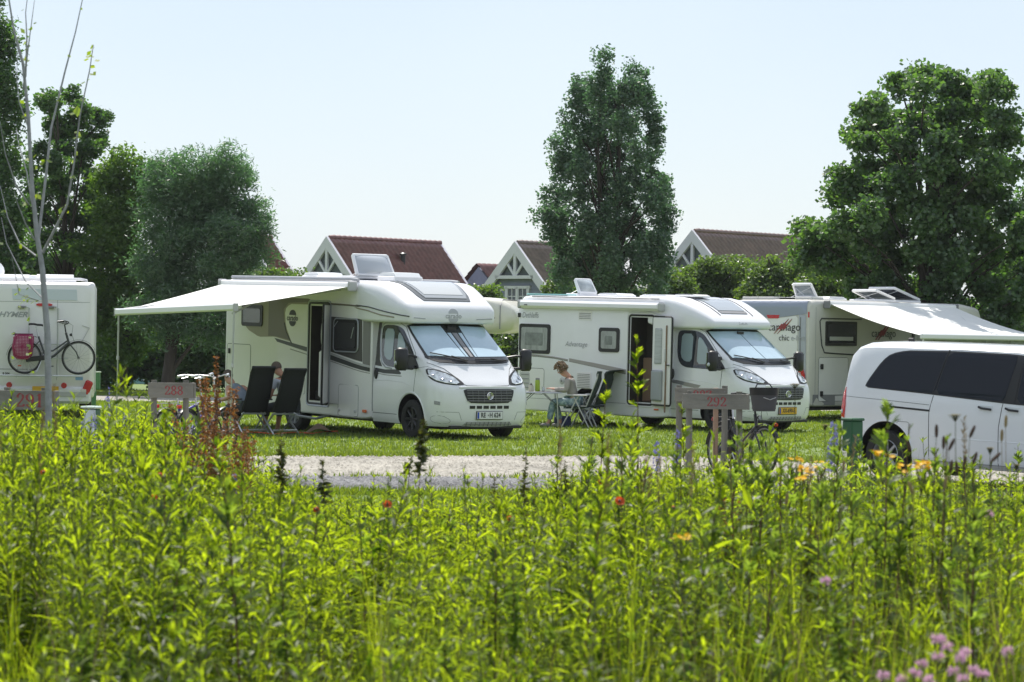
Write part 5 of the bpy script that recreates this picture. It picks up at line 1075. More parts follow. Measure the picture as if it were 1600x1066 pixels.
# sapling in front of the left motorhome: bare branches with few leaves
def sapling():
    d = 21.; b = PX(76, 533, d); root = thing('sapling', 'slender young tree with bare curving branches and few bright leaves at the left', 'tree', (b.x, d, gzf(b.x, d))); o = Vector(root.location)
    P = lambda u, v, dd=0: PX(u, v, d+dd)-o
    tr = MB(); path = [(76, 1010), (76, 640), (74, 520), (66, 420), (58, 370), (50, 290), (44, 180), (36, 100), (22, 50), (14, 0), (8, -60)]; rr = [.027, .026, .024, .021, .018, .016, .013, .011, .008, .006, .004]
    tr.tube([P(u, v) for u, v in path], rr, 9); tk = tr.build('trunk', BARKL, root, 60)
    twigs = [([(67, 395), (85, 360), (105, 320), (115, 260), (125, 180), (140, 110), (146, 70)], .012, -.3), ([(60, 372), (70, 290), (80, 200), (102, 110), (118, 50), (133, -20)], .013, .3), ([(56, 400), (30, 380), (12, 340), (0, 290)], .009, .2),
             ([(54, 375), (40, 350), (28, 320), (22, 300)], .008, -.2), ([(45, 320), (25, 290), (8, 240), (0, 190)], .009, -.3), ([(52, 330), (42, 270), (28, 220), (26, 200)], .007, .3), ([(40, 120), (42, 60), (40, 20), (46, -30)], .008, .2), ([(36, 140), (46, 60), (54, 0)], .007, -.2), ([(70, 470), (40, 440), (10, 380), (2, 340)], .007, .35), ([(48, 210), (30, 160), (26, 120), (29, 60)], .006, .1), ([(60, 470), (30, 460), (18, 400)], .005, -.3)]
    tips = []
    for pts, r0, dz in twigs:
        t = MB(); n = len(pts); Q = [P(u, v, dz*i/(n-1)) for i, (u, v) in enumerate(pts)]
        t.tube(Q, [r0*(1-.75*i/(n-1)) for i in range(n)], 6); t.build('branch', BARKL, root, 60)
        for i in range(n-1):
            for k in range(2): tips.append(Q[i].lerp(Q[i+1], random.random()))
    lf = MB()
    spots = [P(146, 75), P(140, 90), P(152, 92), P(150, 105), P(146, 118), P(138, 85), P(121, 175, 0), P(104, 320), P(106, 330), P(98, 322), P(66, 255), P(72, 250), P(60, 258), P(48, 250), P(120, 205), P(36, 55), P(48, 40), P(45, 75), P(60, 300), P(115, 250)]+[P(random.uniform(20, 50), random.uniform(455, 610)) for _ in range(12)]+[q for q in tips if random.random() < .35]
    MBl = MB()
    for q in spots:
        for k in range(random.choice((1, 2))):
            a = Vector((random.uniform(-1, 1), random.uniform(-1, 1), random.uniform(-.6, .8))).normalized(); s = random.uniform(.018, .036); n = a.orthogonal().normalized(); c = a.cross(n)
            r0 = q+Vector((random.uniform(-.02, .02),)*3); MBl.add([r0, r0+a*s*.7+n*s*.55, r0+a*s*1.6, r0+a*s*.7-n*s*.55], [(0, 1, 2, 3)])
    MBl.add([PX(121, 165, d-.2)-o, PX(128, 174, d-.2)-o, PX(121, 183, d-.2)-o, PX(114, 174, d-.2)-o], [(0, 1, 2, 3)])
    MBl.build('leaf_cluster', leafmat('sapling_leaf', (.13, .22, .03), (.26, .34, .05), tr=.5, tcol=(1.8, 1.7, .5)), root, None)['kind'] = 'stuff'
sapling()
# ------------------------------------------------------------------ bicycles
def make_bike(name, label, loc, rz, frame, step=True, R_=.345, wb=1.08, lean=0., basket=None, bars='city', fork=None, battery=False, silver=False, pannier=False, fmat2=None, group=None, high=0.):
    root = thing(name, label, 'bicycle', loc, rz, group); root.matrix_world = root.matrix_world @ Matrix.Rotation(lean, 4, 'X')
    rx, fx = -.46, -.46+wb
    for x in (rx, fx):
        M = Matrix.Translation((x, 0, R_)) @ Matrix.Rotation(PI/2, 4, 'X')
        t = MB(); t.tube([M @ Vector((R_*.97*math.cos(a), R_*.97*math.sin(a), 0)) for a in np.linspace(0, 2*PI, 37)[:-1]], .019, 6, closed=True); w_ = t.build('wheel', RUB, root, 40)
        t = MB(); t.tube([M @ Vector((R_*.90*math.cos(a), R_*.90*math.sin(a), 0)) for a in np.linspace(0, 2*PI, 37)[:-1]], .011, 5, closed=True); t.build('rim', GREY, w_, 40)
        t = MB()
        for k in range(18): a = k*PI/9; b = a+(.35 if k % 2 else -.35); t.tube([M @ Vector((.03*math.cos(b), .03*math.sin(b), .025*(-1)**k)), M @ Vector((R_*.9*math.cos(a), R_*.9*math.sin(a), 0))], .0016, 3)
        t.build('spokes', GREY, w_, None)
        MB().lathe([(.001, -.05), (.028, -.05), (.03, 0), (.028, .05), (.001, .05)], 12, M).build('hub', GREY, w_)
    bb = Vector((-.02, 0, .29)); seat_t = Vector((-.19, 0, .76)); head_b = Vector((fx-.20, 0, .64)); head_t = Vector((fx-.26, 0, .84)); ax = Vector((rx, 0, R_)); fxv = Vector((fx, 0, R_))
    f = MB()
    if step:
        f.tube([head_b, Vector((.13, 0, .37)), bb], .030 if battery else .026, 8); f.tube([head_b+Vector((-.01, 0, .05)), Vector((.10, 0, .47)), bb.lerp(seat_t, .38)], .018, 7)
    else:
        f.tube([head_b, bb], .026, 8); f.tube([head_t+Vector((0, 0, -.05)), bb.lerp(seat_t, .72)], .020, 7)
    f.tube([bb, seat_t], .020, 7); f.tube([head_b, head_t], .024, 8)
    for s in (-1, 1): f.tube([bb+Vector((0, s*.03, 0)), ax+Vector((0, s*.06, 0))], .012, 6); f.tube([bb.lerp(seat_t, .82)+Vector((0, s*.02, 0)), ax+Vector((0, s*.06, 0))], .010, 6)
    fo = f.build('frame', frame, root, 50)
    f = MB(); f.tube([head_b, head_b+Vector((.03, 0, -.05))], .03, 7)
    for s in (-1, 1): f.tube([head_b+Vector((.02, s*.05, -.03)), fxv+Vector((-.05, s*.055, .12)), fxv+Vector((0, s*.055, 0))], .014, 6)
    f.build('fork', fork or frame, root, 50)
    MB().tube([seat_t, seat_t+Vector((-.05, 0, .20))], .014, 7).build('seat_post', ALU, root)
    sp = seat_t+Vector((-.06, 0, .22)); s_ = MB(); V = []
    for i, (x, w_, z) in enumerate([(-.14, .02, .015), (-.12, .08, .03), (-.04, .085, .03), (.04, .045, .015), (.12, .022, .012), (.15, .008, .0)]):
        for k in range(8): a = 2*PI*k/8; V.append(sp+Vector((x, w_*math.cos(a), z+.022*math.sin(a))))
    s_.add(V, [(i*8+k, i*8+(k+1) % 8, (i+1)*8+(k+1) % 8, (i+1)*8+k) for i in range(5) for k in range(8)]+[tuple(range(8)), tuple(reversed(range(40, 48)))]); s_.build('saddle', BLACK, root, 60)
    st = head_t+Vector((-.03, 0, .17+high)); h = MB(); h.tube([head_t, st], .014, 7); h.tube([st, st+Vector((.07, 0, .02))], .014, 6)
    c = st+Vector((.07, 0, .02)); hb = MB(); hb.tube([c+Vector((-.20, .29, .03)), c+Vector((-.06, .25, .05)), c+Vector((.01, .10, .03)), c, c+Vector((.01, -.10, .03)), c+Vector((-.06, -.25, .05)), c+Vector((-.20, -.29, .03))], .011, 7)
    ho = h.build('stem', ALU if silver else BLACK, root); hh = hb.build('handlebar', ALU if silver else BLACK, root)
    for s in (-1, 1):
        MB().tube([c+Vector((-.21, s*.295, .03)), c+Vector((-.09, s*.26, .045))], .018, 8).build('grip', ALU if silver else BLACK, hh); MB().tube([c+Vector((-.05, s*.22, .045)), c+Vector((-.03, s*.24, .02)), c+Vector((-.12, s*.29, .0))], .006, 5).build('brake_lever', ALU if silver else BLACK, hh)
    MB().tube([c+Vector((.0, .05, .02)), c+Vector((.10, .03, -.04)), c+Vector((.08, .02, -.22)), fxv+Vector((-.08, .03, .30))], .004, 4).build('brake_cable', BLACK, root)
    for x, a0, a1 in ((rx, 10, 175), (fx, 25, 150)):
        m_ = MB(); V = []; n = 16
        for i in range(n+1):
            a = R(a0+(a1-a0)*i/n)
            for y in (-.028, 0, .028): rr = R_+.035-abs(y)*.25; V.append((x+rr*math.cos(a), y, R_+rr*math.sin(a)))
        m_.add(V, [(i*3+j, i*3+j+1, (i+1)*3+j+1, (i+1)*3+j) for i in range(n) for j in range(2)]); m_.build('fender', BLACK, root, 60)
    rk = MB(); zt = R_*2+.09
    for s in (-1, 1): rk.tube([(rx+.24, s*.05, zt-.02), (rx+.20, s*.06, zt), (rx-.20, s*.06, zt), (rx-.02, s*.07, R_)], .006, 5)
    for k in range(4): rk.tube([(rx+.18-.11*k, -.06, zt), (rx+.18-.11*k, .06, zt)], .005, 4)
    rk.build('luggage_rack', ALU if silver else BLACK, root)
    MB().rbox((rx-.22, 0, zt-.04), (.03, .09, .05), .01).build('rear_light', RED, root)
    hl = MB().lathe([(.001, -.04), (.02, -.035), (.032, .0), (.03, .012), (.001, .014)], 12, Matrix.Translation(head_t+Vector((.11, 0, -.04))) @ Matrix.Rotation(PI/2, 4, 'Y')).build('front_light', BLACK, root)
    MB().lathe([(.001, .0155), (.026, .0155)], 12, Matrix.Translation(head_t+Vector((.11, 0, -.04))) @ Matrix.Rotation(PI/2, 4, 'Y')).build('light_lens', LAMP, hl)
    cg = MB().rbox(((rx+bb.x)/2+.03, -.06, (R_+bb.z)/2), (.46, .03, .10), .012, Matrix.Rotation(R(-7), 3, 'Y')).build('chain_guard', BLACK, root)
    ck = MB(); ck.tube([bb+Vector((0, -.09, 0)), bb+Vector((.10, -.09, -.13))], .011, 6); ck.tube([bb+Vector((0, .09, 0)), bb+Vector((-.10, .09, .13))], .011, 6); ck.tube([bb+Vector((0, -.09, 0)), bb+Vector((0, .09, 0))], .016, 7); ck.build('crank', ALU, root)
    for s, dx in ((-1, .10), (1, -.10)): MB().rbox(bb+Vector((dx, s*.14, s*.13)), (.09, .09, .022), .005).build('pedal', BLACK, root)
    MB().tube([(-.12, -.05, .27), (-.22, -.14, .03)], .009, 5).build('kickstand', ALU, root)
    if battery: MB().rbox((-.27, 0, .56), (.09, .07, .40), .02, Matrix.Rotation(R(-18), 3, 'Y')).build('battery', BLACK, root); MB().lathe([(.001, -.06), (.07, -.06), (.085, 0), (.07, .06), (.001, .06)], 14, Matrix.Translation(bb) @ Matrix.Rotation(PI/2, 4, 'X')).build('motor', BLACK, root)
    for k in range(2): MB().rbox((rx+R_*.6*math.cos(R(60+k*180)), 0, R_+R_*.6*math.sin(R(60+k*180))), (.07, .012, .025), .003).build('spoke_reflector', ORANGE, root)
    return root
MGRAY = mat('dark_grey_frame', (.03, .035, .04), .35, coat=.4); PURP = mat('violet_frame', (.055, .035, .30), .35, coat=.4); BLKF = mat('black_frame', (.012, .012, .015), .3, coat=.4); COPPER = mat('copper_panel', (.42, .20, .10), .4)
# bicycle on the carrier of the left motorhome
_m4 = camper_four.matrix_world
_b = _m4 @ Vector((-.34, -.22, .935)); bike1 = make_bike('bicycle', 'dark grey step-through bicycle hanging on the rear carrier of the left motorhome', (_b.x, _b.y, _b.z), R(8), MGRAY, R_=.335)
def pannier():
    p = _m4 @ Vector((-.34, .26, .935)); t = thing('pannier_bag', 'magenta double pannier bag with white dots on the carried bicycle rack', 'bicycle bag', (p.x, p.y, p.z+.75), R(8))
    mg = mat('magenta_dotted_fabric', (.25, .010, .070), .7); nt_ = mg.node_tree; tc = nt_.nodes.new('ShaderNodeTexCoord'); v = nt_.nodes.new('ShaderNodeTexVoronoi'); v.inputs['Scale'].default_value = 34; v.inputs['Randomness'].default_value = 0
    nt_.links.new(tc.outputs['Object'], v.inputs['Vector']); c = nt_.nodes.new('ShaderNodeMath'); c.operation = 'LESS_THAN'; c.inputs[1].default_value = .27; nt_.links.new(v.outputs['Distance'], c.inputs[0]); mx = nt_.nodes.new('ShaderNodeMix'); mx.data_type = 'RGBA'; mx.inputs['A'].default_value = (.25, .010, .070, 1); mx.inputs['B'].default_value = (.60, .40, .47, 1)
    nt_.links.new(c.outputs[0], mx.inputs['Factor']); nt_.links.new(mx.outputs['Result'], nt_.nodes['Principled BSDF'].inputs['Base Color'])
    for s in (-1, 1):
        V = []; rows = [(-.02, .19, .03), (.02, .20, .07), (-.20, .215, .085), (-.40, .18, .075), (-.46, .10, .05)]; rows = [(.045, .17, .05), (.0, .20, .075), (-.2, .215, .085), (-.38, .19, .075), (-.46, .11, .05)]
        for z, w_, th in rows:
            for k in range(12): a = 2*PI*k/12; V.append((w_*math.copysign(abs(math.cos(a))**.6, math.cos(a))-.02*(z < -.1), s*.13+th*math.copysign(abs(math.sin(a))**.6, math.sin(a)), z))
        b = MB(); b.add(V, [(i*12+k, i*12+(k+1) % 12, (i+1)*12+(k+1) % 12, (i+1)*12+k) for i in range(4) for k in range(12)]+[tuple(range(12)), tuple(reversed(range(48, 60)))]); sb = b.build('side_bag', mg, t, 50)
        MB().tube([(.12, s*.22, .02), (.12, s*.225, -.30)], .008, 4).build('strap', mat('dark_magenta', (.15, .01, .05), .7), sb)
    MB().rbox((0, 0, .055), (.36, .22, .02), .008).build('top_cover', mat('dark_magenta', (.15, .01, .05), .7), t)
    MB().rbox((-.2, -.0, .06), (.05, .3, .05), .012).build('buckle', BLACK, t)
pannier()
_z = lambda x, y: gzf(x, y)
make_bike('bicycle', 'violet bicycle with silver handlebar leaning behind number board 288, orange reflectors in its rear wheel', (-4.72, 41.3, 0), R(58), PURP, step=False, silver=True, lean=R(-4), high=.12)
make_bike('bicycle', 'second dark bicycle close to board 288, front wheel showing right of the rusty dock', (-4.46, 41.1, 0), R(66), BLKF, step=False, silver=True, lean=R(-3), high=.12)
bike4 = make_bike('bicycle', 'black electric bicycle with handlebar bag parked against board 292', (3.14, 38.9, _z(3.14, 38.9)), R(-62), BLKF, battery=True, high=.04, lean=R(-3))
def bar_bag():
    m_ = bike4.matrix_world; p = m_ @ Vector((.56, 0, 1.06)); t = thing('handlebar_bag', 'open black and grey handlebar basket bag on the electric bicycle', 'bicycle bag', p, R(-62))
    for (nm, r0, r1, z0, z1, mt_) in (('bag_body', .15, .185, -.17, .05, mat('grey_bag_fabric', (.07, .07, .075), .8)), ('bag_collar', .19, .20, .05, .15, BLACK)):
        b = MB(); b.lathe([(.001, z0), (r0, z0), (r1, z1), (r1-.02, z1-.005), (r1-.025, z0+.03)] if nm == 'bag_body' else [(r0, z0), (r1, z1), (r1-.012, z1), (r0-.012, z0)], 16, Matrix.Scale(1.0, 4) @ Matrix.Diagonal((.8, 1.1, 1, 1))); b.build(nm, mt_, t, 50)
    MB().tube([(0, -.17, .10), (-.02, -.1, .20), (-.02, .1, .20), (0, .17, .10)], .010, 6).build('handle', BLACK, t)
    MB().tube([(.14, -.1, .02), (.155, 0, -.01), (.14, .1, .02)], .005, 5).build('piping', LGREY, t)
bar_bag()
# ------------------------------------------------------------------ pitch number boards
WOOD = mat('weathered_wood', (.235, .225, .195), .85, var=.35, scale=6, bump=.4, bscale=26, squash=(.25, 1, 1)); WOODP = mat('weathered_post', (.20, .19, .165), .85, var=.3, scale=7, bump=.4, squash=(1, 1, .2)); WOODNEW = mat('pinkish_new_post', (.42, .28, .21), .8, var=.2, scale=6)
GLY = {'2': [[(.06, .74), (.12, .92), (.30, 1.0), (.48, .90), (.52, .70), (.40, .48), (.20, .26), (.04, .06)], [(.02, .05), (.30, .06), (.56, .05)], [(.55, .04), (.58, .20)], [(.07, .70), (.17, .74)]],
       '8': [[(.29, 1.0), (.12, .92), (.07, .76), (.14, .60), (.29, .53), (.44, .60), (.51, .76), (.46, .92), (.29, 1.0)], [(.29, .53), (.10, .44), (.03, .26), (.10, .08), (.29, .0), (.48, .08), (.55, .26), (.48, .44), (.29, .53)]],
       '9': [[(.29, 1.0), (.10, .90), (.04, .70), (.11, .50), (.28, .42), (.42, .50)], [(.29, 1.0), (.47, .88), (.54, .62), (.50, .30), (.38, .08), (.22, .0), (.10, .08), (.10, .20)]],
       '1': [[(.30, 1.0), (.30, .0)], [(.14, .02), (.46, .02)], [(.12, .84), (.28, .96)]],
       '7': [[(.04, .95), (.30, .97), (.54, .96)], [(.54, .95), (.36, .55), (.26, .0)], [(.04, .78), (.05, .96)]]}
def number_print(txt, h, M, parent):
    b = MB()
    x = -.33*h*len(txt)
    for ch in txt:
        for st in GLY[ch]:
            for i in range(len(st)-1):
                (a, c), (e, f) = st[i], st[i+1]; L = math.hypot(e-a, f-c); dv = abs(f-c)/max(L, 1e-6); w_ = (.05+.13*dv**1.5)*h
                # vertical strokes fat, flat strokes thin, sheared like a pen held level
                A, B = Vector((x+a*h*.95, (c-.5)*h, 0)), Vector((x+e*h*.95, (f-.5)*h, 0)); t_ = Vector((w_/2, 0, 0)) if dv > .45 else Vector((0, w_/2+.012*h, 0))
                b.add([M @ (A-t_), M @ (A+t_), M @ (B+t_), M @ (B-t_)], [(0, 1, 2, 3)])
        x += .72*h
    me = bpy.data.meshes.new('number'); me.from_pydata(b.v, [], b.f); link('number_lettering', me, parent, REDPAINT)
def board(label, txt, loc, rz, w_=.86, h=.20, top=1.12, dep=.26, nx=0., post_h=None, pr=.045, side=True, posts=None, backpost=False):
    root = thing('number_board', label, 'pitch sign', (*loc, gzf(*loc)), rz); zc = top-h/2
    bd = MB().rbox((0, 0, zc), (w_, .03, h), .004).build('board', WOOD, root)
    gaps = MB(); 
    if side: MB().rbox((w_/2+.02, dep/2-.015, zc), (.03, dep, h), .004).build('side_board', WOOD, root)
    for x in (posts or (-w_/2+.09, w_/2-.10)):
        p = MB(); p.tube([(x, .062, 0), (x+.006, .062, top*.5), (x, .062, top+.035)], [pr, pr*.96, pr*.9], 8); p.build('post', WOODP, root)
        for zz in (zc-.05, zc+.05): MB().lathe([(.001, 0), (.007, 0), (.008, .003)], 8, Matrix.Translation((x, -.0155, zz)) @ Matrix.Rotation(PI/2, 4, 'X')).build('nail', GREY, root)
    if backpost: MB().rbox((w_/2-.14, .30, top/2), (.07, .07, top), .006).build('post', WOODNEW, root)
    M = Matrix.Translation((nx, -.0165, zc)) @ Matrix.Rotation(PI/2, 4, 'X'); number_print(txt, .125 if h < .22 else .16, M, bd); return root
board('weathered grey board with red number 288 on two posts in front of the violet bicycle', '288', (-4.80, 39.7), R(14), w_=.64, h=.215, top=1.10, nx=.04)
board('weathered grey board with red number 292 on two posts beside the electric bicycle', '292', (2.72, 37.6), R(0), w_=.86, h=.205, top=1.14-.03, nx=.02)
board('rear board with red number 287 standing just behind board 292', '287', (2.62, 38.9), R(-2), w_=.72, h=.19, top=1.16, nx=.02, side=False, backpost=True, posts=(-.3, .33))
board('pale board with red number 291 in front of the left motorhome', '291', (-5.80, 33.6), R(-3), w_=.64, h=.23, top=1.09, nx=.06)
# ------------------------------------------------------------------ supply boxes
GRN = mat('dark_green_metal', (.022, .10, .045), .45, var=.15, scale=4); GRN2 = mat('mid_green_metal', (.05, .17, .06), .5)
def supply_box(label, loc, rz, w_, dp, h, z0, mt_, lid=.03, post=.05, lidm=None):
    root = thing('supply_box', label, 'supply box', (*loc, gzf(*loc)), rz)
    MB().rbox((0, 0, z0+h/2), (w_, dp, h), .012).build('housing', mt_, root); V = [(-w_/2-.01, -dp/2-.015, z0+h), (w_/2+.01, -dp/2-.015, z0+h), (w_/2+.01, dp/2+.01, z0+h+.035), (-w_/2-.01, dp/2+.01, z0+h+.035)]
    MB().rbox((0, 0, z0+h+.018), (w_+.03, dp+.03, .035), .012).build('lid', lidm or mt_, root)
    MB().rbox((0, 0, z0/2), (post*2, post*2, z0), .008).build('post', mt_, root)
    MB().lathe([(.001, .012), (.012, .012), (.014, 0)], 10, Matrix.Translation((-w_*.3, -dp/2, z0+h*.5)) @ Matrix.Rotation(PI/2, 4, 'X')).build('lock', GREY, root)
    return root
supply_box('dark green supply box on a post at the rear of the white van', (4.08, 33.6), R(38), .19, .17, .36, .60, GRN)
supply_box('mid green supply box on a post right behind the left motorhome', (-10.0, 67.5), R(0), .28, .2, .40, .42, GRN2, lidm=mat('pale_green_lid', (.35, .45, .33), .5))
def pedestal():
    root = thing('power_pedestal', 'white power pedestal with green cheeks and a plugged cable near the board 291', 'power pedestal', (-5.42, 36.3, 0), R(-22))
    MB().rbox((0, 0, .50), (.145, .10, .60), .006).build('front_panel', mat('pedestal_white', (.62, .68, .74), .45), root)
    MB().rbox((0, .06, .50), (.16, .12, .62), .01).build('housing', GRN, root); MB().rbox((0, .03, .83), (.22, .22, .03), .012).build('lid', mat('pale_green_lid2', (.55, .66, .58), .4), root); MB().rbox((0, .05, .1), (.10, .08, .2), .005).build('foot', GRN, root)
    pg = MB().rbox((.14, .02, .50), (.14, .05, .03), .01).build('plug', mat('plug_white', (.7, .7, .7), .4), root); MB().lathe([(.001, .02), (.012, .02), (.014, 0)], 10, Matrix.Translation((-.02, -.05, .45)) @ Matrix.Rotation(PI/2, 4, 'X')).build('lock', BLACK, root)
    MB().tube([(.10, .02, .47), (.17, .02, .44), (.23, .03, .33), (.26, .05, .15), (.30, .1, .02)], .008, 6).build('cable', BLACK, pg)
pedestal()
# ------------------------------------------------------------------ reclining chairs
def recliner(label, loc, rz, w_=.54, top=1.20, tilt=19):
    """faces local +y; backrest leans towards -y"""
    root = thing('camping_chair', label, 'camping chair', (*loc, 0), rz, 'dark high backed camping chairs'); T = R(tilt); sz = .42
    fab = mat('black_mesh_fabric', (.016, .017, .02), .85, var=.3, scale=60)
    bl = (top-sz)/math.cos(T); V = []; n = 12
    def bp(t, x): z = sz+bl*t*math.cos(T); y = -.20-bl*t*math.sin(T)-.05*math.sin(t*PI)-(.05*max(0, t-.86)/.14); return Vector((x*(1-.06*t), y, z))
    for i in range(n+1):
        for x in (-w_/2, -w_/4, 0, w_/4, w_/2): q = bp(i/n, x); q.y += .03*(1-(2*x/w_)**2)*-1; V.append(q)
    b = MB(); F = [(i*5+j, i*5+j+1, (i+1)*5+j+1, (i+1)*5+j) for i in range(n) for j in range(4)]; b.add(V, F); V2 = [v+Vector((0, .02, 0)) for v in V]; b.add(V2, [tuple(reversed(f)) for f in F]); bo = b.build('backrest', fab, root, 60)
    hd = MB().tube([bp(1., -w_/2)+Vector((0, 0, .01)), bp(1., w_/2)+Vector((0, 0, .01))], .028, 8).build('headrest_roll', fab, bo)
    for s in (-1, 1): MB().tube([bp(t, s*w_/2) for t in np.linspace(0, 1, 7)], .013, 6).build('back_frame', BLACK, root)
    MB().rbox((0, .05, sz), (w_, .48, .025), .01).build('seat', fab, root)
    for s in (-1, 1): MB().rbox((s*(w_/2+.02), -.0, sz+.22), (.05, .44, .025), .01).build('armrest', BLACK, root); MB().tube([(s*w_/2, .16, sz), (s*(w_/2+.02), .14, sz+.21)], .010, 6).build('arm_support', BLACK, root)
    for s in (-1, 1):
        MB().tube([(s*w_/2, .22, sz-.02), (s*(w_/2+.02), -.34, .0)], .018, 6).build('leg', ALU, root); MB().tube([(s*(w_/2-.03), -.22, sz-.02), (s*(w_/2-.02), .30, .0)], .018, 6).build('leg', ALU, root)
    for y, z in ((-.20, sz-.04), (-.27, .09), (.25, .07)): MB().tube([(-w_/2, y, z), (w_/2, y, z)], .018, 6).build('cross_bar', ALU, root)
    return root
recliner('left dark high backed camping chair under the awning, person in grey vest in it', (-4.70, 50.55), R(30), w_=.47, tilt=24)
recliner('right dark high backed camping chair under the awning, person in white shirt in it', (-4.17, 50.5), R(33), w_=.47, top=1.17, tilt=26)
# ------------------------------------------------------------------ people
def skinned(name, joints, edges, mt_, parent, root_i=0, sub=2):
    me = bpy.data.meshes.new(name); me.from_pydata([j[0] for j in joints], edges, []); o = link(name, me, parent, mt_)
    md = o.modifiers.new('skin', 'SKIN'); md.use_smooth_shade = True; md.branch_smoothing = .6
    for i, j in enumerate(joints): me.skin_vertices[0].data[i].radius = j[1] if isinstance(j[1], tuple) else (j[1], j[1])
    me.skin_vertices[0].data[root_i].use_root = True
    s = o.modifiers.new('sub', 'SUBSURF'); s.levels = sub; s.render_levels = sub; return o
def hand(J, E, wi, w_, d, up, k=1.):
    """palm and five fingers grown from wrist vertex wi"""
    d = Vector(d).normalized(); side = d.cross(Vector(up)).normalized(); w_ = Vector(w_); pi = len(J); J.append((tuple(w_+d*.045), (.034, .018))); E.append((wi, pi)); pj = len(J); J.append((tuple(w_+d*.085), (.038, .016))); E.append((pi, pj))
    for f, (o, L) in enumerate(((-.030, .065), (-.010, .078), (.010, .074), (.030, .058))):
        a = len(J); J.append((tuple(w_+d*(.10)+side*o), .009)); J.append((tuple(w_+d*(.10+L*.5)+side*o*1.05-Vector(up)*.006), .0085)); J.append((tuple(w_+d*(.10+L)+side*o*1.05-Vector(up)*.028), .0075)); E += [(pj, a), (a, a+1), (a+1, a+2)]
    a = len(J); J.append((tuple(w_+d*.055-side*.045), .011)); J.append((tuple(w_+d*.09-side*.062-Vector(up)*.012), .009)); E += [(pi, a), (a, a+1)]
def seated(label, loc, rz, o):
    """seated figure, local +y forward; o: options"""
    root = thing('person', label, 'person', (*loc, gzf(*loc)), rz, None); sh_ = o.get('seat', .47); SK = mat('skin_'+o['skin'], {'fair': (.50, .27, .19), 'tan': (.44, .23, .15)}[o['skin']], .5, var=.08, scale=12)
    f = R(o.get('lean', 0)); pel = Vector((0, 0, sh_+.06)); up = Vector((0, math.sin(f), math.cos(f))); sd = Vector((o.get('tiltx', 0), 0, 0))
    ch = pel+up*.28+sd*.3; nk = pel+up*.50+sd*.6; hd = nk+Vector((o.get('hx', 0), o.get('hy', .04), .0)); ht = hd+Vector((o.get('hx', 0)*.6, o.get('hy2', .03), .11)); h2 = ht+Vector((o.get('hx', 0)*.6, o.get('hy2', .03)*.8, .10))
    J = [(tuple(pel), (.15, .11)), (tuple(ch), (.15, .10)), (tuple(pel+up*.44+sd*.5), (.13, .085)), (tuple(nk+Vector((0, 0, .03))), (.052, .055))]; E = [(0, 1), (1, 2), (2, 3)]
    J.append((tuple(ht-Vector((0, 0, .02))), (.068, .082))); J.append((tuple(h2-Vector((0, 0, .03))), (.073, .088))); E += [(3, 4), (4, 5)]
    arms = []; 
    for s in (-1, 1):
        shd = pel+up*.45+sd*.5+Vector((s*.165, 0, 0)); el, wr = o['arm'][0 if s < 0 else 1]; el, wr = Vector(el), Vector(wr); i = len(J)
        J += [(tuple(shd), .055), (tuple(shd.lerp(el, .5)), .047), (tuple(el), .040), (tuple(el.lerp(wr, .5)), .038), (tuple(wr), .027)]; E += [(2, i), (i, i+1), (i+1, i+2), (i+2, i+3), (i+3, i+4)]; hand(J, E, i+4, wr, wr-el, (0, 0, 1)); arms.append((shd, el, wr))
    legs = []
    for s in (-1, 1):
        kn, an = o['leg'][0 if s < 0 else 1]; kn, an = Vector(kn), Vector(an); hp = pel+Vector((s*.10, .02, -.02)); i = len(J)
        J += [(tuple(hp), .085), (tuple(hp.lerp(kn, .5)), .075), (tuple(kn), .058), (tuple(kn.lerp(an, .35)), .056), (tuple(an), .038), (tuple(an+Vector((0, .05, -.04))), .040), (tuple(an+Vector((0, .17, -.05))), .030)]
        E += [(0, i)]+[(i+k, i+k+1) for k in range(6)]; legs.append((hp, kn, an))
    body = skinned('body', J, E, SK, root)
    # clothes
    top = [(tuple(pel+up*.0), (.175, .135)), (tuple(ch), (.172, .122)), (tuple(pel+up*.43+sd*.5), (.15, .105)), (tuple(nk-up*.035), (.115, .098)), (tuple(nk+up*.02), (.068, .070))]; TE = [(0, 1), (1, 2), (2, 3), (3, 4)]
    if o.get('sleeve', 1) > 0:
        for k, (a, e, w_) in enumerate(arms):
            i = len(top); top += [(tuple(a), .070), (tuple(a.lerp(e, .6)), .060)]; TE += [(2, i), (i, i+1)]
            if o['sleeve'] > 1: top += [(tuple(e), .055), (tuple(e.lerp(w_, .9)), .040)]; TE += [(i+1, i+2), (i+2, i+3)]
    skinned('shirt', top, TE, o['shirt'], root)
    tr = [(tuple(pel-Vector((0, .0, .02))), (.175, .125))]; PE = []
    for hp, kn, an in legs: i = len(tr); tr += [(tuple(hp), .10), (tuple(hp.lerp(kn, .5)), .092), (tuple(kn), .075), (tuple(kn.lerp(an, .45)), .072)]+([(tuple(kn.lerp(an, .88)), .062)] if o.get('long') else []); PE += [(0, i)]+[(i+k, i+k+1) for k in range(4 if o.get('long') else 3)]
    skinned('trousers', tr, PE, o['pants'], root)
    for hp, kn, an in legs: skinned('shoe', [(tuple(an+Vector((0, -.03, -.035))), .048), (tuple(an+Vector((0, .07, -.045))), .046), (tuple(an+Vector((0, .19, -.06))), .034)], [(0, 1), (1, 2)], o['shoe'], root)
    # face and hair
    hc = h2-Vector((0, 0, .05)); fw = Vector(o.get('face', (0, 1, -.2))).normalized(); rt = fw.cross(Vector((0, 0, 1))).normalized(); uu = rt.cross(fw); q = Matrix((rt, fw, uu)).transposed().to_4x4(); q.translation = hc
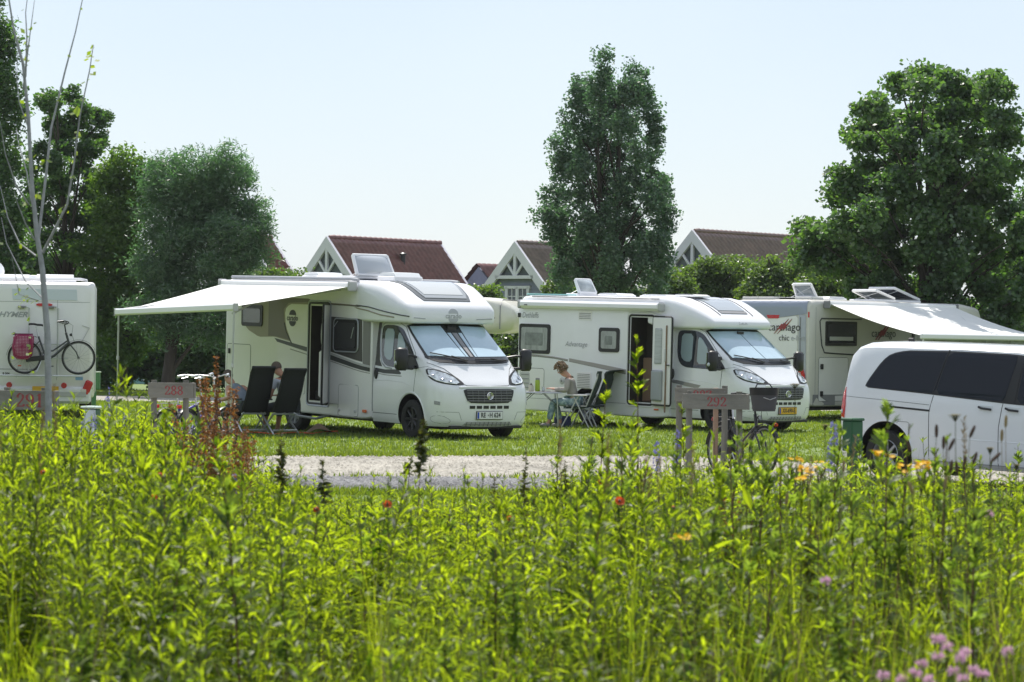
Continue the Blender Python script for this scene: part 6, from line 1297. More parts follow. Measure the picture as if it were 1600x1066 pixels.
    n = MB(); n.add([q @ Vector(p) for p in ((0, .075, .03), (-.016, .078, -.03), (.016, .078, -.03), (0, .108, -.026), (0, .07, -.038))], [(0, 1, 3), (0, 3, 2), (1, 4, 3), (2, 3, 4)]); n.build('nose', SK, root, 70)
    for s in (-1, 1):
        MB().lathe([(.001, .006), (.009, .003), (.011, 0)], 8, q @ Matrix.Translation((s*.030, .078, .022)) @ Matrix.Rotation(-PI/2, 4, 'X')).build('eye', INK, root)
        e = MB(); e.tube([q @ Vector((s*.074, -.005+.016*math.cos(a), .0+.028*math.sin(a))) for a in np.linspace(0, 2*PI, 11)[:-1]], .008, 5, closed=True); e.build('ear', SK, root)
    MB().rbox(q @ Vector((0, .080, -.055)), (.04, .012, .010), .003, q.to_3x3()).build('mouth', mat('lips', (.35, .11, .10), .5), root)
    rg = np.random.default_rng(o.get('seed', 1)); hm = MB()
    if o['hair'] == 'curly':
        V = []
        for k in range(420):
            d = Vector(rg.normal(0, 1, 3)).normalized()
            if d.y > .45 and d.z < .45: continue
            if d.z < -.62: continue
            p = q @ (Vector((d.x*.120, d.y*.128-.012, d.z*.130+.03)))
            pts = [p+Vector(rg.normal(0, .010, 3))+Vector((.014*math.cos(t*3+k), .014*math.sin(t*3+k), -.008*t)) for t in range(4)]; hm.tube(pts, [.009, .011, .010, .005], 4)
        hm.build('hair', o['hairmat'], root, 60)
    else:
        # cropped cap of hair following the skull
        V = []; nu, nv = 20, 10
        for i in range(nv+1):
            for j in range(nu):
                a = 2*PI*j/nu; e = PI/2*(1-i/nv)-(.50 if math.sin(a) < .3 else -.25)*(i/nv); V.append(q @ Vector((.083*math.cos(e)*math.cos(a), .100*math.cos(e)*math.sin(a)-.005, .105*math.sin(e)+.022)))
        hm.add(V, [(i*nu+j, i*nu+(j+1) % nu, (i+1)*nu+(j+1) % nu, (i+1)*nu+j) for i in range(nv) for j in range(nu)]); hm.build('hair', o['hairmat'], root, 70)
    return root
GREYB = mat('dark_shorts', (.04, .045, .055), .8); VEST = mat('grey_blue_vest', (.20, .24, .30), .8, var=.15, scale=12); WSH = mat('pale_shirt', (.42, .44, .50), .8, var=.1, scale=8); CARD = mat('beige_cardigan', (.36, .33, .30), .85, var=.12, scale=10, bump=.3, bscale=120)
FLOR = mat('floral_trousers', (.44, .55, .56), .8, var=.5, scale=16, col2=(.03, .10, .16)); SANDAL = mat('sandal', (.30, .20, .15), .6); SHOEG = mat('grey_shoe', (.25, .24, .24), .7)
HB = mat('short_grey_brown_hair', (.10, .075, .06), .8); HC = mat('curly_brown_blond_hair', (.25, .17, .10), .7, var=.5, scale=25)
seated('person in a sleeveless grey vest leaning out left of the left camping chair', (-4.72, 50.6), R(38), dict(skin='fair', lean=42, seat=.44, tiltx=-.18, hx=-.01, hy=.10, sleeve=0, shirt=VEST, pants=GREYB, shoe=SANDAL, arm=[((-.40, .02, .66), (-.42, .26, .60)), ((.16, .10, .72), (.10, .34, .66))], leg=[((-.14, .46, .48), (-.16, .56, .09)), ((.12, .46, .48), (.12, .58, .09))], hair='short', hairmat=HB, face=(-.2, 1, -.35)))
seated('person with short hair and pale shirt bending forward beside the right camping chair', (-4.03, 50.62), R(36), dict(skin='tan', lean=10, seat=.48, tiltx=-.06, hx=-.03, hy=.06, sleeve=1, shirt=WSH, pants=GREYB, shoe=SANDAL, arm=[((-.30, .10, .68), (-.16, .34, .66)), ((.22, .22, .70), (.06, .42, .70))], leg=[((-.14, .46, .48), (-.16, .52, .09)), ((.14, .46, .48), (.14, .54, .09))], hair='short', hairmat=HB, face=(-.5, 1, -.6)))
seated('woman with curly hair in beige cardigan and floral trousers sitting at the folding table', (1.28, 57.0), R(78), dict(skin='fair', lean=14, seat=.47, hx=0, hy=.06, hy2=.055, sleeve=2, shirt=CARD, pants=FLOR, shoe=SHOEG, long=1, arm=[((-.26, .12, .74), (-.10, .42, .78)), ((.27, .12, .74), (.10, .40, .78))], leg=[((-.12, .42, .52), (-.10, .50, .09)), ((.10, .42, .52), (.12, .30, .09))], hair='curly', hairmat=HC, face=(0, 1, -.75), seed=4))
# ------------------------------------------------------------------ furniture at the second motorhome
def folding_chair(name, label, loc, rz, empty=False):
    root = thing(name, label, 'camping chair', (*loc, 0), rz); fm = mat('pale_grey_tube', (.48, .48, .47), .4, metal=.2); fb = mat('dark_green_pad', (.035, .055, .048), .7, var=.2, scale=8)
    for s in (-1, 1):
        MB().rbox((s*.29, 0, .66), (.05, .46, .03), .012).build('armrest', fm, root)
        MB().tube([(s*.27, .22-.16, .64), (s*.27, -.26, .01)], .014, 6).build('leg', fm, root); MB().tube([(s*.27, -.04, .64), (s*.27, .30, .01)], .014, 6).build('leg', fm, root)
        MB().tube([(s*.25, -.2, .44), (s*.25, -.42, 1.02), (s*.25, -.43, 1.10)], .012, 6).build('back_frame', fm if not empty else BLACK, root)
    MB().rbox((0, .0, .43), (.48, .46, .04), .015).build('seat', fb, root)
    V = []; P = [(-.22, .46), (-.30, .62), (-.38, .80), (-.44, .98), (-.43, 1.08)]+([(-.47, 1.13), (-.60, 1.16), (-.70, 1.17)] if empty else [(-.45, 1.14)])
    for y, z in P:
        for x in (-.24, 0, .24): V.append((x, y-(.03 if x == 0 else 0), z))
    n = len(P)-1; b = MB(); F = [(i*3+j, i*3+j+1, (i+1)*3+j+1, (i+1)*3+j) for i in range(n) for j in range(2)]; b.add(V, F); b.add([(x, y+.035, z+.01) for x, y, z in V], [tuple(reversed(f)) for f in F])
    for i in range(n): 
        for j in (0, 2): b.add([V[i*3+j], V[(i+1)*3+j], tuple(Vector(V[(i+1)*3+j])+Vector((0, .035, .01))), tuple(Vector(V[i*3+j])+Vector((0, .035, .01)))], [(0, 1, 2, 3)])
    b.build('backrest', fb, root, 50); return root
folding_chair('camping_chair', 'pale framed folding chair the curly haired woman sits on', (1.36, 56.96), R(80))
folding_chair('camping_chair', 'empty dark green reclining camp chair right of the woman', (1.62, 57.65), R(66), True)
def table():
    root = thing('folding_table', 'grey folding camp table with crossed legs left of the woman', 'camping table', (.55, 57.1, 0), R(4)); tp = mat('grey_table_top', (.16, .17, .18), .5)
    MB().rbox((0, 0, .71), (.92, .62, .025), .008).build('table_top', tp, root); MB().tube([(-.46, -.31, .70), (.46, -.31, .70), (.46, .31, .70), (-.46, .31, .70)], .012, 5, closed=True).build('table_edge', ALU, root)
    for x in (-.36, .36):
        for y in (-.26, .26): MB().tube([(x, y, .69), (x+(.03 if x > 0 else -.03), y, .0)], .014, 6).build('leg', ALU, root)
    for y in (-.26, .26): MB().tube([(-.36, y, .45), (-.10, y, .69)], .007, 5).build('brace', BLACK, root); MB().tube([(.36, y, .45), (.10, y, .69)], .007, 5).build('brace', BLACK, root)
    MB().tube([(-.38, -.26, .10), (-.38, .26, .10)], .010, 5).build('cross_bar', ALU, root); return root
table()
T_ = (.55, 57.1, .725)
def obj_at(name, label, cat, dx, dy, parts, z=.725):
    r = thing(name, label, cat, (T_[0]+dx, T_[1]+dy, z))
    for nm, prof, mt_ in parts: MB().lathe(prof, 18).build(nm, mt_, r)
    return r
LIME = mat('lime_plastic', (.30, .42, .03), .35)
obj_at('thermos_flask', 'lime green thermos flask on the folding table', 'flask', -.02, -.05, [('flask_body', [(.001, 0), (.048, 0), (.05, .01), (.05, .20), (.042, .23)], LIME), ('flask_cap', [(.042, .231), (.040, .27), (.001, .272)], GREY)])
obj_at('coffee_pot', 'small white and brown pot left of the lime flask', 'pot', -.15, -.1, [('pot_body', [(.001, 0), (.05, 0), (.055, .02), (.05, .11), (.04, .12)], mat('pot_white', (.6, .57, .48), .3)), ('pot_lid', [(.045, .121), (.02, .14), (.012, .16), (.001, .162)], mat('pot_brown', (.05, .035, .03), .3))])
obj_at('small_jar', 'tiny red topped jar at the left end of the folding table', 'jar', -.40, -.12, [('jar_body', [(.001, 0), (.022, 0), (.022, .04)], mat('jar_glass', (.5, .4, .4), .2)), ('jar_lid', [(.024, .041), (.024, .065), (.001, .066)], REDPAINT)])
obj_at('drinking_glass', 'clear glass right of the lime flask', 'glass', .10, .0, [('glass_body', [(.001, 0), (.028, 0), (.034, .09), (.032, .09), (.026, .006)], mat('clear_tumbler', (.5, .54, .56), .1))])
def papers():
    r = thing('magazine', 'open magazine lying on the table before the woman', 'magazine', (T_[0]+.33, T_[1]-.05, .727), R(10)); MB().rbox((0, 0, .004), (.21, .28, .006), .001).build('left_page', mat('page_white', (.6, .6, .6), .6), r); MB().rbox((-.2, 0, .009), (.2, .28, .006), .001, Matrix.Rotation(R(6), 3, 'Y')).build('right_page', mat('page_grey', (.3, .34, .38), .6), r)
papers()
def tub(name, label, loc, rz, d, col, cat='bag'):
    r = thing(name, label, cat, (*loc, 0), rz); M_ = MB(); n = 14; V = []
    for z, k in ((0, .88), (.03, 1.), (d[2]*.8, 1.04), (d[2], .9)):
        for j in range(n): a = 2*PI*j/n; V.append((d[0]/2*k*math.copysign(abs(math.cos(a))**.5, math.cos(a)), d[1]/2*k*math.copysign(abs(math.sin(a))**.5, math.sin(a)), z+.01*math.sin(j*2.3)))
    M_.add(V, [(i*n+j, i*n+(j+1) % n, (i+1)*n+(j+1) % n, (i+1)*n+j) for i in range(3) for j in range(n)]+[tuple(range(n)), tuple(reversed(range(3*n, 4*n)))]); M_.build('bag_body', col, r, 50)
    for s in (-1, 1): MB().tube([(-.10, s*d[1]*.3, d[2]*.95), (-.06, s*d[1]*.35, d[2]+.09), (.06, s*d[1]*.35, d[2]+.09), (.10, s*d[1]*.3, d[2]*.95)], .008, 5).build('handle', GREY, r)
    return r
tub('cool_bag', 'dark blue bag on the grass under the woman seat', (1.05, 57.3), R(5), (.34, .26, .22), mat('navy_fabric', (.02, .03, .10), .7))
tub('cloth_bag', 'brown cloth bag on the grass under the folding table', (.05, 57.2), R(15), (.36, .26, .18), mat('dark_brown_fabric', (.07, .05, .04), .8))
def stack_stool():
    r = thing('folding_stool', 'small black and grey folding stool at the left end of the table', 'stool', (.0, 56.9, 0), R(20)); MB().rbox((0, 0, .40), (.36, .32, .03), .01).build('seat', BLACK, r)
    for s in (-1, 1): MB().tube([(-.16, s*.15, .0), (.16, s*.15, .39)], .011, 5).build('leg', ALU, r); MB().tube([(.16, s*.15, .0), (-.16, s*.15, .39)], .011, 5).build('leg', ALU, r)
stack_stool()
def mat_thing():
    """sandy folded ground mat under the striped motorhome"""
    r = thing('ground_mat', 'sandy brown crumpled mat on the grass below the striped motorhome door', 'mat', (-3.60, 51.2, 0), R(14)); V = []; nx, ny = 18, 8
    for i in range(nx+1):
        for j in range(ny+1): u, v = i/nx, j/ny; V.append(((u-.5)*.95, (v-.5)*.5, .02+.16*math.exp(-((u-.62)/.16)**2)*(.6+.4*math.sin(v*3))+.02*math.sin(u*17+v*5)))
    b = MB(); b.add(V, [(i*(ny+1)+j, i*(ny+1)+j+1, (i+1)*(ny+1)+j+1, (i+1)*(ny+1)+j) for i in range(nx) for j in range(ny)]); b.build('mat_cloth', mat('sandy_mat', (.22, .155, .10), .9, var=.4, scale=12), r, 60)
mat_thing()
def cable(name, label, pts, mt_, r=.007):
    P = []
    for i in range(len(pts)-1):
        for k in range(6): t = k/6; x = pts[i][0]*(1-t)+pts[i+1][0]*t; y = pts[i][1]*(1-t)+pts[i+1][1]*t; P.append((x+.02*math.sin(i*5+k), y, gzf(x, y)+.02+.03*abs(math.sin((i+t)*2.1))))
    tag(MB().tube(P, r, 5).build(name, mt_), label, 'cable')
cable('power_cable', 'orange power cable crossing the grass beside the camping chairs', [(-5.0, 50.2), (-4.5, 50.35), (-4.0, 50.3), (-3.6, 50.9), (-3.1, 51.6)], mat('orange_cable', (.65, .10, .03), .5), .011)
# things in the far left background
def tent():
    p = PX(208, 585, 100); r = thing('small_tent', 'pale turquoise tent glimpsed through the shrubs at the left', 'tent', (p.x, 100, 0), R(10))
    MB().prism([(-1.3, 0), (1.3, 0), (1.0, 1.1), (.2, 1.5), (-.9, 1.2)], lambda u, v, t: (u, t, v), -.9, .9).build('canopy', mat('turquoise_tent_cloth', (.30, .55, .58), .7), r, 30); MB().prism([(.3, .1), (.9, .1), (.7, .9), (.4, .9)], lambda u, v, t: (u, t, v), -.93, -.91).build('entrance_flap', PAINT, r)
tent()
# ------------------------------------------------------------------ meadow in the foreground
LF_A = leafmat('weed_leaf_bright', (.022, .052, .010), (.205, .285, .034), tr=.68, tcol=(2.6, 2.35, .48), gloss=.009, rough=.38, nscale=1.1)
LF_M = leafmat('mugwort_leaf', (.035, .065, .018), (.145, .205, .062), tr=.60, tcol=(2.4, 2.4, .65), gloss=.014, rough=.4, nscale=1.1)
LF_G = leafmat('tall_grass_blade', (.035, .075, .012), (.185, .240, .038), tr=.62, tcol=(2.5, 2.3, .5), gloss=.010, rough=.4, nscale=.9)
STM = mat('green_stem', (.10, .10, .035), .6, var=.3, scale=6); STR = mat('red_brown_stem', (.13, .055, .035), .6, var=.3, scale=8); DRY = mat('dry_straw', (.34, .24, .11), .8, var=.3, scale=9)
def leaf_tris(base, d, n, L, W, curl, k=4):
    """arrays: base (m,3), direction d, upper normal n, length, width, curl -> V (m,6,3); 4 triangles each"""
    s = np.cross(d, n); L = L[:, None]; W = W[:, None]; c = curl[:, None]
    m1 = base+d*L*.30+n*L*.02*c; m2 = base+d*L*.66-n*L*.07*c; t = base+d*L*.97-n*L*.26*c
    V = np.stack([base, m1-s*W*.5, m1+s*W*.5, m2-s*W*.40, m2+s*W*.40, t], 1); return V
LT = np.array([[0, 2, 1], [1, 2, 4], [1, 4, 3], [3, 4, 5]])
def unit(a): return a/np.maximum(np.linalg.norm(a, axis=-1, keepdims=True), 1e-9)
def stem_tris(path, r0, r1, n=3):
    path = np.asarray(path, float); m = len(path); V = []
    for i, p in enumerate(path):
        r = r0+(r1-r0)*i/(m-1); a = np.arange(n)*2*PI/n; V.append(np.stack([p[0]+r*np.cos(a), p[1]+r*np.sin(a), np.full(n, p[2])], -1))
    V = np.concatenate(V); F = []
    for i in range(m-1):
        for k in range(n): a, b, c, d = i*n+k, i*n+(k+1) % n, (i+1)*n+(k+1) % n, (i+1)*n+k; F += [(a, b, c), (a, c, d)]
    return V, np.array(F)
def plant_path(H, rg, bend=.08, n=6):
    t = np.linspace(0, 1, n); bx, by = rg.normal(0, bend, 2)*H; return np.stack([bx*t**2, by*t**2, H*t], -1)
def along(path, t):
    x = np.interp(t, np.linspace(0, 1, len(path)), path[:, 0]); y = np.interp(t, np.linspace(0, 1, len(path)), path[:, 1]); z = np.interp(t, np.linspace(0, 1, len(path)), path[:, 2]); return np.stack([x, y, z], -1)
def plant_leafy(rg, H=1.2, nl=84, L0=.098, W0=.0128, t0=.10):
    p = plant_path(H, rg); t = np.sort(rg.uniform(t0, 1, nl)**.8); a = np.arange(nl)*2.4+rg.uniform(-.3, .3, nl); el = np.interp(t, [0, .6, .9, 1], [-.1, .35, .75, 1.25])+rg.normal(0, .16, nl)
    d = np.stack([np.cos(a)*np.cos(el), np.sin(a)*np.cos(el), np.sin(el)], -1); nn = unit(np.stack([-np.cos(a)*np.sin(el), -np.sin(a)*np.sin(el), np.cos(el)], -1)+rg.normal(0, .25, (nl, 3))); nn = unit(nn-d*(d*nn).sum(1)[:, None])
    L = L0*np.interp(t, [0, .35, .8, 1], [.75, 1.15, 1.0, .42])*rg.uniform(.75, 1.2, nl); W = W0*np.interp(t, [0, .4, 1], [.9, 1.1, .55])*rg.uniform(.8, 1.2, nl)
    return leaf_tris(along(p, t), d, nn, L, W, rg.uniform(.2, 1.6, nl)), stem_tris(p, .0055, .0018)
def plant_mugwort(rg, H=1.5, nl=26, L0=.09):
    p = plant_path(H, rg, .04); t = np.sort(rg.uniform(.18, 1, nl)**.85); B, D, N_, LL, WW = [], [], [], [], []
    for i in range(nl):
        a = i*2.4+rg.uniform(-.4, .4); el = np.interp(t[i], [0, .7, 1], [.15, .55, 1.2])+rg.normal(0, .15); ax = np.array([math.cos(a)*math.cos(el), math.sin(a)*math.cos(el), math.sin(el)]); sd_ = np.array([-math.sin(a), math.cos(a), 0]); nr = np.cross(sd_, ax)*-1; nr = nr if nr[2] > 0 else -nr
        L = L0*np.interp(t[i], [0, .4, .85, 1], [.8, 1.2, .9, .45])*rg.uniform(.8, 1.2); b0 = along(p, t[i:i+1])[0]
        for f, ang, kl in ((.0, 0, 1.), (.30, .62, .62), (.30, -.62, .62), (.55, .5, .5), (.55, -.5, .5)):
            dd = ax*math.cos(ang)+sd_*math.sin(ang); B.append(b0+ax*L*f); D.append(dd); N_.append(nr); LL.append(L*kl); WW.append(L*.17)
        for q in range(3 if t[i] > .55 else 1):
            aa = a+rg.uniform(-1, 1); e2 = el+.5; B.append(b0); D.append(np.array([math.cos(aa)*math.cos(e2), math.sin(aa)*math.cos(e2), math.sin(e2)])); N_.append(unit(np.cross(D[-1], rg.normal(0, 1, 3)))); LL.append(L*.45); WW.append(L*.12)
    B, D, N_ = map(np.array, (B, D, N_)); N_ = unit(N_-D*(D*N_).sum(1)[:, None]); return leaf_tris(B, D, N_, np.array(LL), np.array(WW), rg.uniform(0, 1.2, len(B))), stem_tris(p, .006, .002, 4)
def grass_clump(rg, H=.8, nb=22, wd=.0034):
    Vs = []; Fs = []; b = 0
    for i in range(nb):
        a = rg.uniform(0, 2*PI); h = H*rg.uniform(.55, 1.1); ln = rg.uniform(.15, .6)*h; r = rg.uniform(0, .07); ca, sa = math.cos(a), math.sin(a); o = np.array([r*math.cos(a*1.7), r*math.sin(a*1.7), 0]); s = np.array([-sa, ca, 0])*wd*rg.uniform(.6, 1.3); P = []
        for t in (0, .35, .7, 1.): P.append(o+np.array([ca*ln*t**2, sa*ln*t**2, h*(t-.22*t**3*(ln/h)*1.6)]))
        V = [P[0]-s, P[0]+s, P[1]-s, P[1]+s, P[2]-s*.7, P[2]+s*.7, P[3]]; Vs += V; Fs += [[b, b+1, b+3], [b, b+3, b+2], [b+2, b+3, b+5], [b+2, b+5, b+4], [b+4, b+5, b+6]]; b += 7
    return np.array(Vs), np.array(Fs)
def pack(leaf, stem):
    """-> V, F, material index (0 leaf, 1 stem)"""
    lv = leaf.reshape(-1, 3); m = len(leaf); lf = (np.arange(m)*6)[:, None, None]+LT[None]; lf = lf.reshape(-1, 3); sv, sf = stem
    return np.concatenate([lv, sv]), np.concatenate([lf, sf+len(lv)]), np.concatenate([np.zeros(len(lf), int), np.ones(len(sf), int)])
def mesh_of(name, V, F, mi, mts):
    me = np_mesh(name, V, F); 
    for m_ in mts: me.materials.append(m_)
    if mi is not None: me.polygons.foreach_set('material_index', np.asarray(mi, np.int32))
    return me
rgm = np.random.default_rng(5)
# skyline of the dense growth, photo rows against photo columns
SKX = [-100, 0, 80, 150, 230, 300, 360, 430, 500, 600, 700, 800, 860, 930, 1010, 1100, 1200, 1300, 1365, 1460, 1600, 1700]; SKY_ = [630, 630, 614, 622, 642, 678, 702, 740, 772, 780, 784, 782, 745, 728, 722, 726, 728, 726, 706, 712, 722, 725]
def cap_at(x, y):
    u = 800+FPX*x/y; hz = 528+.014*(u-800); clump = 1+.06*np.sin(x*2.3+y*.9)+.05*np.sin(x*5.1-y*1.7+1); return (CAMH-(np.interp(u, SKX, SKY_)-hz)/FPX*y)*clump, u
def patch(x, y, ph=0.):
    """uneven stand: dense clumps and thin spots"""
    return np.clip(.62+.55*np.sin(x*3.1+y*1.3+ph)*np.sin(x*1.4-y*2.2+ph)+.35*np.sin(x*7.+y*4.+ph), .12, 1.25)
def scatter(n, y0, y1, pw=1.0):
    y = (rgm.uniform(0, 1, n)**pw)*(y1-y0)+y0; x = rgm.uniform(-1, 1, n)*(y*.1818+.5); return x, y
protoA = [plant_leafy(np.random.default_rng(100+i), 1., nl=int(86+14*math.sin(i)), L0=.105+.022*math.sin(i*1.7), W0=.0155+.0045*math.cos(i*2.3)) for i in range(14)]; protoM = [plant_mugwort(np.random.default_rng(200+i), 1., nl=20, L0=.085) for i in range(8)]
PA = [pack(*p) for p in protoA]; PM_ = [pack(*p) for p in protoM]; PG = [grass_clump(np.random.default_rng(300+i), 1.) for i in range(10)]
def place_many(protos, xs, ys, hs, xy=1., idx=None, ks=None):
    """joined copies: heights hs; lateral size xy"""
    VV, FF, MM = [], [], []; b = 0; ks = ks if ks is not None else rgm.integers(0, len(protos), len(xs)); rot = rgm.uniform(0, 2*PI, len(xs)); zz = gz(xs, ys)
    for i in range(len(xs)):
        p = protos[ks[i]]; V = p[0]; c, s = math.cos(rot[i]), math.sin(rot[i]); q = xy*(hs[i]**.5); W = np.empty_like(V)
        W[:, 0] = (V[:, 0]*c-V[:, 1]*s)*q+xs[i]; W[:, 1] = (V[:, 0]*s+V[:, 1]*c)*q+ys[i]; W[:, 2] = V[:, 2]*hs[i]+zz[i]; VV.append(W); FF.append(p[1]+b); b += len(V)
        if len(p) > 2: MM.append(p[2])
    return np.concatenate(VV), np.concatenate(FF), (np.concatenate(MM) if MM else None)
# --- leafy weeds, mostly left and centre
x, y = scatter(9400, 9.6, 24.5, .62); _k = rgm.random(len(x)) < .05; y = np.where(_k, rgm.uniform(6.6, 9.6, len(y)), y); cap, u = cap_at(x, y); dens = np.interp(u, [0, 300, 850, 1050, 1250, 1600], [1, 1, .95, .60, .36, .27])*np.where(y < 11, 1, 1-.25*(y-11)/13); h = np.minimum(cap*np.where(rgm.random(len(x)) < .05, rgm.uniform(1.03, 1.18, len(x)), rgm.uniform(.58, 1.0, len(x))), np.where(y < 9.6, np.minimum(rgm.uniform(.65, 1.1, len(x)), CAMH-.100*y), rgm.uniform(.85, 1.34, len(x)))); ok = (rgm.random(len(x)) < dens*patch(x, y)*1.25) & (h > .22)
x, y, h, u = x[ok], y[ok], h[ok], u[ok]; vt = 533+(CAMH-h)*FPX/y; vis = (vt < 1050) & (u > 5) & (u < 1595); order = np.argsort(-(np.minimum(1066, vt+h*FPX/y)-vt)*vis-.0*h)
sel = order[:270]; rest = order[270:]
protoobjs = []
for i, p in enumerate(protoA):
    lf = mesh_of('leaves', p[0].reshape(-1, 3), ((np.arange(len(p[0]))*6)[:, None, None]+LT[None]).reshape(-1, 3), None, [LF_A]); stn = mesh_of('stem', p[1][0], p[1][1], None, [STM]); protoobjs.append((lf, stn))
LAB = 'leafy bright green weed stem standing in the dense foreground meadow'; GRP = 'leafy weeds of the foreground meadow'
for i in sel:
    r = bpy.data.objects.new('leafy_weed', None); COL.objects.link(r); r.empty_display_size = .1; tag(r, LAB, 'weed', GRP); hh = float(h[i]); q = hh**.5
    r.location = (x[i], y[i], gzf(x[i], y[i])); r.rotation_euler = (rgm.normal(0, .05), rgm.normal(0, .05), rgm.uniform(0, 6.28)); r.scale = (q, q, hh); lf, stn = protoobjs[rgm.integers(0, 14)]
    for nm, me in (('leaves', lf), ('stem', stn)): c = bpy.data.objects.new(nm, me); COL.objects.link(c); c.parent = r
far_ = y[rest] > 12.3; rf, rn = rest[far_], rest[~far_]
def simple(p):
    """far plants: every leaf two triangles, fewer of them"""
    lv, stt = p; lv = lv[::2]; q = np.stack([lv[:, 0], lv[:, 1]*.5+lv[:, 3]*.5+(lv[:, 3]-lv[:, 4])*.25, lv[:, 5], lv[:, 2]*.5+lv[:, 4]*.5+(lv[:, 4]-lv[:, 3])*.25], 1); m = len(q)
    V = q.reshape(-1, 3); F = ((np.arange(m)*4)[:, None, None]+np.array([[0, 1, 2], [0, 2, 3]])[None]).reshape(-1, 3); sv, sf = stt; return np.concatenate([V, sv]), np.concatenate([F, sf+len(V)]), np.concatenate([np.zeros(len(F), int), np.ones(len(sf), int)])
V, F, M_ = place_many([simple(p) for p in protoA], x[rf], y[rf], h[rf]); tag(link('far_meadow_weeds', mesh_of('far_meadow_weeds', V, F, M_, [LF_A, STM])), 'mass of leafy weeds in the farther half of the meadow', None, None, 'stuff')
V, F, M_ = place_many(PA, x[rn], y[rn], h[rn]); tag(link('meadow_weeds', mesh_of('meadow_weeds', V, F, M_, [LF_A, STM])), 'mass of leafy weeds filling the meadow between the camera and the camp path', None, None, 'stuff')
# --- mugwort like plants, right half
x, y = scatter(2000, 9.2, 25, .75); cap, u = cap_at(x, y); dens = np.interp(u, [0, 300, 700, 1000, 1250, 1600], [.08, .10, .22, .5, .75, .7])*patch(x, y, 2.)*1.3; h = np.minimum(cap*np.where(rgm.random(len(x)) < .08, rgm.uniform(1.04, 1.22, len(x)), rgm.uniform(.6, 1.0, len(x))), rgm.uniform(.7, 1.4, len(x))); ok = (rgm.random(len(x)) < dens) & (h > .22)
V, F, M_ = place_many(PM_, x[ok], y[ok], h[ok]); tag(link('mugwort_mass', mesh_of('mugwort_mass', V, F, M_, [LF_M, STR])), 'mass of feathery mugwort in the right half of the meadow', None, None, 'stuff')
# --- tall grass
x, y = scatter(6600, 9.0, 29.5, .8); cap, u = cap_at(x, y); dens = np.interp(u, [0, 300, 700, 1000, 1250, 1600], [.25, .25, .45, .75, .8, .8])*np.where(y > 25, .8, 1); h = np.minimum(cap*rgm.uniform(.62, 1.04, len(x)), rgm.uniform(.55, 1.25, len(x))); h = np.where(y > 25, np.minimum(h, .16), h); ok = (rgm.random(len(x)) < dens) & (h > .07)
V, F, _n = place_many([p+() for p in PG], x[ok], y[ok], h[ok], xy=.8); tag(link('tall_grass', mesh_of('tall_grass', V, F, None, [LF_G])), 'tall green grass blades between the meadow weeds', None, None, 'stuff')
x, y = scatter(1500, 7.5, 23, .8); cap, u = cap_at(x, y); dens = np.interp(u, [0, 700, 1000, 1600], [.3, .4, .8, .9]); h = np.minimum(cap*rgm.uniform(.7, 1.10, len(x)), rgm.uniform(.6, 1.15, len(x))); ok = (rgm.random(len(x)) < dens*.75) & (h > .2)
V, F, _n = place_many([grass_clump(np.random.default_rng(400+i), 1., nb=7, wd=.004) for i in range(5)], x[ok], y[ok], h[ok], xy=.7); tag(link('dry_grass', mesh_of('dry_grass', V, F, None, [DRY])), 'thin straw coloured grass stalks in the right meadow', None, None, 'stuff')
# low ground cover so that no soil shows
x, y = scatter(4200, 6.5, 26.5, .9); n = len(x); V, F, _n = place_many([grass_clump(np.random.default_rng(500+i), 1., nb=12, wd=.011) for i in range(6)], x, y, rgm.uniform(.15, .42, n)*np.clip((27.5-y)/6, .3, 1), xy=1.5); tag(link('ground_cover', mesh_of('ground_cover', V, F, None, [leafmat('shade_darkened_blade', (.022, .055, .010), (.060, .110, .018), tr=.45, tcol=(2.2, 2.1, .5), gloss=.01)])), 'low green undergrowth covering the meadow soil', None, None, 'stuff')  # blades coloured darker to stand in for shade in the gaps between weeds

# ------------------------------------------------------------------ single plants that stand out
def spot(u, v, d):
    """foot of a plant at depth d whose tip shows at photo position (u, v) -> (x, y, height)"""
    p = PX(u, v, d); g = gzf(p.x, p.y); return p.x, p.y, g, p.z-g
def stand(name, label, cat, u, v, d, group=None):
    x, y, g, H = spot(u, v, d); return thing(name, label, cat, (x, y, g), 0, group), H
def put(r, nm, arr, mts, kind=None):
    o = link(nm, mesh_of(nm, arr[0], arr[1], arr[2] if len(arr) > 2 else None, mts), r)
    if kind: o['kind'] = kind
    return o
def leaves_arr(lv): return lv.reshape(-1, 3), ((np.arange(len(lv))*6)[:, None, None]+LT[None]).reshape(-1, 3)
mug = [(1003, 528, 16, 'tallest mugwort, its tip crossing the open door of the second motorhome'), (935, 598, 17, 'mugwort shoot in front of the empty camp chair'), (868, 690, 17, 'bushy mugwort just left of the path gap centre'), (1078, 628, 17.5, 'mugwort in front of number 292'), (1215, 690, 15, 'dark stemmed mugwort right of the electric bicycle'), (1292, 668, 13.5, 'mugwort left of the green supply box'), (1386, 632, 11.5, 'big mugwort in front of the van rear wheel'), (1526, 736, 10.5, 'dark stemmed mugwort below the van doors'), (1178, 700, 14, 'mugwort under the electric bicycle bag'), (1048, 700, 16, 'mugwort between the two motorhome number plates'), (905, 668, 18, 'slim mugwort left of the empty chair'), (1140, 668, 17, 'mugwort between the posts of board 292'), (1268, 742, 12, 'short mugwort with drooping leaves right of the ragwort')]
for i, (u, v, d, lab) in enumerate(mug):
    r, H = stand('mugwort', lab, 'plant', u, v, d, 'tall single mugworts'); lv, stt = plant_mugwort(np.random.default_rng(600+i), H, nl=34 if H > 1.2 else 26, L0=.105 if i != 6 else .12); put(r, 'leaves', leaves_arr(lv), [LF_M if i > 3 else LF_A]); put(r, 'stem', stt, [STR])
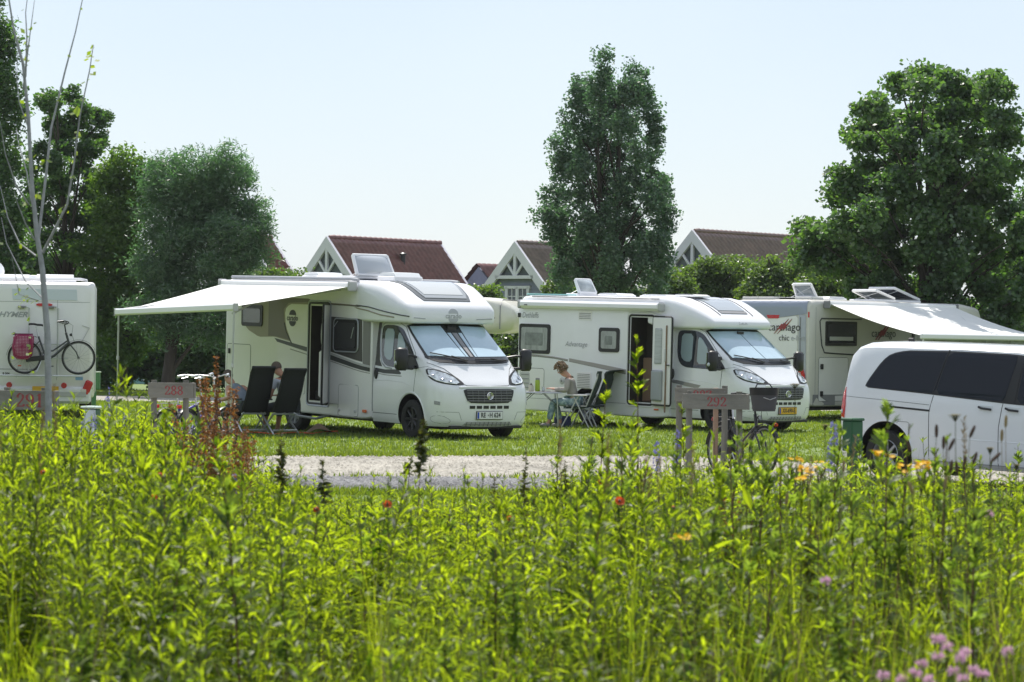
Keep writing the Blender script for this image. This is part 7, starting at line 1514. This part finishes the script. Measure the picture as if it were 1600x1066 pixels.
tall = [(80, 628, 15, 'tall leafy weed in front of board 291'), (128, 575, 14.5, 'tallest leafy weed touching the carried bicycle'), (222, 588, 15, 'leafy weed left of board 288 reaching over its top'), (104, 622, 16, 'leafy weed just left of the power pedestal'), (50, 640, 14, 'leafy weed at the left below the sapling'), (375, 690, 13, 'leafy weed right of the rusty dock'), (345, 672, 14.5, 'leafy weed in front of the violet bicycle'), (300, 690, 15, 'leafy weed under board 288'), (165, 640, 16, 'leafy weed right of the power pedestal'), (20, 660, 13, 'leafy weed at the left edge'), (1110, 745, 12, 'bright leafy weed below board 292'), (1170, 738, 13, 'broad leaved bright shoot under the bicycle'), (925, 850, 8.6, 'bright leafy weed low in the centre right'), (1480, 725, 12, 'leafy weed left of the timothy heads'), (1120, 678, 16, 'leafy weed covering the rear wheel of the electric bicycle'), (1196, 672, 15.5, 'leafy weed before the fork of the electric bicycle'), (1232, 690, 15, 'leafy weed right of the electric bicycle front wheel'), (1160, 692, 15, 'leafy weed between board 292 and the bicycle'), (978, 650, 15.5, 'slender leafy weed left of the tallest mugwort'), (1030, 660, 16, 'slender leafy weed right of the tallest mugwort'), (268, 668, 16, 'leafy weed before the posts of board 288'), (246, 650, 16, 'leafy weed at the left post of board 288'), (1345, 700, 13, 'leafy weed between green box and van wheel')]
for i, (u, v, d, lab) in enumerate(tall):
    r, H = stand('tall_weed', lab, 'weed', u, v, d, 'tall single weeds'); lv, stt = plant_leafy(np.random.default_rng(650+i), H, nl=64, L0=.135 if i != 11 else .12, W0=.026 if i != 11 else .05); put(r, 'leaves', leaves_arr(lv), [LF_A]); put(r, 'stem', stt, [STM])
# dark nettle like seed heads
LF_D = leafmat('dark_seed_leaf', (.035, .055, .015), (.10, .12, .03), tr=.35, tcol=(2, 1.7, .5), gloss=.04)
def seedhead(i, u, v, d, lab, len_=.35, dense=150, mt_=None):
    r, H = stand('nettle', lab, 'weed', u, v, d, 'dark seed headed nettles'); rg = np.random.default_rng(700+i); p = plant_path(H, rg, .05); t = 1-rg.uniform(0, len_, dense)**1.0; a = rg.uniform(0, 2*PI, dense); el = rg.uniform(-.6, .8, dense)
    D = np.stack([np.cos(a)*np.cos(el), np.sin(a)*np.cos(el), np.sin(el)], -1); N_ = unit(np.cross(D, rg.normal(0, 1, (dense, 3)))); w_ = np.interp(t, [1-len_, 1-len_*.5, 1], [1, 1, .35]); lv = leaf_tris(along(p, t), D, N_, .045*w_*rg.uniform(.6, 1.4, dense), .016*w_, rg.uniform(0, 1.5, dense))
    l2, _ = plant_leafy(rg, H*(1-len_*.9), nl=26, L0=.09); put(r, 'seed_head', leaves_arr(lv), [mt_ or LF_D]); put(r, 'leaves', leaves_arr(l2), [LF_D if i % 2 else LF_A]); put(r, 'stem', stem_tris(p, .005, .002), [STR])
for i, q in enumerate([(440, 672, 16, 'thick dark nettle head before the camping chairs', .30, 200), (650, 652, 15, 'dark nettle head before the front wheel of the striped motorhome', .22, 190), (519, 718, 15, 'small dark nettle head left of the path gap', .2, 120), (816, 700, 16.5, 'drooping dark nettle right of the license plate', .45, 150), (884, 718, 17, 'dark nettle left of the tall mugworts', .4, 130), (630, 712, 18, 'thin brown nettle on the path', .12, 60), (770, 745, 17, 'short nettle at the lower path edge', .3, 90), (1262, 800, 12, 'dark nettle in the right meadow', .3, 90)]): seedhead(i, *q)
for i, q in enumerate([(298, 958, 8.9, 'pale green nettle top low in the left meadow', .30, 150), (98, 985, 8.8, 'pale nettle top near the lower left corner', .28, 130), (188, 1002, 8.7, 'short pale nettle between two others at the lower left', .25, 110), (700, 992, 8.8, 'pale nettle at the lower centre', .3, 130), (462, 905, 9.6, 'pale nettle left of the lower centre', .3, 120), (812, 880, 10, 'pale nettle in the central meadow', .3, 110), (1330, 930, 9.4, 'pale nettle in the lower right meadow', .3, 120)]): seedhead(20+i, *q, mt_=LF_M)
# rusty dock spikes
LF_R = leafmat('rusty_dock_seed', (.16, .075, .035), (.36, .19, .075), tr=.35, tcol=(1.4, 1.1, .6), gloss=.03, nscale=4)
def dock(i, u, v, d, lab, sp=5):
    r, H = stand('dock_plant', lab, 'plant', u, v, d, 'rusty dock plants'); rg = np.random.default_rng(720+i); L_, F_, o = [], [], 0; SV, SF, so = [], [], 0
    for k in range(sp):
        a = rg.uniform(0, 2*PI); t0 = .38+.1*k/sp; base = np.array([0, 0, H*t0]) if k else np.zeros(3); hh = H-base[2] if k == 0 else (H*(rg.uniform(.80, .97))-base[2]); out = 0 if k == 0 else rg.uniform(.08, .22); n = 9; t = np.linspace(0, 1, n); path = base+np.stack([math.cos(a)*out*t, math.sin(a)*out*t, hh*t], -1)
        m = 400 if k == 0 else 240; tt = rg.uniform(.42 if k == 0 else .1, 1, m); aa = rg.uniform(0, 2*PI, m); rr = .015*np.interp(tt, [.1, .5, 1], [1, 1, .35])*rg.uniform(.2, 1.2, m); B = along(path, tt)+np.stack([np.cos(aa)*rr, np.sin(aa)*rr, rr*0], -1); D = unit(np.stack([np.cos(aa), np.sin(aa), rg.uniform(-.5, .5, m)], -1)); N_ = unit(np.cross(D, rg.normal(0, 1, (m, 3))))
        L_.append(leaf_tris(B, D, N_, np.full(m, .017)*rg.uniform(.7, 1.5, m), np.full(m, .014), np.zeros(m))); s = stem_tris(path, .006 if k == 0 else .003, .0015); SV.append(s[0]); SF.append(s[1]+so); so += len(s[0])
    put(r, 'seed_spikes', leaves_arr(np.concatenate(L_)), [LF_R]); put(r, 'stem', (np.concatenate(SV), np.concatenate(SF)), [STR]); l2, _ = plant_leafy(rg, H*.5, nl=14, L0=.2, W0=.05); put(r, 'leaves', leaves_arr(l2), [LF_A])
for i, q in enumerate([(338, 556, 19, 'tallest rusty red dock before the violet bicycle', 7), (318, 618, 18.5, 'rusty dock left of the tallest one', 5), (368, 640, 18, 'rusty dock right of the tallest one beside the chair', 5), (290, 660, 18, 'low rusty dock under board 288', 4), (384, 668, 17, 'thin rusty dock nearest the camping chairs', 3), (1128, 770, 15, 'low brownish dock below board 292', 3)]): dock(i, *q)
# flowers: a shared petal builder
def petals(mb, c, R0, n, w_, lift=.2, up=Vector((0, 0, 1)), rg=random):
    q = up.to_track_quat('Z', 'Y').to_matrix()
    for k in range(n):
        a = 2*PI*k/n+rg.random()*.2; d = q @ Vector((math.cos(a), math.sin(a), lift)); s = q @ Vector((-math.sin(a), math.cos(a), 0)); nn = d.cross(s)
        mb.add([c, c+d*R0*.55-s*w_*.5, c+d*R0-s*w_*.2+nn*.002, c+d*R0+s*w_*.2+nn*.002, c+d*R0*.55+s*w_*.5], [(0, 1, 2, 3, 4)])
def stem_obj(r, H, bend=.03, mt_=STM, rad=.003):
    b = MB(); b.tube([(0, 0, 0), (bend, 0, H*.4), (bend*.4, bend, H*.75), (0, 0, H)], [rad*1.3, rad, rad*.8, rad*.6], 5); return b.build('stem', mt_, r)
POP = leafmat('poppy_petal', (.55, .07, .015), (.75, .13, .03), tr=.45, tcol=(1.2, 1.1, .8), gloss=.02); YEL = leafmat('yellow_petal', (.80, .46, .005), (.90, .55, .01), tr=.35, tcol=(1.1, 1.1, .6), gloss=.02); BLU = leafmat('blue_petal', (.16, .16, .45), (.32, .30, .62), tr=.35, tcol=(1.2, 1.2, 1.2), gloss=.02); PNK = leafmat('pink_petal', (.60, .36, .50), (.74, .52, .64), tr=.4, tcol=(1.2, 1.1, 1.2), gloss=.02)
for i, (u, v, d, lab) in enumerate([(605, 790, 14, 'orange red poppy below the path left of centre'), (968, 785, 13, 'orange red poppy right of centre, the largest one'), (938, 755, 15, 'small red poppy above the largest poppy'), (1052, 796, 14, 'small red poppy right of the largest poppy'), (796, 812, 13, 'tiny poppy in the central meadow'), (250, 744, 14, 'orange poppy under the violet bicycle'), (241, 778, 13.5, 'orange poppy at the left below another poppy'), (268, 742, 15, 'pale orange poppy bud near the dock'), (494, 798, 13, 'poppy hidden among the weeds at centre left'), (1212, 665, 20, 'orange poppy in front of the electric bicycle front wheel'), (68, 740, 13, 'orange poppy at the far left')]):
    r, H = stand('poppy', lab, 'flower', u, v, d, 'poppies in the meadow'); stem_obj(r, H); b = MB(); s = .024 if i in (1, 0) else .016; petals(b, Vector((0, 0, H)), s, 4, s*1.7, .5, Vector((.1, -.7, .6))); b.build('petals', POP, r, None); MB().lathe([(.001, 0), (.006, .004), (.005, .012), (.001, .014)], 8, Matrix.Translation((0, -.004, H))).build('seed_pod', INK, r)
for i, (u, v, d, lab) in enumerate([(1243, 713, 14.5, 'yellow ragwort below the yellow number plate'), (1262, 728, 14, 'largest yellow ragwort beside the bicycle'), (1280, 722, 14.5, 'yellow ragwort nearest the green box'), (1252, 742, 13.5, 'lowest yellow ragwort of the cluster'), (1440, 720, 12.5, 'bright yellow ragwort before the van sill'), (1415, 726, 13, 'small yellow ragwort beside the van wheel'), (1065, 830, 11, 'yellowish flower low in the meadow right of centre'), (1380, 702, 12, 'tiny yellow flower on the wheel arch')]):
    r, H = stand('ragwort', lab, 'flower', u, v, d, 'yellow ragwort flowers'); stem_obj(r, H*.9); b = MB(); sb = MB(); rg = random.Random(i); m = 16 if i in (1, 4) else 8
    for k in range(m): c = Vector((rg.uniform(-.04, .04), rg.uniform(-.04, .04), H+rg.uniform(-.035, .0))); petals(b, c, .014, 9, .007, .05, Vector((rg.uniform(-.5, .5), rg.uniform(-1, .2), 1)), rg); sb.tube([(0, 0, H*.88), c], .0015, 3)
    b.build('flower_heads', YEL, r, None)['kind'] = 'stuff'; sb.build('flower_stalks', STM, r); l2, _ = plant_leafy(np.random.default_rng(i+80), H*.85, nl=24, L0=.07); put(r, 'leaves', leaves_arr(l2), [LF_M])
for i, (u, v, d, lab, ln) in enumerate([(168, 606, 22, 'tallest blue bugloss spike right of the power pedestal', .38), (147, 640, 22, 'bugloss spike in front of the power pedestal', .32), (196, 645, 23, 'bugloss spike beside the awning leg', .3), (180, 680, 22, 'low bugloss spike between the taller ones', .25), (130, 660, 21, 'bugloss spike left of the pedestal', .22), (160, 672, 21, 'short bugloss spike at the pedestal foot', .22), (1303, 660, 15, 'blue bugloss spike touching the green supply box', .22), (1299, 690, 15, 'lower blue flower spike left of the green box', .16), (1058, 672, 19, 'pale bugloss spike left of board 292', .22), (1026, 690, 19, 'faint bugloss spike right of the tallest mugwort', .2), (365, 742, 17, 'bluish spike before the path left end', .12)]):
    r, H = stand('bugloss', lab, 'flower', u, v, d, 'blue bugloss spikes'); stem_obj(r, H); b = MB(); rg = random.Random(i+40)
    for k in range(34): t = rg.uniform(0, 1); a = rg.uniform(0, 6.28); rr = .022*(1-t*.5); petals(b, Vector((math.cos(a)*rr, math.sin(a)*rr, H-ln*(1-t))), .011, 4, .009, .4, Vector((math.cos(a), math.sin(a), .4)), rg)
    b.build('blossoms', BLU, r, None); l2, _ = plant_leafy(np.random.default_rng(i+60), H, nl=40, L0=.04, W0=.008); put(r, 'leaves', leaves_arr(l2), [LF_M])
for i, (u, v, d, lab) in enumerate([(1463, 684, 11, 'tallest brown timothy head before the van door'), (1474, 702, 11, 'timothy head of a close pair, left one'), (1482, 704, 11, 'timothy head of a close pair, right one tilted'), (1515, 684, 11, 'tilted timothy head under the umbel'), (1423, 706, 11.5, 'timothy head near the yellow ragwort'), (1548, 722, 11, 'strongly tilted timothy head at the right'), (1520, 726, 11.2, 'timothy head below the tilted one'), (1485, 740, 11, 'low brown timothy head'), (1496, 742, 11, 'low reddish timothy head in the cluster'), (1505, 733, 11.2, 'timothy head in the middle of the cluster'), (1565, 690, 12, 'thin pale grass spike at the right'), (1571, 668, 12, 'highest thin pale grass spike at the right'), (1475, 765, 10.5, 'short timothy head below the cluster'), (1427, 772, 10.5, 'timothy head leaning left under the ragwort'), (1228, 790, 11, 'lone timothy head below the bicycle'), (1318, 738, 12, 'pale timothy head right of the green box')]):
    r, H = stand('timothy_grass', lab, 'grass stalk', u, v, d, 'brown timothy grass heads'); stem_obj(r, H, .05 if i % 3 else -.06, DRY if i > 9 else STM, .0018); rg = random.Random(i); b = MB(); tl = (.0, .02, .45, .4, -.4, .8, .3, .1, -.1, .2, .02, .05, .2, -.4, .1, 0)[i]; dv = Vector((math.sin(tl), 0, math.cos(tl))); L = .052; b.tube([Vector((0, 0, H))-dv*L*.0+dv*L*t for t in np.linspace(0, 1, 6)], [.003, .0065, .007, .007, .0065, .003], 7); b.build('seed_head', mat('timothy_brown', (.15, .085, .06), .9, var=.4, scale=90, bump=.8, bscale=300) if i < 10 else DRY, r)
for i, (u, v, d, lab) in enumerate([(1493, 648, 11.5, 'wild carrot umbel in front of the van door handle'), (1242, 600, 16, 'wild carrot umbel standing before the Dutch motorhome grille'), (1588, 726, 12, 'small umbel bud at the right edge'), (1289, 664, 14, 'pale umbel near the tow coupling behind'), (1547, 700, 12, 'thin umbel between the grass spikes')]):
    r, H = stand('wild_carrot', lab, 'flower', u, v, d, 'wild carrot umbels'); stem_obj(r, H-.03, .03, STM, .0024); rg = random.Random(i+5); b = MB(); s = MB(); W_ = .028 if i < 2 else .016
    for k in range(30): a = rg.uniform(0, 6.28); q = rg.uniform(0, 1)**.5*W_; c = Vector((math.cos(a)*q, math.sin(a)*q, H-.004*(q/W_)**2)); s.tube([(0, 0, H-.03), c], .0009, 3); petals(b, c, .0045, 5, .004, .1, rg=rg)
    b.build('blossoms', mat('cream_umbel', (.48, .42, .26), .8), r, None); s.build('umbel_rays', STM, r)
for i, (u, v, d) in enumerate([(1462, 998, 8), (1470, 1000, 8.1), (1500, 1028, 7.8), (1466, 1026, 7.9), (1508, 1020, 8), (1440, 1038, 8), (1490, 1050, 7.7), (1522, 1048, 7.8), (1536, 1056, 7.8), (1380, 1056, 7.9), (1410, 1062, 7.8), (1545, 804, 10.5), (1574, 1018, 8), (1505, 1062, 7.6), (1480, 1012, 8), (1290, 908, 9.5), (1452, 1064, 7.7), (1430, 1052, 7.8)]):
    r, H = stand('clover', 'pink clover like flower ball among others in the lower right corner' if u != 1545 and u != 1290 else ('lone pink clover head below the van' if u == 1545 else 'lone pink clover head right of centre'), 'flower', u, v, d, 'pink clover heads'); stem_obj(r, H); b = MB(); rg = random.Random(i)
    for k in range(26): dv = Vector((rg.gauss(0, 1), rg.gauss(0, 1), rg.gauss(.5, 1))).normalized(); petals(b, Vector((0, 0, H))+dv*.003, .011, 2, .0035, 1.2, dv, rg)
    b.build('blossoms', PNK, r, None)
def broadleaf():
    r, H = stand('broadleaf_shoot', 'large pointed bright green leaf standing up under the electric bicycle', 'plant', 1166, 752, 12); stem_obj(r, H-.1); b = MB(); V = []; n = 8
    for i in range(n+1):
        t = i/n; w_ = .017*math.sin(PI*min(1, t*.94+.04))**.8; c = Vector((.02*math.sin(t*2)-.02+.06*t, 0, H-.15+.15*(1-t)+.0)) if False else Vector((.035*t-.01, .01*t, H-.02-.10*t)); V += [c+Vector((-w_, .01, 0)), c, c+Vector((w_, .01, 0))]
    b.add(V, [(i*3+j, i*3+j+1, (i+1)*3+j+1, (i+1)*3+j) for i in range(n) for j in range(2)]); b.build('leaf', LF_A, r, 60)
broadleaf()

rq = np.random.default_rng(91)
for i in range(26):
    u = rq.uniform(865, 1590) if i < 21 else rq.uniform(20, 330); v = rq.uniform(652, 730) if i < 21 else rq.uniform(590, 650); d = rq.uniform(10.5, 15.5)
    if i % 2:
        r, H = stand('seed_stalk', 'thin straw coloured seed stalk rising above the other meadow plants', 'grass stalk', u, v, d, 'thin seed stalks over the meadow'); p = plant_path(H, rq, .05); m = 70; t = 1-rq.uniform(0, .16, m); a = rq.uniform(0, 6.28, m); D = unit(np.stack([np.cos(a)*.6, np.sin(a)*.6, np.full(m, .8)], -1)); N_ = unit(np.cross(D, rq.normal(0, 1, (m, 3))))
        put(r, 'seed_head', leaves_arr(leaf_tris(along(p, t), D, N_, rq.uniform(.015, .032, m), np.full(m, .004), np.zeros(m))), [DRY]); put(r, 'stem', stem_tris(p, .0026, .001), [DRY])
    else:
        r, H = stand('slender_mugwort', 'slender feathery shoot with dark stem rising above the other meadow plants', 'plant', u, v, d, 'slender shoots over the meadow'); lv, stt = plant_mugwort(rq, H, nl=30, L0=.075); put(r, 'leaves', leaves_arr(lv), [LF_M if i % 4 else LF_A]); put(r, 'stem', stt, [STR])
# ------------------------------------------------------------------ summer haze
_hz = MB().box((0, 1400, 8.5), (6400, 3600, 20)).build('haze', None, None, None); _hm = bpy.data.materials.new('haze'); _hm.use_nodes = True; _t = _hm.node_tree; _t.nodes.remove(_t.nodes['Principled BSDF'])
_pv = _t.nodes.new('ShaderNodeVolumePrincipled'); _pv.inputs['Color'].default_value = (.90, .94, 1, 1); _pv.inputs['Density'].default_value = .00013; _pv.inputs['Anisotropy'].default_value = .35
_t.links.new(_pv.outputs[0], _t.nodes['Material Output'].inputs['Volume']); _hz.data.materials.append(_hm); tag(_hz, 'thin summer haze over the whole camping site', None, None, 'stuff')
